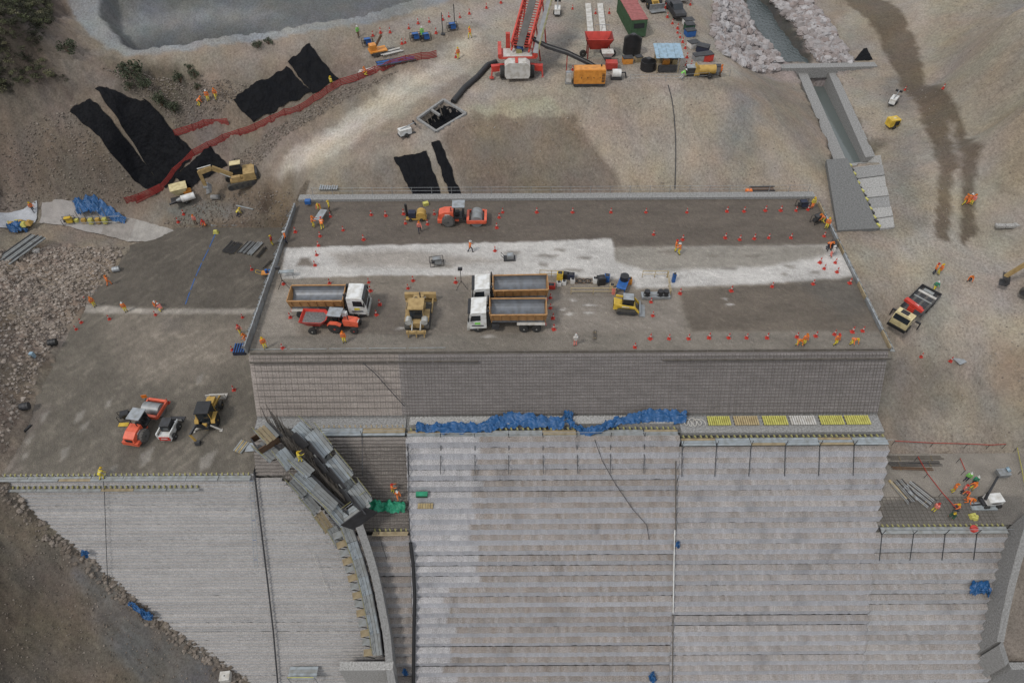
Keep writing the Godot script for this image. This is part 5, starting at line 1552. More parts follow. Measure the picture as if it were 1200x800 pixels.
	part(tub, "headboard", st, mat("tipper"))
	st = S(); hexa(st, [Vector3(-4.02, y0, -0.98), Vector3(-3.94, y0, -0.98), Vector3(-3.94, y0, 0.98), Vector3(-4.02, y0, 0.98), Vector3(-4.2, y1, -1.2), Vector3(-4.12, y1, -1.2), Vector3(-4.12, y1, 1.2), Vector3(-4.2, y1, 1.2)])
	part(tub, "tailgate", st, mat("tipper"))
	st = S(); tube(st, [Vector3(1.78, 1.4, 0), Vector3(1.9, 2.7, 0)], 0.14, 8); part(tub, "hoist_ram", st, mat("steel"))
	# half-pipe floor plate
	st = S()
	for k in 12:
		var a0 := PI + PI * k / 12.0; var a1 := PI + PI * (k + 1) / 12.0
		var p0 := Vector2(1.12 * cos(a0), 2.72 + 0.94 * sin(a0)); var p1 := Vector2(1.12 * cos(a1), 2.72 + 0.94 * sin(a1))
		quad(st, Vector3(-3.98, p0.y, p0.x), Vector3(1.72, p0.y, p0.x), Vector3(1.72, p1.y, p1.x), Vector3(-3.98, p1.y, p1.x), Vector3(0, -sin(a0), -cos(a0)))
	part(tub, "floor_plate", st, mat("tipper_in"))
	for x in [3.2, -1.75, -3.1]:
		for s in [-1, 1]:
			wheel(t, Vector3(x, 0.52, s * 1.02), 0.52, 0.34 if x > 0 else 0.5, "silver")
	for s in [-1, 1]: box_part(t, "tail_light", Vector3(-4.1, 1.0, s * 0.9), Vector3(0.08, 0.14, 0.4), mat("red"))
	return t

func roller(label: String, at: Vector3, turn: float) -> Node3D:
	var t := thing("vibratory_roller", label, "roller", at, turn)
	# rear: engine hood on two tall tyres
	prism_part(t, "rear_frame", [-2.9, 0.55, -0.3, 0.55, -0.3, 1.1, -2.9, 1.15], -0.55, 0.55, mat("roller_red"))
	var hood := prism_part(t, "engine_hood", [-2.85, 1.1, -0.95, 1.1, -0.95, 1.95, -2.0, 1.95, -2.75, 1.65], -0.62, 0.62, mat("roller_red"))
	box_part(hood, "vent", Vector3(-2.86, 1.35, 0), Vector3(0.04, 0.4, 0.8), mat("black"))
	for s in [-1, 1]:
		box_part(hood, "decal", Vector3(-1.7, 1.5, s * 0.625), Vector3(0.6, 0.28, 0.012), mat("white"))
		box_part(t, "side_skirt", Vector3(-2.55, 0.8, s * 0.75), Vector3(0.75, 0.45, 0.4), mat("roller_red"))
		wheel(t, Vector3(-1.6, 0.78, s * 0.82), 0.78, 0.56, "dark_steel", "grey_rubber")
	rod_part(t, "exhaust", [Vector3(-1.2, 1.9, 0.35), Vector3(-1.2, 2.5, 0.35)], 0.06, mat("dark_steel"), 7)
	# open cab with roof
	var cab := Node3D.new(); cab.name = "cab"; t.add_child(cab, true)
	box_part(cab, "floor", Vector3(-0.25, 1.12, 0), Vector3(1.3, 0.12, 1.5), mat("black"))
	for x in [-0.85, 0.35]:
		for s in [-1, 1]: rod_part(cab, "pillar", [Vector3(x, 1.1, s * 0.68), Vector3(x + (0.08 if x < 0 else -0.08), 2.75, s * 0.62)], 0.05, mat("black"), 6)
	box_part(cab, "roof", Vector3(-0.25, 2.8, 0), Vector3(1.55, 0.1, 1.5), mat("galv"))
	box_part(cab, "seat", Vector3(-0.45, 1.5, 0), Vector3(0.5, 0.5, 0.5), mat("black"))
	box_part(cab, "console", Vector3(0.25, 1.45, 0), Vector3(0.25, 0.65, 0.8), mat("black"))
	box_part(cab, "windscreen", Vector3(0.42, 2.1, 0), Vector3(0.03, 1.1, 1.2), mat("glass"))
	box_part(t, "hitch", Vector3(0.55, 0.75, 0), Vector3(0.7, 0.5, 0.5), mat("dark_steel"))
	# drum yoke
	var yoke := Node3D.new(); yoke.name = "drum_frame"; t.add_child(yoke, true)
	for s in [-1, 1]: box_part(yoke, "side_beam", Vector3(1.95, 0.85, s * 1.12), Vector3(2.3, 0.42, 0.16), mat("roller_red"))
	box_part(yoke, "rear_beam", Vector3(0.85, 0.85, 0), Vector3(0.3, 0.42, 2.2), mat("roller_red"))
	box_part(yoke, "front_beam", Vector3(3.05, 0.85, 0), Vector3(0.3, 0.42, 2.2), mat("roller_red"))
	var st := S(); cyl(st, Vector3(1.95, 0.76, -1.02), Vector3(1.95, 0.76, 1.02), 0.76, 0.76, 28); part(t, "drum", st, mat("steel"))
	box_part(t, "scraper", Vector3(2.8, 0.75, 0), Vector3(0.06, 0.3, 2.0), mat("black"))
	return t

func dozer():
	var t := thing("bulldozer", "dusty yellow crawler bulldozer with rear ripper facing the pale band", "bulldozer", spot(491, 373, 0), PI / 2)
	for s in [-1, 1]: track(t, Vector3(-0.1, 0.0, s * 1.05), 3.7, 1.05, 0.56)
	box_part(t, "hull", Vector3(-0.3, 0.85, 0), Vector3(3.2, 0.7, 1.5), mat("dusty_yellow"))
	var hood := prism_part(t, "engine_hood", [0.2, 1.1, 2.0, 1.1, 2.0, 1.75, 1.7, 1.9, 0.2, 2.0], -0.55, 0.55, mat("dusty_yellow"))
	box_part(hood, "grille", Vector3(2.02, 1.45, 0), Vector3(0.04, 0.5, 0.9), mat("black"))
	rod_part(hood, "exhaust", [Vector3(1.2, 1.9, 0.25), Vector3(1.2, 2.8, 0.25)], 0.07, mat("dark_steel"), 7)
	var st := S(); cyl(st, Vector3(0.9, 1.95, -0.2), Vector3(0.9, 2.25, -0.2), 0.22, 0.22, 12); part(hood, "air_filter", st, mat("black"))
	var cab := prism_part(t, "cab", [-1.25, 1.15, 0.2, 1.15, 0.1, 2.75, -1.2, 2.75], -0.72, 0.72, mat("glass"))
	box_part(cab, "roof", Vector3(-0.55, 2.82, 0), Vector3(1.7, 0.14, 1.7), mat("dusty_yellow"))
	for s in [-1, 1]:
		for x in [-1.22, 0.14]: rod_part(cab, "pillar", [Vector3(x, 1.15, s * 0.74), Vector3(x * 0.95, 2.78, s * 0.74)], 0.07, mat("dusty_yellow"), 6)
		box_part(t, "fender", Vector3(-0.7, 1.2, s * 1.0), Vector3(1.8, 0.12, 0.62), mat("dusty_yellow"))
		st = S(); cyl(st, Vector3(-1.95, 1.35, s * 0.85), Vector3(-1.25, 1.35, s * 0.85), 0.36, 0.36, 14); part(t, "tank", st, mat("silver"))
		st = S(); beam(st, Vector3(0.4, 0.55, s * 1.4), Vector3(2.5, 0.5, s * 1.4), 0.16, 0.24); part(t, "push_arm", st, mat("dusty_yellow"))
		rod_part(t, "lift_ram", [Vector3(1.6, 1.6, s * 0.62), Vector3(2.5, 0.9, s * 0.6)], 0.07, mat("silver"), 7)
	prism_part(t, "blade", [2.55, 0.02, 2.75, 0.1, 2.62, 0.5, 2.7, 1.1, 2.86, 1.2, 2.95, 1.2, 2.82, 0.55, 2.95, 0.0], -1.75, 1.75, mat("dusty_yellow"))
	# ripper
	box_part(t, "ripper_beam", Vector3(-2.75, 0.75, 0), Vector3(0.3, 0.3, 2.1), mat("dusty_yellow"))
	for s in [-0.85, 0, 0.85]:
		st = S(); beam(st, Vector3(-2.8, 1.0, s), Vector3(-2.85, 0.12, s), 0.12, 0.24); part(t, "ripper_shank", st, mat("dusty_yellow"))
	for s in [-0.45, 0.45]:
		st = S(); beam(st, Vector3(-1.6, 0.85, s), Vector3(-2.75, 0.75, s), 0.14, 0.2); part(t, "ripper_arm", st, mat("dusty_yellow"))
		rod_part(t, "ripper_ram", [Vector3(-1.6, 1.25, s), Vector3(-2.7, 0.95, s)], 0.07, mat("silver"), 7)

func tractor():
	var t := thing("tractor", "small red tractor with grey roof hitched to a hopper trailer", "tractor", spot(402, 384, 0), -0.12)
	var hood := prism_part(t, "hood", [0.3, 0.75, 1.9, 0.75, 1.95, 1.3, 1.7, 1.5, 0.3, 1.6], -0.4, 0.4, mat("roller_red"))
	box_part(hood, "grille", Vector3(1.95, 1.05, 0), Vector3(0.05, 0.4, 0.6), mat("black"))
	box_part(hood, "headlight", Vector3(1.9, 1.32, 0), Vector3(0.1, 0.1, 0.5), mat("silver"))
	box_part(t, "belly", Vector3(0.2, 0.65, 0), Vector3(2.6, 0.4, 0.5), mat("dark_steel"))
	for s in [-1, 1]:
		wheel(t, Vector3(-0.55, 0.7, s * 0.75), 0.7, 0.4, "red", "rubber")
		wheel(t, Vector3(1.5, 0.45, s * 0.68), 0.45, 0.3, "red", "rubber")
		prism_part(t, "fender", [-1.3, 1.2, -1.0, 1.5, -0.2, 1.52, 0.2, 1.25, 0.1, 1.2, -0.3, 1.42, -1.0, 1.4, -1.25, 1.15], s * 0.75 - 0.22, s * 0.75 + 0.22, mat("roller_red"))
		for x in [-1.0, 0.05]: rod_part(t, "roof_post", [Vector3(x, 1.3, s * 0.5), Vector3(x, 2.35, s * 0.5)], 0.04, mat("black"), 6)
	box_part(t, "roof", Vector3(-0.45, 2.4, 0), Vector3(1.5, 0.1, 1.3), mat("galv"))
	box_part(t, "seat", Vector3(-0.6, 1.3, 0), Vector3(0.45, 0.5, 0.45), mat("black"))
	rod_part(t, "steering_column", [Vector3(0.2, 1.4, 0), Vector3(-0.05, 1.8, 0)], 0.04, mat("black"), 6)
	rod_part(t, "exhaust", [Vector3(0.9, 1.5, 0.2), Vector3(0.9, 2.3, 0.2)], 0.05, mat("dark_steel"), 6)
	box_part(t, "white_canister", Vector3(0.35, 1.75, -0.45), Vector3(0.55, 0.6, 0.4), mat("white"))
	# trailer
	t = thing("hopper_trailer", "red hopper trailer with open grey bin behind the small tractor", "trailer", spot(372, 383, 0), -0.06)
	var st := S()
	var a := 1.35; var b := 0.55
	var y0 := 0.75; var y1 := 1.75
	var o := [[-1.45, -1.05], [1.0, -1.05], [1.45, -0.55], [1.45, 0.55], [1.0, 1.05], [-1.45, 1.05]]
	for i in 6:
		var p: Array = o[i]; var q: Array = o[(i + 1) % 6]
		st = S()
		hexa(st, [Vector3(p[0] * 0.55, y0, p[1] * 0.55), Vector3(q[0] * 0.55, y0, q[1] * 0.55), Vector3(q[0] * 0.5, y0, q[1] * 0.5), Vector3(p[0] * 0.5, y0, p[1] * 0.5), Vector3(p[0], y1, p[1]), Vector3(q[0], y1, q[1]), Vector3(q[0] * 0.95, y1, q[1] * 0.95), Vector3(p[0] * 0.95, y1, p[1] * 0.95)])
		part(t, "bin_side", st, mat("red"))
	st = S()
	for i in 6:
		var p: Array = o[i]; var q: Array = o[(i + 1) % 6]
		tri(st, Vector3(0, y1 - 0.22, 0), Vector3(p[0] * 0.9, y1 - 0.3, p[1] * 0.9), Vector3(q[0] * 0.9, y1 - 0.3, q[1] * 0.9), Vector3.UP)
	part(t, "mix_load", st, mat("dark_concrete"))
	box_part(t, "axle", Vector3(-0.2, 0.45, 0), Vector3(0.2, 0.2, 2.0), mat("dark_steel"))
	st = S(); beam(st, Vector3(-1.0, 0.66, 0), Vector3(2.1, 0.55, 0), 0.2, 0.16); part(t, "drawbar", st, mat("dark_red"))
	for s in [-1, 1]: wheel(t, Vector3(-0.2, 0.45, s * 1.05), 0.45, 0.32, "off_white")

func skid_steer():
	var t := thing("skid_steer", "white and red skid steer loader parked beside the orange roller", "loader", spot(201, 507, LOW_DECK), 1.55)
	prism_part(t, "body", [-1.3, 0.35, 1.0, 0.35, 1.0, 0.9, 0.2, 1.0, -1.35, 1.2], -0.6, 0.6, mat("white"))
	box_part(t, "rear_door", Vector3(-1.34, 0.85, 0), Vector3(0.12, 0.6, 1.15), mat("red"))
	box_part(t, "rear_badge", Vector3(-1.41, 0.9, 0), Vector3(0.02, 0.12, 0.7), mat("white"))
	var cab := prism_part(t, "cab", [-0.6, 1.05, 0.75, 0.95, 0.6, 1.95, -0.5, 2.0], -0.5, 0.5, mat("black"))
	box_part(cab, "roof", Vector3(0.05, 2.0, 0), Vector3(1.2, 0.07, 1.05), mat("dark_steel"))
	box_part(cab, "rear_window", Vector3(-0.58, 1.55, 0), Vector3(0.03, 0.5, 0.8), mat("glass"))
	for s in [-1, 1]:
		for x in [-0.75, 0.6]: wheel(t, Vector3(x, 0.42, s * 0.74), 0.42, 0.28, "white")
		var st := S(); beam(st, Vector3(-1.25, 1.5, s * 0.72), Vector3(0.9, 1.2, s * 0.72), 0.12, 0.2); beam(st, Vector3(0.9, 1.25, s * 0.72), Vector3(1.5, 0.3, s * 0.72), 0.12, 0.18); beam(st, Vector3(-1.25, 0.7, s * 0.72), Vector3(-1.25, 1.55, s * 0.72), 0.12, 0.16)
		part(t, "lift_arm", st, mat("white"))
	prism_part(t, "bucket", [1.45, 0.05, 2.2, 0.02, 2.2, 0.08, 1.55, 0.14, 1.55, 0.6, 1.45, 0.6], -0.85, 0.85, mat("dark_steel"))

func backhoe():
	var t := thing("backhoe_loader", "yellow backhoe loader with folded digging arm and stabiliser legs", "backhoe", spot(247, 492, LOW_DECK), 1.62)
	box_part(t, "chassis", Vector3(0.2, 0.75, 0), Vector3(3.8, 0.45, 0.8), mat("dark_steel"))
	prism_part(t, "engine_hood", [0.6, 1.0, 2.2, 1.0, 2.2, 1.5, 0.6, 1.75], -0.45, 0.45, mat("plant_yellow"))
	var cab := prism_part(t, "cab", [-1.0, 1.0, 0.6, 1.0, 0.5, 2.6, -1.0, 2.65], -0.7, 0.7, mat("glass"))
	box_part(cab, "roof", Vector3(-0.25, 2.7, 0), Vector3(1.75, 0.12, 1.55), mat("black"))
	for s in [-1, 1]:
		for x in [-0.98, 0.55]: rod_part(cab, "pillar", [Vector3(x, 1.0, s * 0.72), Vector3(x, 2.68, s * 0.7)], 0.05, mat("plant_yellow"), 6)
		wheel(t, Vector3(-0.55, 0.68, s * 0.9), 0.68, 0.45, "plant_yellow")
		wheel(t, Vector3(1.75, 0.48, s * 0.85), 0.48, 0.34, "plant_yellow")
		prism_part(t, "fender", [-1.3, 1.15, -1.1, 1.45, 0.1, 1.45, 0.3, 1.2, 0.2, 1.15, 0.0, 1.37, -1.0, 1.37, -1.2, 1.1], s * 0.9 - 0.22, s * 0.9 + 0.22, mat("plant_yellow"))
		var st := S(); beam(st, Vector3(0.9, 1.35, s * 0.55), Vector3(2.9, 0.7, s * 0.55), 0.13, 0.22); part(t, "loader_arm", st, mat("plant_yellow"))
		st = S(); beam(st, Vector3(-1.35, 0.85, s * 0.5), Vector3(-1.5, 0.15, s * 1.45), 0.14, 0.16); bx(st, Vector3(-1.5, 0.06, s * 1.5), Vector3(0.35, 0.1, 0.3)); part(t, "stabiliser", st, mat("off_white"))
		rod_part(t, "loader_ram", [Vector3(1.0, 1.0, s * 0.5), Vector3(2.3, 0.95, s * 0.52)], 0.05, mat("silver"), 6)
	prism_part(t, "loader_bucket", [2.85, 0.1, 3.7, 0.02, 3.7, 0.08, 3.0, 0.2, 3.0, 0.85, 2.85, 0.9], -1.1, 1.1, mat("off_white"))
	# digging arm swung to one side, folded down
	var st := S(); beam(st, Vector3(-1.5, 0.9, 0), Vector3(-2.1, 1.9, -0.6), 0.22, 0.34); beam(st, Vector3(-2.1, 1.9, -0.6), Vector3(-2.9, 1.35, -1.15), 0.2, 0.28); part(t, "boom", st, mat("dark_steel"))
	st = S(); beam(st, Vector3(-2.9, 1.4, -1.15), Vector3(-3.1, 0.35, -0.75), 0.18, 0.24); part(t, "dipper_arm", st, mat("plant_yellow"))
	st = S(); taper(st, Vector3(-3.2, 0.28, -0.6), Vector3(0.55, 0.5, 0.5), Vector2(0.35, 0.55)); part(t, "digging_bucket", st, mat("dark_steel"))
	box_part(t, "swing_post", Vector3(-1.45, 0.8, 0), Vector3(0.3, 0.9, 0.5), mat("plant_yellow"))

func track_loader():
	var t := thing("compact_track_loader", "small yellow and black compact track loader with grey bucket", "loader", spot(734, 363, 0), -0.12)
	for s in [-1, 1]:
		track(t, Vector3(-0.05, 0, s * 0.72), 2.2, 0.7, 0.36)
		var st := S(); beam(st, Vector3(-1.3, 1.35, s * 0.75), Vector3(0.75, 1.15, s * 0.75), 0.14, 0.26); beam(st, Vector3(0.75, 1.2, s * 0.75), Vector3(1.4, 0.35, s * 0.7), 0.14, 0.2); part(t, "lift_arm", st, mat("yellow"))
		box_part(t, "decal", Vector3(-0.2, 1.24, s * 0.83), Vector3(0.8, 0.12, 0.012), mat("white"))
	prism_part(t, "body", [-1.5, 0.45, 0.9, 0.35, 0.9, 0.85, -0.2, 1.0, -1.5, 1.3], -0.52, 0.52, mat("yellow"))
	var cab := prism_part(t, "cab", [-0.6, 1.0, 0.7, 0.9, 0.55, 2.0, -0.5, 2.05], -0.46, 0.46, mat("black"))
	box_part(cab, "roof", Vector3(0.02, 2.06, 0), Vector3(1.15, 0.07, 0.98), mat("galv"))
	box_part(cab, "front_window", Vector3(0.66, 1.45, 0), Vector3(0.03, 0.8, 0.8), mat("glass"))
	box_part(t, "rear_grille", Vector3(-1.51, 0.9, 0), Vector3(0.04, 0.5, 0.9), mat("black"))
	prism_part(t, "bucket", [1.35, 0.04, 2.05, 0.02, 2.05, 0.08, 1.45, 0.14, 1.5, 0.65, 1.35, 0.7], -0.95, 0.95, mat("steel"))

func excavator(label: String, at: Vector3, body_turn: float, track_turn: float, boom: Array, bucket_m: String) -> Node3D:
	var t := thing("excavator", label, "excavator", at, 0)
	var under := Node3D.new(); under.name = "undercarriage"; t.add_child(under, true); under.rotation.y = track_turn
	for s in [-1, 1]: track(under, Vector3(0, 0, s * 1.15), 4.1, 0.9, 0.6)
	box_part(under, "car_body", Vector3(0, 0.65, 0), Vector3(1.6, 0.4, 1.8), mat("dark_steel"))
	var up := Node3D.new(); up.name = "upper_body"; t.add_child(up, true); up.rotation.y = body_turn
	box_part(up, "deck", Vector3(-0.5, 1.1, 0), Vector3(3.6, 0.3, 2.4), mat("dusty_yellow"))
	prism_part(up, "engine_house", [-2.4, 1.2, -0.7, 1.2, -0.7, 2.1, -2.3, 2.1], -1.2, 1.2, mat("dusty_yellow"))
	prism_part(up, "counterweight", [-2.75, 1.0, -2.3, 1.0, -2.3, 2.0, -2.65, 2.0], -1.2, 1.2, mat("dark_steel"))
	prism_part(up, "cab", [-0.6, 1.25, 1.1, 1.25, 1.2, 1.9, 0.85, 2.95, -0.6, 2.95], 0.2, 1.2, mat("glass"))
	box_part(up, "cab_roof", Vector3(0.12, 2.99, 0.7), Vector3(1.5, 0.08, 1.05), mat("cream"))
	box_part(up, "tool_box", Vector3(0.4, 1.5, -0.85), Vector3(1.2, 0.55, 0.6), mat("dusty_yellow"))
	var st := S()
	var p := []
	for q in boom: p.append(Vector3(q[0], q[1], -0.1))
	for i in 2: beam(st, p[i], p[i + 1], 0.4, 0.62)
	part(up, "boom", st, mat("dusty_yellow"))
	st = S(); beam(st, p[2] + Vector3(0, 0.2, 0), p[3], 0.34, 0.46); part(up, "stick", st, mat("dusty_yellow"))
	for s in [-0.34, 0.34]: rod_part(up, "boom_ram", [Vector3(0.9, 1.3, s - 0.1), (p[0] + p[1]) / 2 + Vector3(0.3, 0, s)], 0.08, mat("silver"), 7)
	rod_part(up, "stick_ram", [p[1] + Vector3(0, 0.45, 0), p[2] + Vector3(0.1, 0.6, 0)], 0.08, mat("silver"), 7)
	st = S()
	var b: Vector3 = p[3]
	prism(st, V2([b.x + 0.3, b.y + 0.15, b.x - 0.35, b.y + 0.1, b.x - 0.75, b.y - 0.35, b.x - 0.6, b.y - 0.85, b.x + 0.2, b.y - 0.95, b.x - 0.3, b.y - 0.75, b.x - 0.45, b.y - 0.35, b.x - 0.1, b.y - 0.05]), -0.75, 0.55)
	part(up, "bucket", st, mat(bucket_m))
	return t

func crane_truck():
	var at := land(1067, 369)
	var t := thing("crane_truck", "flatbed truck with folded red crane and cream cab beside the deck corner", "truck", at + Vector3(0, 0.1, 0), deg_to_rad(-138))
	var st := S()
	for s in [-0.4, 0.4]: bx(st, Vector3(0, 0.85, s), Vector3(8.0, 0.24, 0.12))
	part(t, "chassis", st, mat("dark_steel"))
	var cab := prism_part(t, "cab", [2.7, 0.7, 4.05, 0.6, 4.12, 1.6, 3.85, 2.3, 2.7, 2.35], -1.0, 1.0, mat("cream"))
	prism_part(cab, "windscreen", [4.11, 1.62, 4.13, 1.62, 3.9, 2.25, 3.88, 2.25], -0.9, 0.9, mat("glass"))
	for s in [-1, 1]: prism_part(cab, "side_window", [2.95, 1.55, 3.95, 1.55, 3.75, 2.15, 2.95, 2.2], s * 0.995, s * 1.01, mat("glass"))
	box_part(cab, "roof_hatch", Vector3(3.2, 2.38, 0.1), Vector3(0.7, 0.06, 0.9), mat("black"))
	box_part(cab, "bumper", Vector3(4.15, 0.6, 0), Vector3(0.22, 0.34, 2.2), mat("black"))
	box_part(cab, "light_bar", Vector3(3.7, 2.38, 0), Vector3(0.2, 0.1, 1.6), mat("cream"))
	var bed := Node3D.new(); bed.name = "flatbed"; t.add_child(bed, true)
	for i in 8: box_part(bed, "board", Vector3(-1.4, 1.15, -1.05 + i * 0.3), Vector3(5.2, 0.09, 0.285), mat("dark_steel" if i % 3 else "grey_rubber"))
	for s in [-1, 1]: box_part(bed, "side_board", Vector3(-1.4, 1.36, s * 1.22), Vector3(5.3, 0.4, 0.07), mat("dark_steel"))
	box_part(bed, "tail_board", Vector3(-4.05, 1.36, 0), Vector3(0.07, 0.4, 2.4), mat("dark_steel"))
	box_part(bed, "cross_batten", Vector3(-3.1, 1.24, 0), Vector3(0.35, 0.1, 2.2), mat("off_white"))
	box_part(bed, "cross_batten", Vector3(-1.9, 1.24, 0), Vector3(0.2, 0.1, 2.2), mat("grey_plank"))
	box_part(bed, "cross_batten", Vector3(-3.6, 1.28, 0.1), Vector3(0.5, 0.18, 1.2), mat("grey_plank"))
	var cr := Node3D.new(); cr.name = "crane"; t.add_child(cr, true)
	box_part(cr, "post", Vector3(1.85, 1.7, 0), Vector3(0.6, 1.6, 0.7), mat("red"))
	st = S(); beam(st, Vector3(1.85, 2.6, -1.2), Vector3(1.75, 2.9, 1.15), 0.36, 0.36); beam(st, Vector3(1.5, 2.9, 1.1), Vector3(1.35, 2.45, -0.9), 0.3, 0.3); part(cr, "boom", st, mat("red"))
	box_part(cr, "ram", Vector3(1.6, 2.75, 0.1), Vector3(0.2, 0.2, 1.2), mat("white"))
	for s in [-1, 1]:
		st = S(); beam(st, Vector3(1.85, 0.9, s * 1.1), Vector3(1.85, 0.9, s * 1.75), 0.2, 0.2); beam(st, Vector3(1.85, 0.95, s * 1.7), Vector3(1.85, -0.1, s * 1.7), 0.14, 0.14); part(cr, "outrigger", st, mat("dark_steel"))
	for x in [3.2, -1.6, -2.9]:
		for s in [-1, 1]: wheel(t, Vector3(x, 0.48, s * 0.98), 0.48, 0.34 if x > 0 else 0.48)

func pickup(called: String, label: String, at: Vector3, turn: float, m: String) -> Node3D:
	var t := thing(called, label, "pickup", at, turn)
	prism_part(t, "body", [-2.6, 0.45, 2.5, 0.45, 2.6, 0.75, 2.45, 1.05, 1.2, 1.15, -2.6, 1.15], -0.9, 0.9, mat(m))
	var cab := prism_part(t, "cab", [-0.9, 1.12, 1.2, 1.12, 0.55, 1.8, -0.7, 1.82], -0.8, 0.8, mat(m))
	prism_part(cab, "windscreen", [1.2, 1.16, 1.22, 1.16, 0.58, 1.8, 0.56, 1.8], -0.74, 0.74, mat("glass"))
	for s in [-1, 1]:
		prism_part(cab, "side_window", [-0.75, 1.2, 0.95, 1.2, 0.5, 1.72, -0.65, 1.74], s * 0.795, s * 0.81, mat("glass"))
		for x in [-1.7, 1.6]: wheel(t, Vector3(x, 0.38, s * 0.78), 0.38, 0.26)
	box_part(t, "load_bed", Vector3(-1.75, 1.18, 0), Vector3(1.55, 0.06, 1.5), mat("black"))
	return t

func build_vehicles():
	var base := spot(388, 364, 0)
	tipper("white-cabbed tipper truck with empty orange tub beside the small red tractor", base + Vector3(0.1, 0, 0), 0.0)
	tipper("white-cabbed tipper truck parked behind another, nearer the pale concrete band", spot(598, 352, 0), PI + 0.02)
	tipper("white-cabbed tipper truck with dirty orange tub parked in front of its twin", spot(595, 380, 0), PI)
	dozer(); tractor(); skid_steer(); backhoe(); track_loader(); crane_truck()
	roller("orange-red smooth drum roller working on the damp rear lane", spot(541, 260, 0), 0.0)
	roller("orange-red smooth drum roller parked on the low deck beside the skid steer", spot(172, 500, LOW_DECK), deg_to_rad(80))
	excavator("yellow crawler excavator with bent boom next to the black sheet", land(283, 214), deg_to_rad(197), deg_to_rad(24), [[0.9, 1.6], [3.2, 3.3], [5.0, 2.9], [4.9, 0.6]], "steel")
	excavator("yellow crawler excavator with dark bucket on the pale right bank", land(1219, 345), deg_to_rad(150), deg_to_rad(-42), [[0.9, 1.6], [1.8, 4.9], [2.6, 5.2], [4.3, 1.2]], "dark_steel")
	# concrete mixer machine by the excavator
	var t := thing("concrete_mixer", "small concrete mixer with cream hopper and silver drum on the bench", "mixer", land(216, 236), deg_to_rad(25))
	box_part(t, "frame", Vector3(0, 0.55, 0), Vector3(3.4, 0.2, 1.4), mat("dark_steel"))
	var st := S(); taper(st, Vector3(-0.1, 1.7, -0.7), Vector3(1.1, 1.2, 0.9), Vector2(2.4, 2.0)); part(t, "hopper", st, mat("cream"))
	box_part(t, "engine_box", Vector3(0.9, 1.1, -0.4), Vector3(1.1, 0.9, 0.8), mat("orange"))
	st = S(); cyl(st, Vector3(-0.2, 1.0, 0.75), Vector3(1.7, 1.1, 0.75), 0.5, 0.5, 14); part(t, "drum", st, mat("white"))
	st = S(); cyl(st, Vector3(-0.2, 1.0, 0.75), Vector3(-0.9, 0.9, 0.75), 0.4, 0.22, 12); part(t, "drum_mouth", st, mat("steel"))
	rod_part(t, "chute", [Vector3(-0.9, 0.9, 0.75), Vector3(-2.0, 0.5, 0.6)], 0.16, mat("dark_steel"), 8)
	for s in [-1, 1]: wheel(t, Vector3(0.3, 0.4, s * 0.8), 0.4, 0.25)
	# traffic on the plant platform
	pickup("pickup_truck", "dark grey pickup truck driving along the cone lane", land(791, 16), deg_to_rad(-80), "dark_steel")
	pickup("pickup_truck", "white pickup truck at the far end of the cone lane", land(797, -4), deg_to_rad(95), "white")
	t = thing("wheel_loader", "yellow wheel loader at the far end of the plant platform", "loader", land(763, 6), deg_to_rad(-75))
	prism_part(t, "rear_body", [-2.4, 0.7, -0.2, 0.7, -0.2, 1.7, -2.3, 1.5], -0.7, 0.7, mat("plant_yellow"))
	box_part(t, "front_body", Vector3(0.8, 0.9, 0), Vector3(1.5, 0.6, 0.9), mat("plant_yellow"))
	var cab := prism_part(t, "cab", [-0.6, 1.6, 0.4, 1.4, 0.4, 2.8, -0.6, 2.8], -0.6, 0.6, mat("glass"))
	box_part(cab, "roof", Vector3(-0.1, 2.85, 0), Vector3(1.3, 0.1, 1.4), mat("plant_yellow"))
	for s in [-1, 1]:
		for x in [-1.5, 1.0]: wheel(t, Vector3(x, 0.65, s * 0.9), 0.65, 0.5, "plant_yellow")
		st = S(); beam(st, Vector3(0.6, 1.4, s * 0.5), Vector3(2.2, 0.5, s * 0.5), 0.15, 0.25); part(t, "lift_arm", st, mat("plant_yellow"))
	prism_part(t, "bucket", [2.1, 0.1, 3.0, 0.03, 3.0, 0.1, 2.25, 0.25, 2.3, 1.0, 2.1, 1.0], -1.25, 1.25, mat("steel"))

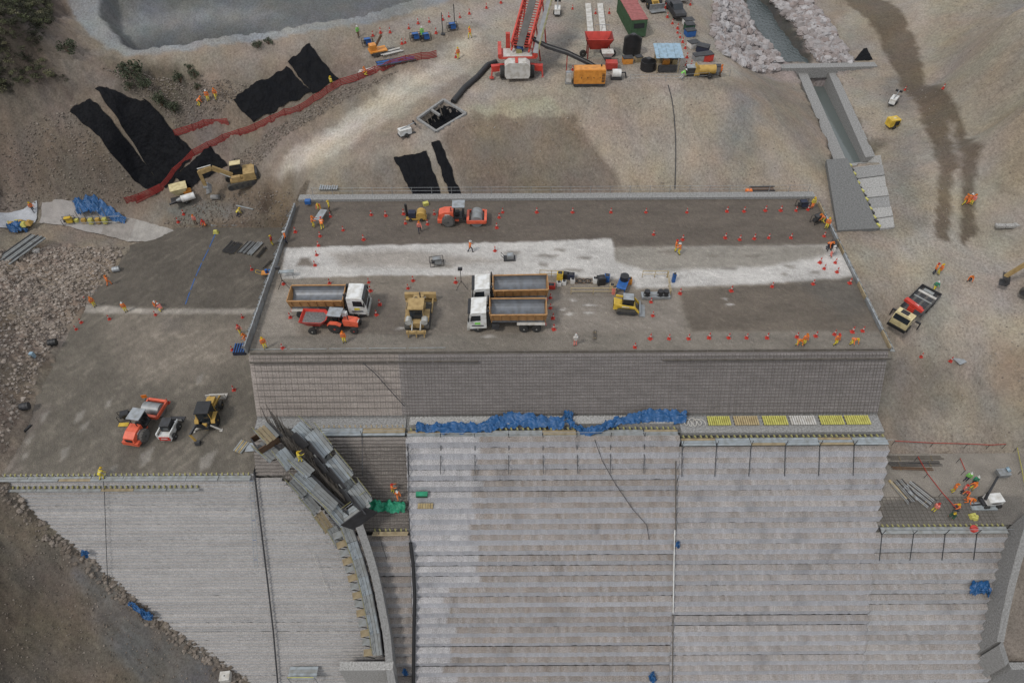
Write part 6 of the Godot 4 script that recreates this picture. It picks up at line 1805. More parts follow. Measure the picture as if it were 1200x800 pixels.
# ---------------------------------------------------------------- conveyor and plant platform
func build_plant():
	var st := S()
	# main conveyor: two red lattice girders, belt between them, climbing away from its wheeled base
	var t := thing("belt_conveyor", "long red lattice belt conveyor rising away from its wheeled base", "conveyor")
	var g := land(606, 90)
	var a := g + Vector3(0.4, 3.2, -1.0); var b := spot(629, -12, 15.0)
	var d := (b - a).normalized()
	var side := d.cross(Vector3.UP).normalized()
	for s in [-1, 1]:
		var girder := Node3D.new(); girder.name = "girder"; t.add_child(girder, true)
		var o: Vector3 = side * s * 1.25
		for h in [0.0, 1.1]:
			st = S(); beam(st, a + o + Vector3(0, h, 0), b + o + Vector3(0, h, 0), 0.22, 0.22); part(girder, "chord", st, mat("conveyor_red"))
		var n := 22
		for i in n:
			var p := a.lerp(b, float(i) / n) + o; var q := a.lerp(b, float(i + 1) / n) + o
			st = S(); beam(st, p + Vector3(0, 0.0 if i % 2 else 1.1, 0), q + Vector3(0, 1.1 if i % 2 else 0.0, 0), 0.1, 0.12); part(girder, "lattice_bar", st, mat("conveyor_red"))
	st = S(); beam(st, a + Vector3(0, 0.7, 0), b + Vector3(0, 0.7, 0), 1.0, 0.06); part(t, "belt", st, mat("grey_rubber"))
	for i in 24:
		var p := a.lerp(b, (i + 0.5) / 24.0) + Vector3(0, 0.62, 0)
		st = S(); beam(st, p - side * 1.2, p + side * 1.2, 0.1, 0.1); part(t, "roller_frame", st, mat("red_steel"))
	# walkway beside the belt, with yellow rail
	var w := side * (2.2 if side.x > 0 else -2.2)
	st = S(); beam(st, a + w, b + w, 0.8, 0.05); part(t, "walkway", st, mat("steel"))
	for h in [0.5, 1.0]:
		st = S(); beam(st, a + w * 1.2 + Vector3(0, h, 0), b + w * 1.2 + Vector3(0, h, 0), 0.06, 0.06); part(t, "guard_rail", st, mat("olive"))
	for i in 14:
		var p := a.lerp(b, i / 13.0) + w * 1.2
		st = S(); beam(st, p, p + Vector3(0, 1, 0), 0.05, 0.05); part(t, "rail_post", st, mat("olive"))
	# far trestle
	for f in [0.45, 0.85]:
		var p := a.lerp(b, f)
		for s in [-1, 1]:
			st = S(); beam(st, p + side * s * 1.2, Vector3(p.x, ground(p.x, p.z) - 0.1, p.z) + side * s * 2.0, 0.2, 0.2); part(t, "trestle_leg", st, mat("red_steel"))
	# base: axle, wheels, ballast, platform
	t = thing("conveyor_base", "red wheeled conveyor base with pale concrete ballast block in front", "conveyor base", g, 0.02)
	box_part(t, "platform", Vector3(0.1, 2.6, -1.6), Vector3(5.2, 0.25, 2.8), mat("conveyor_red"))
	box_part(t, "deck_plate", Vector3(0.1, 2.76, -1.6), Vector3(4.0, 0.06, 2.4), mat("off_white"))
	for s in [-1, 1]:
		box_part(t, "side_frame", Vector3(s * 2.5 + 0.1, 2.9, -2.2), Vector3(0.5, 0.5, 4.0), mat("conveyor_red"))
		box_part(t, "upright", Vector3(s * 1.3 + 0.1, 3.6, -3.4), Vector3(0.6, 2.2, 0.6), mat("conveyor_red"))
		st = S(); beam(st, Vector3(s * 1.6, 1.2, -0.6), Vector3(s * 3.6, 1.1, -0.4), 0.7, 0.8); part(t, "outrigger_arm", st, mat("red"))
		st = S(); beam(st, Vector3(s * 3.5, 1.2, -0.2), Vector3(s * 3.6, 0.0, 0.2), 0.18, 0.18); bx(st, Vector3(s * 3.6, 0.05, 0.2), Vector3(0.6, 0.12, 0.6)); part(t, "outrigger_leg", st, mat("red_steel"))
		st = S()
		var wc := Vector3(s * 2.1, 0.85, 0.1)
		cyl(st, wc - Vector3(0.3, 0, 0), wc + Vector3(0.3, 0, 0), 0.85, 0.85, 18)
		var o := part(t, "wheel", st, mat("rubber"))
		st = S(); cyl(st, wc - Vector3(0.33, 0, 0), wc + Vector3(0.33, 0, 0), 0.42, 0.42, 14); part(o, "rim", st, mat("off_white"))
	prism_part(t, "ballast_block", [-1.55, 0.5, 1.55, 0.5, 1.75, 0.9, 1.75, 2.3, 1.2, 2.7, -1.2, 2.7, -1.75, 2.3, -1.75, 0.9], -0.1, 1.5, mat("off_white"))
	box_part(t, "ballast_tie", Vector3(-0.1, 2.76, 0.7), Vector3(0.4, 0.1, 1.5), mat("conveyor_red"))
	st = S(); cyl(st, Vector3(0.0, 3.0, -2.2), Vector3(0.9, 3.0, -2.2), 0.4, 0.4, 12); part(t, "drive_motor", st, mat("blue"))
	box_part(t, "gear_box", Vector3(0.3, 2.95, -1.5), Vector3(0.8, 0.4, 0.6), mat("olive"))
	box_part(t, "dark_cabinet", Vector3(0.2, 3.4, -3.0), Vector3(1.1, 1.0, 0.8), mat("dark_red"))
	# feeder conveyor from the hopper
	t = thing("feeder_conveyor", "slim dark feeder conveyor arching from red hopper to the big conveyor", "conveyor")
	var ps := [g + Vector3(0.6, 4.4, -4.2)]
	for q in [[640, 54, 11.0], [665, 62, 10.2], [690, 74, 8.9], [703, 82, 8.0]]: ps.append(spot(q[0], q[1], q[2]))
	for i in ps.size() - 1:
		st = S(); beam(st, ps[i], ps[i + 1], 0.7, 0.12); part(t, "belt", st, mat("grey_rubber"))
		for s in [-0.42, 0.42]:
			st = S(); beam(st, ps[i] + Vector3(0, 0.05, s), ps[i + 1] + Vector3(0, 0.05, s), 0.1, 0.35); part(t, "side_rail", st, mat("dark_steel"))
	for i in [2, 3]:
		var p: Vector3 = ps[i]
		st = S(); beam(st, p, Vector3(p.x, ground(p.x, p.z), p.z), 0.12, 0.12); part(t, "leg", st, mat("red_steel"))
	# red feed hopper
	var at := land(700, 66)
	t = thing("feed_hopper", "dark red feed hopper with fenced loading ramp behind", "hopper", at)
	for s in [-1, 1]:
		st = S(); hexa(st, [Vector3(-1.2, 1.2, s * 0.5), Vector3(1.2, 1.2, s * 0.5), Vector3(1.2, 1.2, s * 0.4), Vector3(-1.2, 1.2, s * 0.4), Vector3(-2.0, 3.0, s * 1.4), Vector3(2.0, 3.0, s * 1.4), Vector3(2.0, 3.0, s * 1.3), Vector3(-2.0, 3.0, s * 1.3)]); part(t, "long_side", st, mat("red"))
		st = S(); hexa(st, [Vector3(s * 1.2, 1.2, -0.5), Vector3(s * 1.2, 1.2, 0.5), Vector3(s * 1.1, 1.2, 0.5), Vector3(s * 1.1, 1.2, -0.5), Vector3(s * 2.0, 3.0, -1.4), Vector3(s * 2.0, 3.0, 1.4), Vector3(s * 1.9, 3.0, 1.4), Vector3(s * 1.9, 3.0, -1.4)]); part(t, "short_side", st, mat("dark_red"))
		for z in [-0.9, 0.9]:
			st = S(); beam(st, Vector3(s * 1.5, 0, z), Vector3(s * 1.5, 2.2, z), 0.16, 0.16); part(t, "leg", st, mat("dark_red"))
		wheel(t, Vector3(s * 2.15, 0.5, 0.2), 0.5, 0.3)
	st = S(); for s in [-0.5, 0.5, 1.5]: beam(st, Vector3(s, 2.95, -1.4), Vector3(s, 3.9, -1.4), 0.06, 0.06)
	beam(st, Vector3(-0.5, 3.9, -1.4), Vector3(1.5, 3.9, -1.4), 0.06, 0.06)
	part(t, "back_rail", st, mat("galv"))
	st = S(); beam(st, Vector3(0.6, 1.2, 0.8), Vector3(1.2, 1.0, 3.2), 0.9, 0.3); part(t, "discharge_belt", st, mat("dark_steel"))
	st = S(); taper(st, Vector3(1.1, 1.5, 2.4), Vector3(1.0, 0.7, 0.9), Vector2(1.7, 1.5)); part(t, "receiving_chute", st, mat("off_white"))
	box_part(t, "drive_frame", Vector3(1.6, 0.7, 4.0), Vector3(1.6, 0.9, 1.2), mat("red_steel"))
	t = thing("ramp_strips", "two long pale timber ramp strips leading up behind the red hopper", "ramp")
	for q in [[692, 40, 689, 6], [707, 40, 703, 6]]:
		var p0 := land(q[0], q[1]); var p1 := land(q[2], q[3])
		for k in 6:
			st = S(); beam(st, p0.lerp(p1, k / 6.0) + Vector3(0, 0.16, 0), p0.lerp(p1, (k + 0.96) / 6.0) + Vector3(0, 0.16, 0), 0.9, 0.3); part(t, "strip", st, mat("off_white"))
	# orange generator
	t = thing("generator_set", "big orange generator canopy at the edge of the plant platform", "generator", land(690, 98))
	box_part(t, "base_skid", Vector3(0, 0.15, 0), Vector3(4.4, 0.3, 1.7), mat("dark_steel"))
	var body := box_part(t, "canopy", Vector3(0, 1.25, 0), Vector3(4.3, 1.9, 1.6), mat("orange"))
	for i in 4: box_part(body, "door", Vector3(-1.4 + i * 0.85, 1.15, 0.805), Vector3(0.75, 1.4, 0.02), mat("orange"))
	for i in 4: box_part(body, "handle", Vector3(-1.15 + i * 0.85, 1.2, 0.83), Vector3(0.08, 0.18, 0.03), mat("black"))
	for i in 6: box_part(body, "louvre", Vector3(1.85, 0.6 + i * 0.22, 0.82), Vector3(0.4, 0.1, 0.04), mat("black"))
	box_part(body, "roof_cap", Vector3(0, 2.24, 0), Vector3(4.1, 0.08, 1.45), mat("orange"))
	rod_part(body, "exhaust", [Vector3(1.6, 2.2, -0.3), Vector3(1.6, 2.6, -0.3)], 0.1, mat("dark_steel"), 8)
	t = thing("power_cabinet", "pale grey power cabinet beside the orange generator", "cabinet", land(666, 98))
	box_part(t, "cabinet", Vector3(0, 0.95, 0), Vector3(0.8, 1.5, 0.5), mat("galv"))
	box_part(t, "plinth", Vector3(0, 0.1, 0), Vector3(0.9, 0.24, 0.6), mat("concrete"))
	box_part(t, "door", Vector3(0, 0.95, 0.26), Vector3(0.7, 1.35, 0.02), mat("off_white"))
	t = thing("water_pump", "white drum pump standing at the end of the orange generator", "pump", land(722, 92))
	st = S(); cyl(st, Vector3(-0.6, 0.8, 0), Vector3(0.6, 0.8, 0), 0.55, 0.55, 14); part(t, "drum", st, mat("white"))
	box_part(t, "skid", Vector3(0, 0.15, 0), Vector3(1.5, 0.3, 0.9), mat("dark_steel"))
	rod_part(t, "pipe", [Vector3(0.6, 0.8, 0), Vector3(1.2, 0.9, 0), Vector3(1.4, 0.1, 0)], 0.1, mat("dark_steel"), 7)
	# long container
	t = thing("shipping_container", "long dark green container with faded red roof on the plant platform", "container", land(739, 28), deg_to_rad(97))
	box_part(t, "body", Vector3(0, 1.3, 0), Vector3(9.0, 2.5, 2.4), mat("container_green"))
	for s in [-1, 1]:
		for i in 30: box_part(t, "corrugation", Vector3(-4.3 + i * 0.297, 1.3, s * 1.215), Vector3(0.13, 2.3, 0.04), mat("container_green"))
	for i in 8: box_part(t, "roof_sheet", Vector3(-3.95 + i * 1.128, 2.6 + 0.015 * (i % 2), 0), Vector3(1.12, 0.08, 2.5), mat("container_red"))
	box_part(t, "end_window", Vector3(-4.52, 1.7, 0), Vector3(0.04, 0.7, 1.6), mat("glass"))
	for q in [[740, 62, 1.3, 2.7, "tall black water tank standing at the end of the container"], [759, 80, 1.05, 1.5, "squat black water tank beside the blue-roofed shed"]]:
		t = thing("water_tank", q[4], "tank", land(q[0], q[1]))
		st = S(); cyl(st, Vector3.ZERO, Vector3(0, q[3] * 0.8, 0), q[2], q[2], 22); cyl(st, Vector3(0, q[3] * 0.8, 0), Vector3(0, q[3], 0), q[2], q[2] * 0.35, 22)
		part(t, "shell", st, mat("black"))
		st = S(); cyl(st, Vector3(0, q[3], 0), Vector3(0, q[3] + 0.12, 0), 0.35, 0.35, 12); part(t, "lid", st, mat("dark_steel"))
		for i in 4:
			st = S(); cyl(st, Vector3(0, 0.3 + i * q[3] * 0.19, 0), Vector3(0, 0.36 + i * q[3] * 0.19, 0), q[2] + 0.03, q[2] + 0.03, 22); part(t, "hoop", st, mat("black"))
	# shed
	t = thing("site_shed", "small open shed with pale blue corrugated roof", "shed", land(780, 80))
	for x in [-1.5, 1.5]:
		for z in [-1.4, 1.4]: rod_part(t, "post", [Vector3(x, 0, z), Vector3(x, 2.4, z)], 0.07, mat("timber"), 6)
	for i in 7: box_part(t, "roof_sheet", Vector3(-1.65 + i * 0.55, 2.5 + 0.03 * (i % 2), 0.0), Vector3(0.53, 0.05, 3.6), mat("pale_blue"), Basis(Vector3.RIGHT, 0.12))
	box_part(t, "back_wall", Vector3(0, 1.1, -1.35), Vector3(3.0, 2.1, 0.06), mat("timber"))
	box_part(t, "counter", Vector3(0.0, 0.55, 1.2), Vector3(2.6, 0.9, 0.3), mat("dark_steel"))
	box_part(t, "orange_machine", Vector3(-0.1, 0.8, 0.2), Vector3(0.9, 1.1, 0.7), mat("orange"))
	var crate := func(px, py, s, m, label, yaw):
		var o := thing("site_crate", label, "crate", land(px, py), yaw)
		box_part(o, "box", Vector3(0, s.y / 2, 0), s, mat(m))
		box_part(o, "lid", Vector3(0, s.y + 0.05, 0), Vector3(s.x * 1.04, 0.1, s.z * 1.04), mat("dark_steel" if m != "dark_steel" else "galv"))
		for k in [-1, 1]: box_part(o, "runner", Vector3(k * s.x * 0.35, -0.02, 0), Vector3(0.12, 0.12, s.z * 1.02), mat("timber"))
	crate.call(735, 74, Vector3(1.4, 0.8, 1.0), "orange", "orange crate at the foot of the tall black tank", 0.1)
	crate.call(748, 72, Vector3(1.0, 0.7, 0.8), "timber", "timber crate between the two black tanks", 0.3)
	crate.call(790, 76, Vector3(0.7, 0.9, 0.7), "pale_timber", "pale timber crate right of the blue-roofed shed", 0.0)
	crate.call(806, 29, Vector3(1.5, 0.9, 1.2), "white", "white crate heading the equipment row by the cone lane", 0.2)
	crate.call(807, 36, Vector3(1.4, 1.1, 1.2), "dark_green", "dark green crate in the equipment row", 0.15)
	crate.call(808, 42, Vector3(1.5, 0.9, 1.1), "blue", "blue crate in the equipment row", 0.25)
	crate.call(812, 55, Vector3(1.5, 0.8, 1.2), "white_cloth", "white-topped crate in the equipment row", 0.4)
	crate.call(823, 61, Vector3(1.7, 1.0, 1.3), "navy", "dark blue crate in the equipment row", -0.5)
	crate.call(828, 70, Vector3(1.5, 1.0, 1.2), "red", "red crate at the lower end of the equipment row", 0.3)
	crate.call(819, 70, Vector3(1.8, 0.8, 1.1), "galv", "grey crate beside the red crate in the equipment row", 0.2)
	crate.call(839, 87, Vector3(1.0, 1.2, 0.8), "galv", "grey cabinet-like crate next to the tan tank trailer", 0.0)
	crate.call(810, 88, Vector3(1.6, 1.2, 1.0), "dark_steel", "dark frame crate left of the tan tank trailer", 0.0)
	# tan tank trailer
	t = thing("tank_trailer", "tan horizontal tank trailer at the platform edge", "trailer", land(826, 89), 0.05)
	st = S(); cyl(st, Vector3(-1.1, 1.0, 0), Vector3(1.3, 1.0, 0), 0.62, 0.62, 16); part(t, "tank", st, mat("plant_yellow"))
	prism_part(t, "front_stand", [-1.7, 0.3, -1.0, 0.3, -0.8, 1.2, -1.5, 1.9], -0.5, 0.5, mat("plant_yellow"))
	box_part(t, "frame", Vector3(0, 0.4, 0), Vector3(3.2, 0.14, 1.0), mat("dark_steel"))
	for s in [-1, 1]: wheel(t, Vector3(0.5, 0.36, s * 0.7), 0.36, 0.22)
	# light towers
	for q in [[475, 159, 0.5, "T", "white mobile light tower with folded mast near the sump"], [653, 17, 1.5, "T", "white mobile light tower beside the big conveyor"], [1046, 121, 0.9, "T", "white mobile light tower beside the right haul track"]]:
		t = thing("light_tower", q[4], "light tower", land(q[0], q[1]), q[2])
		box_part(t, "body", Vector3(0, 0.7, 0), Vector3(1.7, 0.8, 0.9), mat("white"))
		box_part(t, "trailer_frame", Vector3(0.2, 0.28, 0), Vector3(2.4, 0.1, 0.9), mat("dark_steel"))
		rod_part(t, "mast", [Vector3(-0.6, 1.1, 0), Vector3(1.5, 1.5, 0)], 0.07, mat("galv"), 6)
		for s in [-1, 1]:
			wheel(t, Vector3(0, 0.3, s * 0.55), 0.3, 0.18)
			box_part(t, "lamp_head", Vector3(1.5, 1.5, s * 0.3), Vector3(0.15, 0.3, 0.4), mat("black"))
	# yellow compressor box on the right bank
	t = thing("compressor", "small yellow compressor cabinet on wheels near the wet haul track", "compressor", land(1044, 149), 0.25)
	box_part(t, "cabinet", Vector3(0, 0.95, 0), Vector3(1.6, 1.1, 1.2), mat("yellow"))
	box_part(t, "vent_panel", Vector3(0.3, 0.9, 0.61), Vector3(0.8, 0.8, 0.02), mat("black"))
	box_part(t, "top_hatch", Vector3(0.1, 1.52, 0), Vector3(0.4, 0.04, 0.4), mat("cream"))
	for s in [-1, 1]: wheel(t, Vector3(0, 0.3, s * 0.65), 0.3, 0.18)
	rod_part(t, "tow_bar", [Vector3(0.8, 0.35, 0), Vector3(1.6, 0.2, 0.3)], 0.05, mat("dark_steel"), 6)

# ---------------------------------------------------------------- smaller gear
func bundle(called: String, label: String, at: Vector3, turn: float, n: int, l: float, r: float, gap: float, m: String, piece := "bar"):
	var t := thing(called, label, "bundle", at, turn)
	for i in n:
		var x := (i - (n - 1) / 2.0) * gap
		var o := rng.randf_range(-0.15, 0.15)
		rod_part(t, piece, [Vector3(-l / 2 + o, r + 0.1, x), Vector3(l / 2 + o, r + 0.1, x + rng.randf_range(-0.05, 0.05))], r, mat(m if i % 3 or n < 5 else "dark_steel"), 6)
	for s in [-0.3, 0.3]: box_part(t, "bearer", Vector3(l * s, 0.05, 0), Vector3(0.12, 0.1, n * gap), mat("timber"))

func portable(label: String, at: Vector3, turn: float, m: String):
	var t := thing("generator", label, "generator", at, turn)
	box_part(t, "engine", Vector3(0.15, 0.55, 0), Vector3(0.8, 0.6, 0.6), mat(m))
	var st := S(); cyl(st, Vector3(-0.6, 0.55, 0), Vector3(-0.25, 0.55, 0), 0.26, 0.26, 10); part(t, "alternator", st, mat("dark_steel"))
	for s in [-0.38, 0.38]:
		rod_part(t, "frame_tube", [Vector3(-0.8, 0.06, s), Vector3(-0.8, 1.0, s), Vector3(0.8, 1.0, s), Vector3(0.8, 0.06, s), Vector3(-0.8, 0.06, s)], 0.035, mat("black"), 5)
	box_part(t, "fuel_tank", Vector3(0.0, 0.95, 0), Vector3(0.9, 0.18, 0.6), mat(m))

func light_stand(label: String, at: Vector3):
	var t := thing("light_stand", label, "light stand", at)
	for i in 3:
		var a := TAU * i / 3.0 + 0.4
		rod_part(t, "leg", [Vector3(0, 1.1, 0), Vector3(cos(a) * 0.75, 0, sin(a) * 0.75)], 0.03, mat("black"), 5)
	rod_part(t, "mast", [Vector3(0, 0.9, 0), Vector3(0, 2.9, 0)], 0.035, mat("black"), 5)
	box_part(t, "lamp_head", Vector3(0, 3.0, 0.1), Vector3(0.5, 0.35, 0.25), mat("dark_steel"))

func build_small():
	# bars on the low deck near the side shutters
	bundle("pipe_bundle", "row of dark steel tubes laid out on the low deck near the side shutters", spot(272, 291, LOW_DECK), 1.25, 9, 2.4, 0.07, 0.22, "dark_steel", "tube")
	bundle("pipe_bundle", "grey steel props stacked beside the dark tubes on the low deck", spot(289, 291, LOW_DECK), 1.2, 7, 2.6, 0.07, 0.2, "steel", "prop")
	bundle("pipe_bundle", "pale galvanised channel sections beside the grey props", spot(299, 292, LOW_DECK), 1.2, 4, 2.8, 0.09, 0.22, "galv", "channel")
	bundle("pipe_bundle", "four black rods lying next to the pale channels", spot(307, 296, LOW_DECK), 1.25, 4, 2.2, 0.05, 0.16, "black", "rod")
	bundle("pipe_bundle", "two black rods lying next to the handcart", spot(314, 310, LOW_DECK), 1.15, 2, 1.8, 0.05, 0.16, "black", "rod")
	var t := thing("handcart", "orange handcart with blue canisters beside the side shutters", "cart", spot(314, 323, LOW_DECK), 0.1)
	box_part(t, "tray", Vector3(0, 0.6, 0), Vector3(1.5, 0.1, 0.8), mat("orange"))
	rod_part(t, "handle", [Vector3(-0.8, 0.65, 0.3), Vector3(-1.4, 1.0, 0.3), Vector3(-1.4, 1.0, -0.3), Vector3(-0.8, 0.65, -0.3)], 0.03, mat("yellow"), 5)
	for x in [0.0, 0.45]:
		var st := S(); cyl(st, Vector3(x, 0.66, 0.1), Vector3(x, 1.2, 0.1), 0.2, 0.2, 10); part(t, "canister", st, mat("blue"))
	for s in [-1, 1]: wheel(t, Vector3(0.2, 0.3, s * 0.45), 0.3, 0.12)
	t = thing("stacked_panels", "stack of dark blue ribbed panels at the foot of the side shutters", "panels", spot(282, 411, LOW_DECK), 0.05)
	for i in 5: box_part(t, "panel", Vector3(0.01 * i, 0.08 + i * 0.11, 0), Vector3(1.5, 0.1, 1.5), mat("navy"))
	for i in 5: box_part(t, "rib", Vector3(-0.6 + i * 0.3, 0.62, 0), Vector3(0.09, 0.08, 1.5), mat("blue"))
	# blue tape line across the low deck
	var pts := []
	for q in [[252, 274], [244, 292], [236, 308], [228, 326], [222, 342], [216, 359]]: pts.append(spot(q[0], q[1], LOW_DECK + 0.02))
	t = thing("tape_line", "blue marking tape line across the low deck", "tape")
	for i in pts.size() - 1:
		var st := S(); beam(st, pts[i], (pts[i] as Vector3).lerp(pts[i + 1], 0.85), 0.12, 0.02); part(t, "strip", st, mat("blue"))
	var sb := S(); taper(sb, Vector3(0, 0.25, 0), Vector3(0.8, 0.5, 0.5), Vector2(0.5, 0.3)); t = null
	var o := part(self, "yellow_sack", sb, mat("form_yellow")); o.position = spot(253, 273, LOW_DECK); tag(o, "crumpled yellow sack at the end of the blue tape line", "sack")
	# small vibratory plate unit left of the roller
	portable("black and yellow engine unit in a tube frame left of the parked roller", spot(149, 490, LOW_DECK), 0.3, "black")
	t = thing("tool_pallet", "yellow base pallet under the black engine unit's front", "pallet", spot(145, 498, LOW_DECK), 0.05)
	box_part(t, "board", Vector3(0, 0.12, 0), Vector3(1.1, 0.06, 0.5), mat("yellow")); box_part(t, "block", Vector3(-0.4, 0.045, 0), Vector3(0.15, 0.09, 0.45), mat("timber")); box_part(t, "block", Vector3(0.4, 0.045, 0), Vector3(0.15, 0.09, 0.45), mat("timber"))
	t = thing("warning_board", "small orange warning board behind the parked roller", "board", spot(172, 470, LOW_DECK), 0.2)
	box_part(t, "board", Vector3(0, 0.9, 0), Vector3(0.6, 0.5, 0.05), mat("helmet_orange")); rod_part(t, "post", [Vector3(0, 0, -0.03), Vector3(0, 0.9, -0.03)], 0.03, mat("black"), 5); box_part(t, "foot", Vector3(0, 0.04, 0), Vector3(0.5, 0.08, 0.4), mat("black"))
	var tag_bar := box_part(self, "loose_beam", Vector3.ZERO, Vector3(3.4, 0.16, 0.22), mat("black")); tag_bar.position = spot(22, 512, LOW_DECK) + Vector3(0, 0.09, 0); tag_bar.rotation.y = deg_to_rad(68); tag(tag_bar, "black beam lying near the left rim of the low deck", "beam")
	t = thing("timber_stack", "short stack of pale timbers at the low deck front corner", "timbers", spot(283, 524, LOW_DECK), 1.2)
	for i in 5: box_part(t, "timber", Vector3(0, 0.12, i * 0.22 - 0.44), Vector3(1.5, 0.2, 0.17), mat("pale_timber" if i % 2 else "grey_plank"))
	t = thing("steel_plates", "grey steel plates beside the pale timbers", "plates", spot(293, 524, LOW_DECK), 0.1)
	for i in 3: box_part(t, "plate", Vector3(0.05 * i, 0.03 + 0.045 * i, 0.03 * i), Vector3(1.0, 0.04, 1.1), mat("galv"))
	# upper deck gear
	t = thing("screed_table", "pale steel table between four workers on the damp lane", "table", spot(377, 258, 0), 1.35)
	box_part(t, "top", Vector3(0, 0.85, 0), Vector3(2.2, 0.08, 0.9), mat("galv"))
	for x in [-0.95, 0.95]:
		for z in [-0.38, 0.38]: rod_part(t, "leg", [Vector3(x, 0, z), Vector3(x, 0.85, z)], 0.04, mat("steel"), 5)
	t = thing("grout_mixer", "yellow drum grout mixer with dark engine next to the roller", "mixer", spot(489, 256, 0), 0.0)
	var st := S(); cyl(st, Vector3(0.55, 0.7, -0.55), Vector3(0.55, 0.7, 0.55), 0.6, 0.6, 16); part(t, "drum", st, mat("plant_yellow"))
	box_part(t, "engine", Vector3(-0.6, 0.75, 0), Vector3(0.9, 0.7, 0.8), mat("navy"))
	rod_part(t, "stack", [Vector3(-1.3, 0.1, -0.2), Vector3(-1.3, 2.1, -0.2)], 0.16, mat("black"), 8)
	box_part(t, "frame", Vector3(-0.1, 0.2, 0), Vector3(2.6, 0.12, 1.0), mat("plant_yellow"))
	for x in [-0.8, 0.6]:
		for s in [-1, 1]: wheel(t, Vector3(x, 0.22, s * 0.6), 0.22, 0.14)
	o = box_part(self, "yellow_sack", Vector3(0, 0.2, 0), Vector3(0.7, 0.4, 0.5), mat("form_yellow")); o.position = spot(499, 240, 0); o.rotation.y = 0.4; tag(o, "small yellow sack against the upstream kerb behind the grout mixer", "sack")
	t = thing("plate_compactor", "small dark plate compactor left on the pale concrete band", "compactor", spot(597, 303, 0), 0.05)
	box_part(t, "plate", Vector3(0, 0.08, 0), Vector3(1.4, 0.1, 1.0), mat("dark_steel"))
	box_part(t, "engine", Vector3(0.1, 0.4, 0), Vector3(0.8, 0.5, 0.7), mat("steel"))
	box_part(t, "cover", Vector3(0.1, 0.67, 0), Vector3(0.6, 0.06, 0.5), mat("galv"))
	rod_part(t, "handle", [Vector3(-0.6, 0.2, 0.3), Vector3(-1.0, 0.8, 0.3), Vector3(-1.0, 0.8, -0.3), Vector3(-0.6, 0.2, -0.3)], 0.03, mat("black"), 5)
	portable("small grey pump unit on the pale concrete band", spot(512, 310, 0), 0.2, "steel")
	light_stand("tripod light stand between bulldozer and tipper trucks", spot(541, 337, 0))
	light_stand("tripod light stand beside the left side shutters", spot(333, 336, 0))
	t = thing("tool_trestle", "blue-grey trestle leaning by the left side shutters", "trestle", spot(337, 324, 0), 0.1)
	box_part(t, "top", Vector3(0, 0.8, 0), Vector3(1.7, 0.1, 0.5), mat("blue_plank"))
	for x in [-0.7, 0.7]:
		for z in [-0.22, 0.22]: rod_part(t, "leg", [Vector3(x, 0, z * 1.4), Vector3(x, 0.8, z)], 0.035, mat("galv"), 5)
	# fenced tool yard behind the track loader
	t = thing("yard_rail", "yellow tube rail round the tool yard on the upper deck", "rail")
	for seg in [[[668, 345], [722, 345]], [[752, 325], [782, 325]], [[782, 325], [785, 348]], [[632, 324], [660, 325]]]:
		var a := spot(seg[0][0], seg[0][1], 0); var b := spot(seg[1][0], seg[1][1], 0)
		for y in [0.5, 1.0]: rod_part(t, "tube", [a + Vector3(0, y, 0), b + Vector3(0, y, 0)], 0.04, mat("pale_timber"), 5)
		for f in [0.02, 0.5, 0.98]: rod_part(t, "post", [a.lerp(b, f), a.lerp(b, f) + Vector3(0, 1.05, 0)], 0.04, mat("pale_timber"), 5)
	var box := func(px, py, s, m, label, cat, called):
		var q := thing(called, label, cat, spot(px, py, 0), rng.randf_range(-0.3, 0.3))
		box_part(q, "body", Vector3(0, s.y / 2, 0), s, mat(m))
		box_part(q, "cap", Vector3(0, s.y + 0.03, 0), Vector3(s.x * 0.7, 0.06, s.z * 0.7), mat("dark_steel"))
		rod_part(q, "grip", [Vector3(-s.x * 0.3, s.y, 0), Vector3(-s.x * 0.3, s.y + 0.2, 0), Vector3(s.x * 0.3, s.y + 0.2, 0), Vector3(s.x * 0.3, s.y, 0)], 0.025, mat("black"), 5)
	box.call(656, 327, Vector3(0.7, 1.0, 0.6), "yellow", "yellow tool box at the near end of the tool yard", "tool box", "tool_box")
	box.call(662, 325, Vector3(0.8, 0.7, 0.6), "black", "black tool box next to the yellow one in the tool yard", "tool box", "tool_box")
	box.call(669, 326, Vector3(0.8, 0.7, 0.6), "navy", "dark blue tool box in the tool yard", "tool box", "tool_box")
	box.call(655, 334, Vector3(0.5, 0.5, 0.5), "white", "white jerrican in front of the yellow tool box", "jerrican", "jerrican")
	box.call(661, 333, Vector3(0.45, 0.5, 0.4), "white", "white jerrican in front of the black tool box", "jerrican", "jerrican")
	box.call(671, 331, Vector3(0.5, 0.55, 0.4), "white_cloth", "grubby white jerrican in front of the dark blue tool box", "jerrican", "jerrican")
	box.call(646, 337, Vector3(0.9, 0.5, 0.6), "red", "low red tool box beside the parked tippers", "tool box", "tool_box")
	box.call(697, 331, Vector3(0.5, 0.7, 0.4), "white", "white canister in the middle of the tool yard", "jerrican", "jerrican")
	box.call(704, 332, Vector3(0.9, 1.0, 0.8), "black", "bulky black barrel-like bin in the tool yard", "bin", "tool_bin")
	box.call(711, 329, Vector3(0.6, 0.9, 0.6), "blue", "blue bin next to the black bin in the tool yard", "bin", "tool_bin")
	box.call(717, 338, Vector3(0.5, 0.6, 0.5), "pale_timber", "tan sack-like bin in front of the blue bench", "bin", "tool_bin")
	box.call(719, 344, Vector3(0.35, 0.9, 0.35), "pink", "red and white marker bin by the yellow rail", "bin", "tool_bin")
	box.call(737, 332, Vector3(0.6, 0.8, 0.5), "orange", "orange bin right of the blue bench", "bin", "tool_bin")
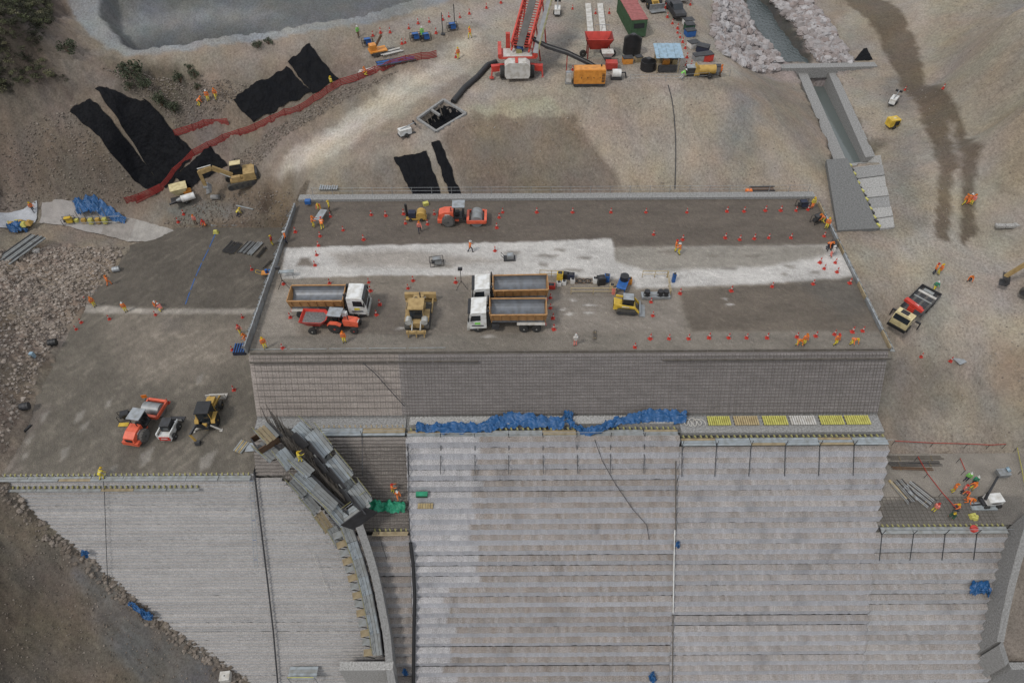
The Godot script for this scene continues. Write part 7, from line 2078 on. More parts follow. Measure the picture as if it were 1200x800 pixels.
	box.call(789, 330, Vector3(0.35, 1.2, 0.35), "blue", "slim blue bin at the right end of the tool yard", "bin", "tool_bin")
	t = thing("spools", "dark coils of cable lying in the middle of the tool yard", "cable", spot(684, 330, 0))
	for i in 5:
		st = S()
		for k in 14:
			var a := TAU * k / 14.0; var b := TAU * (k + 1) / 14.0
			cyl(st, Vector3(i * 0.45 - 0.9 + cos(a) * 0.35, 0.1 + 0.05 * (i % 2), sin(a) * 0.35), Vector3(i * 0.45 - 0.9 + cos(b) * 0.35, 0.1 + 0.05 * (i % 2), sin(b) * 0.35), 0.05, 0.05, 5)
		part(t, "coil", st, mat("black" if i % 2 else "brown"))
	t = thing("work_bench", "blue work bench with a black drum on top in the tool yard", "bench", spot(729, 338, 0), 1.2)
	box_part(t, "top", Vector3(0, 0.85, 0), Vector3(2.0, 0.1, 1.1), mat("blue"))
	for x in [-0.85, 0.85]:
		for z in [-0.45, 0.45]: rod_part(t, "leg", [Vector3(x, 0, z), Vector3(x, 0.85, z)], 0.05, mat("blue"), 5)
	st = S(); cyl(st, Vector3(0.6, 0.9, 0), Vector3(0.6, 1.5, 0), 0.5, 0.5, 14); part(t, "drum", st, mat("black"))
	t = thing("pump_skid", "long grey pump skid with dark engines beside the track loader", "pump", spot(768, 348, 0))
	box_part(t, "skid", Vector3(0, 0.25, 0), Vector3(3.2, 0.3, 0.9), mat("galv"))
	for x in [-1.0, 0.5, 1.1]:
		st = S(); cyl(st, Vector3(x, 0.4, 0), Vector3(x, 1.0, 0), 0.4, 0.32, 12); part(t, "engine", st, mat("black"))
	rod_part(t, "manifold", [Vector3(-1.4, 0.6, 0.2), Vector3(1.5, 0.6, 0.2)], 0.08, mat("steel"), 7)
	bundle("rebar_bundle", "thin rust-dark bars standing out on the deck in front of the tool yard", spot(697, 393, 0), 1.5, 3, 1.4, 0.03, 0.12, "rebar")
	# right rear corner and side
	portable("dark blue engine unit at the rear right corner of the upper deck", spot(940, 243, 0), 0.1, "navy")
	portable("black engine unit at the right edge of the pale band", spot(975, 292, 0), 1.0, "black")
	portable("grey engine unit by the right side shutters, half way along", spot(957, 260, 0), 0.5, "dark_steel")
	# pile of timbers burning-orange wrapped behind the kerb
	bundle("timber_bundle", "rusty brown beams stacked behind the upstream kerb at the right", land(893, 224), 0.02, 5, 3.4, 0.12, 0.3, "brown", "beam")
	o = box_part(self, "orange_sack", Vector3(0, 0.2, 0), Vector3(0.8, 0.5, 0.6), mat("hi_orange")); o.position = land(877, 226); tag(o, "orange sack at the end of the rusty beams", "sack")
	t = thing("steel_grating", "pale steel gratings lying behind the left end of the kerb", "grating", land(385, 221), 0.0)
	for i in 8: box_part(t, "slat", Vector3(-1.1 + i * 0.32, 0.12, 0), Vector3(0.22, 0.08, 1.1), mat("galv"))
	for z in [-0.4, 0.4]: box_part(t, "bearer", Vector3(0, 0.04, z), Vector3(2.5, 0.1, 0.1), mat("timber"))
	o = box_part(self, "blue_sack", Vector3(0, 0.25, 0), Vector3(0.7, 0.5, 0.6), mat("blue")); o.position = spot(361, 238, 0.35); tag(o, "blue sack on the left end of the upstream kerb", "sack")
	# right pad
	bundle("rebar_bundle", "long thin dark bars laid along the back of the right pad", spot(1073, 537, PAD), 0.0, 4, 6.2, 0.04, 0.16, "rebar")
	bundle("rebar_bundle", "second layer of long bars on the right pad, nearer the mesh rolls", spot(1072, 544, PAD), 0.02, 5, 6.0, 0.04, 0.14, "dark_steel")
	bundle("timber_bundle", "brown beam pair lying under the red tape on the right pad", spot(1070, 550, PAD), -0.05, 2, 4.6, 0.08, 0.2, "brown", "beam")
	bundle("mesh_bundle", "bundle of dark bluish steel mesh strips on the right pad", spot(1060, 576, PAD), -1.2, 9, 2.8, 0.06, 0.2, "steel", "strip")
	bundle("mesh_bundle", "loose bluish steel strips fanned out beside the mesh bundle", spot(1078, 580, PAD), -0.95, 9, 3.0, 0.05, 0.2, "galv", "strip")
	o = box_part(self, "loose_beam", Vector3(0, 0.1, 0), Vector3(2.6, 0.2, 0.25), mat("pale_timber")); o.position = spot(1052, 574, PAD); o.rotation.y = -1.15; tag(o, "pale timber lying left of the steel mesh bundle", "beam")
	st = S()
	for i in 26: beam(st, Vector3(40.2 + i * 0.5, PAD + 0.12, 10.2), Vector3(40.2 + i * 0.5, PAD + 0.12, 13.4), 0.03, 0.03)
	for i in 9: beam(st, Vector3(40.0, PAD + 0.09, 10.2 + i * 0.4), Vector3(53.2, PAD + 0.09, 10.2 + i * 0.4), 0.03, 0.03)
	tag(part(self, "pad_reinforcement", st, mat("rebar")), "grid of thin reinforcement bars along the front of the right pad", "rebar", "", "stuff")
	var tape := func(label, a, m):
		var q := thing("barrier_tape", label, "tape")
		for i in a.size() - 1:
			var p0: Vector3 = a[i]; var p1: Vector3 = a[i + 1]
			rod_part(q, "post", [p0, p0 + Vector3(0, 1.0, 0)], 0.03, mat("dark_steel"), 5)
			var s2 := S(); beam(s2, p0 + Vector3(0, 0.95, 0), p1 + Vector3(0, 0.95, 0), 0.03, 0.12); part(q, "tape", s2, mat(m))
		rod_part(q, "post", [a[-1], a[-1] + Vector3(0, 1.0, 0)], 0.03, mat("dark_steel"), 5)
	tape.call("straight red barrier tape above the right pad", [land(1045, 522), land(1090, 524), land(1130, 525), land(1155, 527), land(1174, 526)], "red_steel")
	tape.call("red barrier tape running aslant between workers on the right pad", [spot(1072, 540, PAD), spot(1083, 560, PAD), spot(1100, 582, PAD), spot(1116, 600, PAD)], "red_steel")
	tape.call("short red barrier tape at the back of the right pad", [spot(1121, 542, PAD), spot(1127, 556, PAD)], "red_steel")
	tape.call("yellow-black barrier tape at the far end of the right pad", [land(1187, 530), land(1193, 556), land(1199, 590)], "form_yellow")
	# boom lift
	t = thing("boom_lift", "white articulated boom lift with dark arm on the right pad", "boom lift", spot(1158, 590, PAD), 0.1)
	box_part(t, "body", Vector3(0.2, 0.95, 0), Vector3(1.7, 0.7, 1.1), mat("white"))
	box_part(t, "vent", Vector3(0.2, 0.95, 0.56), Vector3(1.0, 0.16, 0.02), mat("black"))
	for s in [-1, 1]:
		for x in [-0.6, 0.8]: wheel(t, Vector3(x, 0.32, s * 0.6), 0.32, 0.24)
	box_part(t, "chassis", Vector3(0.1, 0.45, 0), Vector3(2.2, 0.25, 0.8), mat("dark_steel"))
	st = S(); beam(st, Vector3(-0.9, 1.1, 0), Vector3(-0.7, 1.9, -0.4), 0.22, 0.26); beam(st, Vector3(-0.75, 1.85, -0.3), Vector3(1.0, 2.4, -1.9), 0.2, 0.24); part(t, "boom", st, mat("black"))
	box_part(t, "outrigger", Vector3(-1.3, 0.2, 0.1), Vector3(1.6, 0.14, 0.2), mat("dark_steel"))
	st = S(); taper(st, Vector3(1.7, 2.5, -2.2), Vector3(1.2, 0.6, 0.8), Vector2(1.3, 0.9)); part(t, "basket", st, mat("steel"))
	st = S(); cyl(st, Vector3(2.2, 2.8, -2.4), Vector3(2.4, 3.0, -2.4), 0.3, 0.3, 10); part(t, "lamp", st, mat("pale_blue"))
	o = box_part(self, "blue_panel_stack", Vector3(0, 0.12, 0), Vector3(2.8, 0.2, 0.9), mat("blue_plank")); o.position = spot(1152, 594, PAD); tag(o, "blue-grey planks lying under the boom lift", "planks")
	t = thing("yellow_sack", "round yellow sack pile near the boom lift", "sack", spot(1141, 606, PAD))
	for i in 5:
		st = S(); taper(st, Vector3(cos(i * 1.26) * 0.25, 0.18, sin(i * 1.26) * 0.25), Vector3(0.5, 0.34, 0.4), Vector2(0.3, 0.2)); part(t, "sack", st, mat("form_yellow"))
	t = thing("red_bucket", "red bucket on the walkway in front of the right pad", "bucket", Vector3(spot(1144, 628, PAD - 0.1).x, PAD - 0.1, 14.1))
	st = S(); cyl(st, Vector3.ZERO, Vector3(0, 0.4, 0), 0.32, 0.4, 14); part(t, "pail", st, mat("red"))
	rod_part(t, "handle", [Vector3(-0.4, 0.4, 0), Vector3(0, 0.62, 0), Vector3(0.4, 0.4, 0)], 0.02, mat("dark_steel"), 4)
	o = box_part(self, "steel_plate", Vector3(0, 0.04, 0), Vector3(1.1, 0.04, 1.4), mat("galv")); o.position = land(1124, 421) + Vector3(0, 0.05, 0); o.rotation.y = 0.4; tag(o, "pale steel plate lying on the right bank below the crane truck", "plate")
	t = thing("concrete_strip", "broken pale concrete strip at the right edge of the bank", "strip", land(1187, 266), 0.05)
	for i in 4: box_part(t, "piece", Vector3(-1.8 + i * 1.2, 0.15, 0.12 * (i % 2)), Vector3(1.1, 0.3, 0.6), mat("pale_concrete"), Basis(Vector3.UP, 0.1 * i - 0.15))
	# left bench gear
	tarp("large blue tarpaulin heap on the sprayed-concrete bench", [land(90, 248) + Vector3(0, 0.7, 0), land(100, 246) + Vector3(0, 0.9, 0), land(112, 247) + Vector3(0, 0.9, 0), land(124, 250) + Vector3(0, 0.6, 0), land(148, 262) + Vector3(0, 0.3, 0)], [1.6, 2.2, 2.0, 1.6, 0.7])
	t = thing("drill_rig", "yellow frame drilling stand with upright rods on the bench", "drill", land(105, 262), 0.05)
	for i in 6:
		box_part(t, "frame_box", Vector3(-2.6 + i * 1.0, 0.45, 0.1 * (i % 2)), Vector3(0.55, 0.8, 0.6), mat("form_yellow" if i % 2 else "plant_yellow"))
		rod_part(t, "rod", [Vector3(-2.3 + i * 1.0, 0, -0.2), Vector3(-2.3 + i * 1.0, 1.6 + 0.5 * (i % 3), -0.2)], 0.05, mat("steel"), 5)
	rod_part(t, "rail", [Vector3(-3, 0.9, -0.25), Vector3(4.6, 0.9, -0.25)], 0.05, mat("steel"), 5)
	rod_part(t, "rail", [Vector3(-3, 0.5, 0.4), Vector3(4.6, 0.4, 0.4)], 0.05, mat("steel"), 5)
	portable("yellow engine unit at the left end of the drilling stand", land(82, 262), 0.2, "yellow")
	tarp("dark blue tarpaulin heap at the edge of the left bench", [land(12, 272) + Vector3(0, 0.5, 0), land(22, 270) + Vector3(0, 0.6, 0), land(33, 270) + Vector3(0, 0.4, 0)], [1.4, 1.6, 1.0])
	bundle("plank_stack", "long grey planks and pipes stacked along the left bank", land(10, 304), 1.15, 8, 10.0, 0.13, 0.36, "grey_plank", "plank")
	o = box_part(self, "white_sack", Vector3(0, 0.2, 0), Vector3(0.8, 0.5, 0.7), mat("white_cloth")); o.position = land(43, 296); tag(o, "white sack lying in the rubble", "sack")
	t = thing("sack_heap", "yellow-green netting heap at the left end of the bench", "netting", land(14, 262))
	for i in 9:
		st = S(); taper(st, Vector3(-2.4 + i * 0.6, 0.22, 0.25 * sin(i * 2.0)), Vector3(0.9, 0.5, 1.1), Vector2(0.4, 0.5)); part(t, "fold", st, mat("form_yellow" if i % 2 else "plant_yellow"))
	for q in [[63, 404, "black drum lying on the rim of the low deck", "black", 0.45], [137, 318, "pale grey boulder-like drum at the rim of the low deck", "galv", 0.4], [30, 478, "dark drum at the lower rim of the low deck", "dark_steel", 0.45]]:
		t = thing("drum", q[2], "drum", land(q[0], q[1]), 0.3)
		st = S(); cyl(st, Vector3(-0.45, q[4], 0), Vector3(0.45, q[4], 0), q[4], q[4], 14); part(t, "shell", st, mat(q[3]))
		for x in [-0.2, 0.2]:
			st = S(); cyl(st, Vector3(x - 0.03, q[4], 0), Vector3(x + 0.03, q[4], 0), q[4] + 0.03, q[4] + 0.03, 14); part(t, "hoop", st, mat(q[3]))
	o = box_part(self, "white_jerrican", Vector3(0, 0.4, 0), Vector3(0.4, 0.8, 0.4), mat("pale_blue")); o.position = land(39, 418); tag(o, "pale blue jerrican upright in the rubble", "jerrican")
	# upper left work site
	for q in [[431, 52, "blue", "blue compressor at the orange drilling frame"], [487, 47, "blue", "blue compressor beside the worker in lime green, left one"], [499, 47, "blue", "blue compressor beside the worker in lime green, with black tyre"], [530, 35, "blue", "small blue compressor beside the tall pole"]]:
		portable(q[3], land(q[0], q[1]), 0.3, q[2])
	t = thing("drilling_rig", "rusty orange drilling frame beside the red barrier", "drill", land(443, 62), 0.4)
	box_part(t, "deck", Vector3(0, 0.5, 0), Vector3(2.6, 0.2, 1.6), mat("orange"))
	st = S(); beam(st, Vector3(-0.6, 0.6, 0), Vector3(0.8, 2.6, 0.2), 0.3, 0.3); part(t, "feed_beam", st, mat("brown"))
	box_part(t, "power_pack", Vector3(-0.7, 1.0, 0), Vector3(1.0, 0.9, 1.0), mat("orange"))
	for s in [-1, 1]: track(t, Vector3(0, 0, s * 0.7), 2.4, 0.45, 0.3)
	bundle("pipe_bundle", "white and grey pipes lying beside the orange drilling frame", land(458, 62), 0.5, 6, 3.2, 0.09, 0.26, "off_white", "pipe")
	bundle("pipe_bundle", "blue hoses in a row along the red barrier", land(464, 72), 0.35, 7, 5.5, 0.1, 0.24, "blue", "hose")
	bundle("pipe_bundle", "long white pipe pair ending at the red barrier", land(436, 82), 0.45, 2, 4.0, 0.14, 0.35, "off_white", "pipe")
	for q in [[519, 40, "tall dark pole beside the haul road edge"], [533, 30, "second dark pole beside the haul road edge"]]:
		t = thing("site_pole", q[2], "pole", land(q[0], q[1]))
		rod_part(t, "pole", [Vector3.ZERO, Vector3(0, 3.2, 0)], 0.07, mat("dark_steel"), 6)
		box_part(t, "foot", Vector3(0, 0.05, 0), Vector3(0.6, 0.14, 0.6), mat("dark_steel"))
	# excavator bench oddments
	rod_part_thing("concrete_pipe", "grey concrete pipe length below the excavator bucket", [land(248, 232) + Vector3(0, 0.35, 0), land(258, 234) + Vector3(0, 0.35, 0)], 0.35, "concrete", "pipe")
	rod_part_thing("blue_pipe", "thin blue pipe beside the worker in a yellow vest", [land(277, 242) + Vector3(0, 0.1, 0), land(297, 246) + Vector3(0, 0.12, 0)], 0.09, "blue_plank", "pipe")
	t = thing("marker_block", "low white marker block where the slope hides the left steps", "marker", land(266, 795), 0.1)
	box_part(t, "block", Vector3(0, 0.45, 0), Vector3(1.1, 0.9, 1.0), mat("off_white")); box_part(t, "plate", Vector3(0, 0.92, 0), Vector3(0.12, 0.03, 0.12), mat("dark_steel"))
	t = thing("scaffold_box", "grey plank scaffold box on the steps left of the end block", "scaffold", on_face(356, 791, 0.9))
	for i in 4: box_part(t, "plank", Vector3(0, 0.5, -0.6 + i * 0.35), Vector3(3.2, 0.07, 0.32), mat("grey_plank" if i % 2 else "blue_plank"))
	for x in [-1.5, 1.5]: rod_part(t, "post", [Vector3(x, -1.0, 0.6), Vector3(x, 1.4, 0.6)], 0.04, mat("galv"), 5)
	rod_part(t, "rail", [Vector3(-1.5, 1.3, 0.6), Vector3(1.5, 1.3, 0.6)], 0.04, mat("form_yellow"), 5)
	# crates on the steps under the tarpaulin
	t = thing("green_crate", "small green crate on the top steps beside the joint", "crate", Vector3(on_face(494, 578, 0.75).x, -11.25, face_z(-11.25) + 0.25))
	box_part(t, "box", Vector3(0, 0.2, 0), Vector3(1.2, 0.4, 0.5), mat("dark_green")); box_part(t, "lid", Vector3(0, 0.42, 0), Vector3(1.25, 0.05, 0.54), mat("green"))
	t = thing("timber_pallet", "small tan timber pallet on the steps below the green crate", "pallet", Vector3(on_face(498, 588, 0.75).x, -12.25, face_z(-12.25) + 0.25))
	for i in 6: box_part(t, "slat", Vector3(-0.7 + i * 0.28, 0.16, 0), Vector3(0.22, 0.06, 0.6), mat("pale_timber"))
	for z in [-0.22, 0.22]: box_part(t, "bearer", Vector3(0, 0.065, z), Vector3(1.7, 0.13, 0.1), mat("timber"))

func rod_part_thing(called: String, label: String, pts: Array, r: float, m: String, cat: String):
	tag(rod_part(self, called, pts, r, mat(m), 12), label, cat)

# ---------------------------------------------------------------- cones
func build_cones():
	var c := Node3D.new(); c.name = "traffic_cone"
	box_part(c, "base", Vector3(0, 0.03, 0), Vector3(0.42, 0.06, 0.42), mat("cone"))
	var st := S(); cyl(st, Vector3(0, 0.05, 0), Vector3(0, 0.85, 0), 0.17, 0.035, 12); part(c, "body", st, mat("cone"))
	st = S(); cyl(st, Vector3(0, 0.42, 0), Vector3(0, 0.58, 0), 0.112, 0.088, 12, false); part(c, "collar", st, mat("cone_white"))
	var rows := [
		["M", "orange cone with pale collar in the row along the upstream kerb", "cones along the upstream kerb", [[435, 252], [452, 253], [473, 251], [509, 251], [589, 249], [585, 255], [629, 249], [671, 249], [716, 249], [757, 249], [805, 249], [852, 248], [872, 248], [897, 247], [915, 247], [933, 247], [947, 246]]],
		["M", "orange cone round the grout mixer and roller on the damp lane", "cones round the grout mixer", [[475, 262], [501, 263], [582, 267], [402, 270], [426, 281], [387, 254]]],
		["M", "orange cone in the short line running down from the screed table", "cones below the screed table", [[375, 277], [373, 288], [371, 299], [369, 311], [346, 272]]],
		["M", "orange cone between the damp lane and the pale concrete band", "cones between damp lane and pale band", [[766, 275], [800, 281], [850, 279], [867, 281], [884, 280], [901, 279], [927, 279], [966, 277], [580, 294]]],
		["M", "orange cone in the line between pale band and parked trucks", "cones in front of the pale band", [[332, 333], [386, 332], [432, 331], [434, 341], [484, 329], [478, 338], [534, 331], [797, 344], [857, 341], [905, 336], [953, 333], [996, 332]]],
		["M", "orange cone on the pale band near its right end", "cones at the right end of the pale band", [[961, 308], [966, 315], [981, 319], [979, 308]]],
		["M", "orange cone in the column right of the parked tippers", "cones right of the tippers", [[645, 349], [645, 361], [648, 373], [649, 386], [763, 354], [765, 370]]],
		["M", "orange cone in the row near the front edge of the upper deck", "cones along the front edge", [[675, 397], [762, 397], [784, 397], [807, 397], [831, 396], [854, 396], [875, 396], [899, 396], [934, 395], [956, 394], [978, 392], [999, 389], [1011, 388], [331, 408], [744, 407]]],
		["M", "orange cone near the left tipper truck and tractor", "cones round the left tipper", [[340, 372], [441, 369], [445, 357]]],
		["L", "orange cone on the low deck", "cones on the low deck", [[89, 386], [95, 378], [100, 352], [128, 374], [182, 369], [284, 372], [295, 316], [197, 472], [274, 457], [272, 410]]],
		["T", "orange cone on the excavator bench", "cones on the excavator bench", [[209, 261], [215, 251]]],
		["T", "orange cone in the lane of cones on the plant platform", "cones of the platform lane", [[780, 9], [782, 21], [788, 28], [794, 34], [794, 39], [797, 44], [800, 50], [803, 57], [805, 68], [804, 77], [810, 77], [809, 6]]],
		["T", "orange cone behind the red feed hopper", "cones behind the feed hopper", [[671, 10], [698, 16], [714, 16], [747, 5], [671, 82]]],
		["T", "orange cone along the upper haul road", "cones along the upper haul road", [[437, 43], [446, 39], [457, 38], [479, 33], [511, 39], [471, 51], [475, 51], [550, 17], [570, 9], [539, 21], [519, 24], [587, 4], [534, 68], [490, 28], [503, 26], [526, 20]]],
		["T", "orange cone beside the wet haul track", "cones beside the wet haul track", [[1061, 105], [1105, 105]]],
		["T", "orange cone on the right bank near the steel plate", "cones near the steel plate", [[1079, 419], [1115, 422]]],
	]
	for r in rows:
		for q in r[3]:
			var o: Node3D = c.duplicate()
			o.name = numbered("traffic_cone"); add_child(o, true)
			var at: Vector3
			if r[0] == "M": at = spot(q[0], q[1], 0.012)
			elif r[0] == "L": at = spot(q[0], q[1], LOW_DECK + 0.012)
			else: at = land(q[0], q[1])
			o.position = at; o.rotation.y = rng.randf() * TAU; o.scale = Vector3.ONE * rng.randf_range(0.82, 1.05)
			tag(o, r[1], "traffic cone", r[2])
	c.free()

# ---------------------------------------------------------------- workers
func limb_point(a: Vector3, ang: float, l: float, out := 0.0) -> Vector3:
	return a + Vector3(sin(ang), -cos(ang), out).normalized() * l

func knee_of(h: Vector3, f: Vector3, a: float, b: float) -> Vector3:
	var d := minf(h.distance_to(f), a + b - 0.005)
	var x := (a * a - b * b + d * d) / (2 * d)
	var y := sqrt(maxf(a * a - x * x, 0.0))
	var n := (f - h).normalized()
	var fwd := (Vector3.RIGHT - n * Vector3.RIGHT.dot(n)).normalized()
	return h + n * x + fwd * y

# one continuous body by surface nets; surfaces: skin, jacket, trousers, boots
func body_mesh(pose: Dictionary) -> Dictionary:
	var bones := []
	var hy: float = 0.93 - pose.crouch
	var lean: float = pose.lean
	var dir := Vector3(sin(lean), cos(lean), 0)
	var hip := Vector3(0, hy, 0)
	var chest := hip + dir * 0.40
	var neck := hip + dir * 0.53
	var hd := Vector3(sin(lean * 0.6), cos(lean * 0.6), 0)
	var head := neck + hd * 0.17
	for s in [-1, 1]:
		bones.append([hip + Vector3(0, 0, s * 0.07), 0.115, chest + Vector3(0, 0, s * 0.10), 0.125, 1])
		var h := hip + Vector3(0, -0.02, s * 0.095)
		var f := Vector3(pose.stride * s + pose.foot, 0.10, s * (0.12 + pose.crouch * 0.25))
		var k := knee_of(h, f, 0.44, 0.41)
		bones.append([h, 0.098, k, 0.068, 2]); bones.append([k, 0.066, f, 0.05, 2])
		bones.append([f + Vector3(-0.04, -0.045, 0), 0.05, f + Vector3(0.15, -0.06, s * 0.02), 0.04, 3])
		var sh := hip + dir * 0.47 + Vector3(0, 0, s * 0.185)
		var aa: float = pose.arm[0 if s < 0 else 1]
		var bend: float = pose.bend[0 if s < 0 else 1]
		var el := limb_point(sh, aa, 0.29, s * 0.22)
		var wr := limb_point(el, aa + bend, 0.25, s * 0.02)
		var ha := limb_point(wr, aa + bend, 0.09)
		bones.append([chest + Vector3(0, 0, s * 0.10), 0.10, sh, 0.075, 1])
		bones.append([sh, 0.068, el, 0.052, 1]); bones.append([el, 0.05, wr, 0.038, 1]); bones.append([wr, 0.036, ha, 0.042, 0])
		pose["hand%d" % s] = [wr, ha]
	bones.append([neck - dir * 0.05, 0.06, neck + hd * 0.06, 0.055, 0])
	bones.append([head + hd * 0.03, 0.098, head - hd * 0.06 + Vector3(0.02, 0, 0), 0.078, 0])
	bones.append([head + Vector3(0.09, 0, 0), 0.022, head + Vector3(0.105, -0.035, 0), 0.026, 0])
	var cell := 0.03
	var lo := Vector3(1e9, 1e9, 1e9); var hi := -lo
	for b in bones:
		for e in [[b[0], b[1]], [b[2], b[3]]]:
			lo = lo.min(e[0] - Vector3.ONE * (e[1] + 0.07)); hi = hi.max(e[0] + Vector3.ONE * (e[1] + 0.07))
	var n := Vector3i(((hi - lo) / cell).ceil()) + Vector3i.ONE
	var d := PackedFloat32Array(); d.resize(n.x * n.y * n.z); d.fill(10.0)
	var tg := PackedByteArray(); tg.resize(d.size())
	var best := PackedFloat32Array(); best.resize(d.size()); best.fill(10.0)
	for b in bones:
		var a: Vector3 = b[0]; var c: Vector3 = b[2]
		var r := maxf(b[1], b[3]) + 0.08
		var p0 := Vector3i(((a.min(c) - Vector3.ONE * r - lo) / cell).floor()).clamp(Vector3i.ZERO, n - Vector3i.ONE)
		var p1 := Vector3i(((a.max(c) + Vector3.ONE * r - lo) / cell).ceil()).clamp(Vector3i.ZERO, n - Vector3i.ONE)
		var ac := c - a
		var l2 := maxf(ac.length_squared(), 1e-6)
		for z in range(p0.z, p1.z + 1):
			for y in range(p0.y, p1.y + 1):
				for x in range(p0.x, p1.x + 1):
					var p := lo + Vector3(x, y, z) * cell
					var t := clampf((p - a).dot(ac) / l2, 0, 1)
					var v: float = p.distance_to(a + ac * t) - lerpf(b[1], b[3], t)
					var i := (z * n.y + y) * n.x + x
					if v < best[i]:
						best[i] = v; tg[i] = b[4]
					var o := d[i]
					var k := 0.035
					var h := clampf(0.5 + 0.5 * (o - v) / k, 0, 1)
					d[i] = lerpf(o, v, h) - k * h * (1 - h)
	var ids := {}
	var verts := []; var vt := []
	var corner := [Vector3i(0, 0, 0), Vector3i(1, 0, 0), Vector3i(0, 1, 0), Vector3i(1, 1, 0), Vector3i(0, 0, 1), Vector3i(1, 0, 1), Vector3i(0, 1, 1), Vector3i(1, 1, 1)]
	var edges := [[0, 1], [2, 3], [4, 5], [6, 7], [0, 2], [1, 3], [4, 6], [5, 7], [0, 4], [1, 5], [2, 6], [3, 7]]
	var offs := []
	for c in corner: offs.append((c.z * n.y + c.y) * n.x + c.x)
	for z in n.z - 1:
		for y in n.y - 1:
			for x in n.x - 1:
				var i := (z * n.y + y) * n.x + x
				if d[i] > 0.12: continue
				var neg := 0
				for k in 8:
					if d[i + offs[k]] < 0.0: neg += 1
				if neg == 0 or neg == 8: continue
				var s := Vector3.ZERO; var m := 0
				for e in edges:
					var u := d[i + offs[e[0]]]; var v := d[i + offs[e[1]]]
					if (u < 0) != (v < 0):
						var t := u / (u - v)
						s += Vector3(corner[e[0]]).lerp(Vector3(corner[e[1]]), t); m += 1
				ids[i] = verts.size()
				verts.append(lo + (Vector3(x, y, z) + s / m) * cell); vt.append(tg[i])
	var stools := [S(), S(), S(), S()]
	for s in stools: s.set_smooth_group(0)
	var sx := 1; var sy := n.x; var sz := n.x * n.y
	var normal := PackedVector3Array(); normal.resize(verts.size())
	var quads := []
	for i in ids:
		for ax in 3:
			var st: int = [sx, sy, sz][ax]; var u: int = [sy, sz, sx][ax]; var v: int = [sz, sx, sy][ax]
			if i + st >= d.size(): continue
			if (d[i] < 0) == (d[i + st] < 0): continue
			if not (ids.has(i - u) and ids.has(i - v) and ids.has(i - u - v)): continue
			var q := [ids[i], ids[i - u], ids[i - u - v], ids[i - v]]
			if d[i] >= 0: q.reverse()
			quads.append(q)
	for q in quads:
		var f: Vector3 = -(verts[q[1]] - verts[q[0]]).cross(verts[q[2]] - verts[q[0]])
		for k in q: normal[k] += f
	for q in quads:
		var st: SurfaceTool = stools[vt[q[0]]]
		for k in [q[0], q[1], q[2], q[0], q[2], q[3]]:
			st.set_normal(normal[k].normalized()); st.add_vertex(verts[k])
	# fingers
	for s in [-1, 1]:
		var w: Array = pose["hand%d" % s]
		var f: Vector3 = (w[1] - w[0]).normalized()
		var side := f.cross(Vector3(0, 0, 1)).normalized()
		var palm: Vector3 = w[1]
		for k in 4:
			var o := side * (k - 1.5) * 0.02
			var l: float = [0.07, 0.085, 0.08, 0.06][k]
			var c1 := palm + o + f * 0.03
			var c2 := c1 + f * l * 0.55
			var c3 := c2 + (f + Vector3(0, 0, -s) * 0.7).normalized() * l * 0.5
			cyl(stools[0], c1, c2, 0.011, 0.010, 6); cyl(stools[0], c2, c3, 0.010, 0.008, 6)
		var t1 := palm + side * 0.035 - f * 0.01
		cyl(stools[0], t1, t1 + (side + f).normalized() * 0.05, 0.013, 0.010, 6)
	var mesh := ArrayMesh.new()
	for s in stools: s.commit(mesh)
	return {"mesh": mesh, "head": head, "tilt": -lean * 0.6, "chest": hip + dir * 0.30, "lean": -lean}

func helmet_mesh() -> ArrayMesh:
	var st := S()
	var prof := [[0.132, 0.03], [0.128, 0.075], [0.105, 0.125], [0.06, 0.155], [0.0, 0.165]]
	for i in 4: cyl(st, Vector3(0, prof[i][1], 0), Vector3(0, prof[i + 1][1], 0), prof[i][0], prof[i + 1][0], 14, false)
	cyl(st, Vector3(0, 0.022, 0), Vector3(0, 0.036, 0), 0.15, 0.14, 14)
	bx(st, Vector3(0.15, 0.028, 0), Vector3(0.1, 0.014, 0.17))
	bx(st, Vector3(0, 0.155, 0), Vector3(0.2, 0.025, 0.03))
	return st.commit()

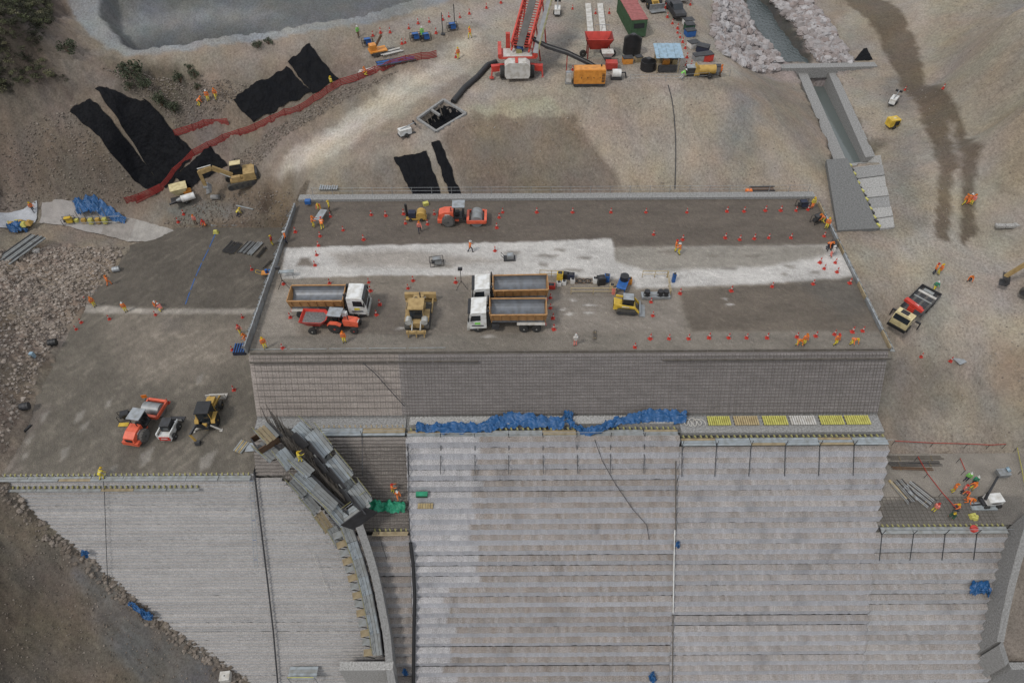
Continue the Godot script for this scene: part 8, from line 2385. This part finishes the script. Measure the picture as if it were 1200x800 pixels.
func build_workers():
	var poses := {
		"stand": body_mesh({"crouch": 0.0, "lean": 0.03, "stride": 0.03, "foot": 0.0, "arm": [0.08, -0.05], "bend": [0.25, 0.3]}),
		"walk": body_mesh({"crouch": 0.03, "lean": 0.1, "stride": 0.26, "foot": 0.0, "arm": [0.45, -0.4], "bend": [0.4, 0.3]}),
		"bend": body_mesh({"crouch": 0.08, "lean": 0.95, "stride": 0.12, "foot": -0.08, "arm": [0.35, 0.2], "bend": [0.2, 0.35]}),
		"reach": body_mesh({"crouch": 0.01, "lean": 0.18, "stride": 0.1, "foot": 0.0, "arm": [0.9, 0.7], "bend": [0.5, 0.8]}),
		"crouch": body_mesh({"crouch": 0.42, "lean": 0.45, "stride": 0.08, "foot": 0.06, "arm": [0.6, 0.8], "bend": [0.5, 0.4]}),
	}
	var helm := helmet_mesh()
	var st := S(); cyl(st, Vector3(0, -0.025, 0), Vector3(0, 0.025, 0), 1.0, 1.0, 16, false)
	var band := st.commit()
	# place, level, pose, heading in degrees, jacket, trousers, helmet, what singles the worker out
	var list := [
		[404, 401, "M", "stand", -90, "hi_orange", "hi_yellow", "helmet_orange", "worker in orange jacket and yellow trousers in front of the red tractor"],
		[311, 408, "M", "stand", -60, "hi_orange", "hi_yellow", "helmet_yellow", "worker in orange and yellow at the front left corner of the upper deck"],
		[492, 272, "M", "walk", -80, "pink", "navy", "helmet_orange", "worker in pinkish jacket and dark trousers in front of the grout mixer"],
		[551, 295, "M", "walk", 20, "hi_orange", "navy", "helmet_white", "worker with white helmet and orange jacket walking on the pale band"],
		[367, 266, "M", "reach", 10, "hi_orange", "hi_yellow", "helmet_orange", "worker in orange left of the screed table, near end"],
		[378, 268, "M", "bend", 100, "hi_orange", "hi_yellow", "helmet_red", "worker in orange bending over the near end of the screed table"],
		[375, 246, "M", "bend", -90, "hi_orange", "hi_yellow", "helmet_yellow", "worker in orange bending at the far end of the screed table"],
		[387, 248, "M", "stand", 200, "hi_yellow", "brown", "helmet_yellow", "worker in yellow standing at the far end of the screed table"],
		[791, 294, "M", "stand", -20, "hi_orange", "hi_yellow", "helmet_red", "worker in orange with dark red helmet at the corner of the pale slab"],
		[796, 298, "M", "reach", 160, "hi_orange", "hi_yellow", "helmet_white", "worker in orange with white helmet at the corner of the pale slab"],
		[951, 244, "M", "stand", -90, "hi_yellow", "hi_orange", "helmet_yellow", "worker in yellow at the rear right corner of the upper deck"],
		[964, 261, "M", "bend", 180, "hi_orange", "hi_yellow", "helmet_orange", "worker in orange bending at the right end of the damp lane"],
		[968, 268, "M", "stand", -120, "hi_orange", "hi_yellow", "helmet_yellow", "worker in orange and yellow standing next to the bending one at the lane end"],
		[969, 291, "M", "bend", -60, "hi_orange", "navy", "helmet_orange", "worker in orange jacket and dark trousers bending at the right end of the pale band"],
		[974, 301, "M", "stand", 180, "white_cloth", "pink", "helmet_white", "worker in white top and pink trousers at the right end of the pale band"],
		[934, 404, "M", "bend", -90, "hi_orange", "hi_yellow", "helmet_orange", "worker in orange bending at the front edge, left one of a pair"],
		[941, 404, "M", "stand", -90, "hi_orange", "hi_yellow", "helmet_orange", "worker in orange standing at the front edge, right one of a pair"],
		[978, 404, "M", "stand", -80, "hi_orange", "hi_yellow", "helmet_red", "worker in orange with red helmet alone at the front edge"],
		[997, 403, "M", "bend", -70, "hi_orange", "hi_yellow", "helmet_yellow", "worker in orange bending at the front edge near the right corner"],
		[674, 405, "M", "stand", 90, "white_cloth", "pink", "helmet_white", "worker in white at the front edge in line with the tool yard"],
		[336, 284, "M", "stand", 200, "hi_orange", "navy", "helmet_white", "worker in orange leaning by the left side shutters at the damp lane"],
		[128, 334, "L", "walk", 60, "hi_orange", "hi_orange", "helmet_orange", "worker all in orange on the left rim of the low deck"],
		[111, 359, "L", "stand", -40, "hi_orange", "hi_yellow", "helmet_orange", "worker in orange and yellow at the left end of the low deck's pale strip"],
		[148, 365, "L", "stand", -70, "hi_orange", "hi_yellow", "helmet_white", "worker in orange alone on the pale strip of the low deck"],
		[183, 359, "L", "bend", -50, "hi_orange", "hi_orange", "helmet_white", "worker in orange bending, one of a pair on the pale strip"],
		[190, 364, "L", "crouch", 150, "pink", "hi_yellow", "helmet_white", "worker in pink and yellow crouching, one of a pair on the pale strip"],
		[282, 391, "L", "walk", -50, "pink", "hi_yellow", "helmet_red", "worker in red jacket walking past the dark blue panel stack"],
		[290, 398, "L", "crouch", 200, "hi_orange", "hi_orange", "helmet_orange", "worker in orange crouching beside the dark blue panel stack"],
		[320, 287, "L", "stand", 180, "helmet_red", "hi_yellow", "helmet_yellow", "worker in red jacket with yellow helmet beside the laid out tubes"],
		[233, 124, "T", "bend", 20, "hi_orange", "hi_yellow", "helmet_orange", "worker in orange and yellow bending, lowest of three on the slope"],
		[245, 120, "T", "stand", -70, "hi_orange", "hi_yellow", "helmet_white", "worker in orange and yellow standing in the middle of three on the slope"],
		[254, 117, "T", "walk", -60, "hi_orange", "hi_yellow", "helmet_orange", "worker in orange and yellow walking, uppermost of three on the slope"],
		[39, 247, "T", "walk", -40, "hi_orange", "navy", "helmet_yellow", "worker in orange jacket and dark trousers on the pale left bench"],
		[279, 254, "T", "bend", 30, "hi_yellow", "navy", "helmet_yellow", "worker in yellow vest and dark trousers bending by the blue pipe"],
		[230, 263, "T", "stand", -90, "pink", "brown", "helmet_orange", "worker in pinkish red behind the low deck kerb, left one"],
		[240, 264, "T", "crouch", -90, "helmet_red", "hi_orange", "helmet_red", "worker in red crouching behind the low deck kerb"],
		[420, 44, "T", "stand", -40, "hi_green", "brown", "helmet_white", "worker in lime green beside the basin rim"],
		[495, 44, "T", "stand", -80, "hi_green", "hi_green", "helmet_white", "worker all in lime green beside the blue compressors"],
		[551, 45, "T", "walk", -120, "hi_orange", "hi_yellow", "helmet_yellow", "worker in orange and yellow on the haul road verge"],
		[537, 69, "T", "stand", -60, "hi_orange", "hi_yellow", "helmet_yellow", "worker in orange between two cones on the haul road"],
		[430, 88, "T", "crouch", 200, "hi_orange", "hi_yellow", "helmet_orange", "worker in orange crouching at the red barrier by the white pipes"],
		[389, 103, "T", "stand", 60, "hi_yellow", "brown", "helmet_yellow", "worker in yellow at the foot of the large black sheet"],
		[1094, 320, "T", "stand", -20, "hi_orange", "navy", "helmet_red", "worker in orange jacket and dark trousers in the pair above the crane truck"],
		[1100, 321, "T", "stand", 180, "hi_orange", "hi_yellow", "helmet_yellow", "worker in orange and yellow in the pair above the crane truck"],
		[1094, 340, "T", "walk", -100, "green", "hi_yellow", "helmet_white", "worker in green jacket and yellow trousers behind the crane truck"],
		[1135, 330, "T", "bend", -120, "hi_orange", "navy", "helmet_orange", "worker in orange alone on the pale right bank"],
		[1128, 240, "T", "stand", -60, "hi_orange", "hi_yellow", "helmet_orange", "worker in orange, first of three on the wet track"],
		[1133, 240, "T", "stand", -100, "hi_orange", "hi_orange", "helmet_white", "worker all in orange, middle of three on the wet track"],
		[1138, 240, "T", "stand", 200, "pink", "hi_yellow", "helmet_orange", "worker in red and yellow, last of three on the wet track"],
		[1131, 563, "R", "stand", -120, "hi_green", "navy", "helmet_white", "worker in bright green jacket, farther of two with white helmets"],
		[1139, 567, "R", "stand", -100, "green", "navy", "helmet_white", "worker in green jacket, nearer of two with white helmets"],
		[1115, 576, "R", "stand", -20, "hi_orange", "hi_yellow", "helmet_orange", "worker in orange standing apart left of the group on the right pad"],
		[1126, 577, "R", "stand", -40, "pink", "navy", "helmet_red", "worker in red jacket and blue trousers in the group on the right pad"],
		[1138, 574, "R", "reach", 200, "hi_orange", "hi_yellow", "helmet_orange", "worker in orange and yellow beside the boom lift"],
		[1132, 581, "R", "bend", 210, "hi_orange", "brown", "helmet_red", "worker in orange bending in the middle of the group on the right pad"],
		[1131, 588, "R", "bend", -60, "hi_orange", "hi_orange", "helmet_orange", "worker all in orange bending low in the group on the right pad"],
		[1093, 599, "R", "stand", 30, "pink", "hi_yellow", "helmet_red", "worker in red and yellow near the loose steel strips"],
		[1122, 597, "R", "crouch", 180, "hi_orange", "navy", "helmet_yellow", "worker in orange crouching at the rebar grid of the right pad"],
		[1116, 606, "R", "crouch", -150, "dark_green", "dark_green", "helmet_yellow", "worker in dark green kneeling at the rebar grid of the right pad"],
		[798, 92, "T", "bend", 0, "hi_green", "white_cloth", "helmet_white", "worker in pale green bending at the platform edge"],
		[844, 90, "T", "stand", 180, "hi_orange", "brown", "helmet_orange", "worker in orange at the end of the equipment on the platform edge"],
	]
	for q in list:
		var at: Vector3
		match q[2]:
			"M": at = spot(q[0], q[1], 0.012)
			"L": at = spot(q[0], q[1], LOW_DECK + 0.01)
			"R": at = spot(q[0], q[1], PAD + 0.005)
			_: at = land(q[0], q[1])
		person(poses[q[3]], helm, band, at, deg_to_rad(q[4]), q[5], q[6], q[7], q[8])
	# on the face
	person(poses.reach, helm, band, on_face(460, 577, -0.35), 0.3, "hi_orange", "hi_yellow", "helmet_red", "worker in orange with red helmet on the raw strip above the green mat")
	person(poses.walk, helm, band, on_face(467, 584, -0.35), -1.2, "hi_orange", "hi_orange", "helmet_white", "worker all in orange just above the green mat")
	person(poses.bend, helm, band, Vector3(spot(119, 562, -9.4).x, LOW_DECK - 0.1, 10.15), 1.2, "hi_yellow", "hi_yellow", "helmet_yellow", "worker all in yellow on the walkway in front of the low deck")
	var f := on_face(345, 532, 3.4)
	person(poses.reach, helm, band, on_face(352, 541, 5.45), 0.8, "hi_yellow", "hi_yellow", "helmet_yellow", "worker in yellow on the raised platform of the climbing formwork")

func person(pose: Dictionary, helm: Mesh, band: Mesh, at: Vector3, turn: float, jacket: String, trousers: String, hat: String, label: String):
	var t := thing("person", label, "person", at + Vector3(0, 0.012, 0), turn)
	var o := MeshInstance3D.new(); o.name = "body"; o.mesh = pose.mesh
	o.set_surface_override_material(0, mat("skin")); o.set_surface_override_material(1, mat(jacket)); o.set_surface_override_material(2, mat(trousers)); o.set_surface_override_material(3, mat("black"))
	t.add_child(o, true)
	var h := mesh_part(t, "helmet", helm, mat(hat))
	h.position = pose.head + Vector3(0, 0.005, 0); h.rotation.z = pose.tilt
	var b := mesh_part(t, "reflective_band", band, mat("silver"))
	b.transform = Transform3D(Basis(Vector3.BACK, pose.lean) * Basis.from_scale(Vector3(0.148, 1.0, 0.236)), pose.chest)
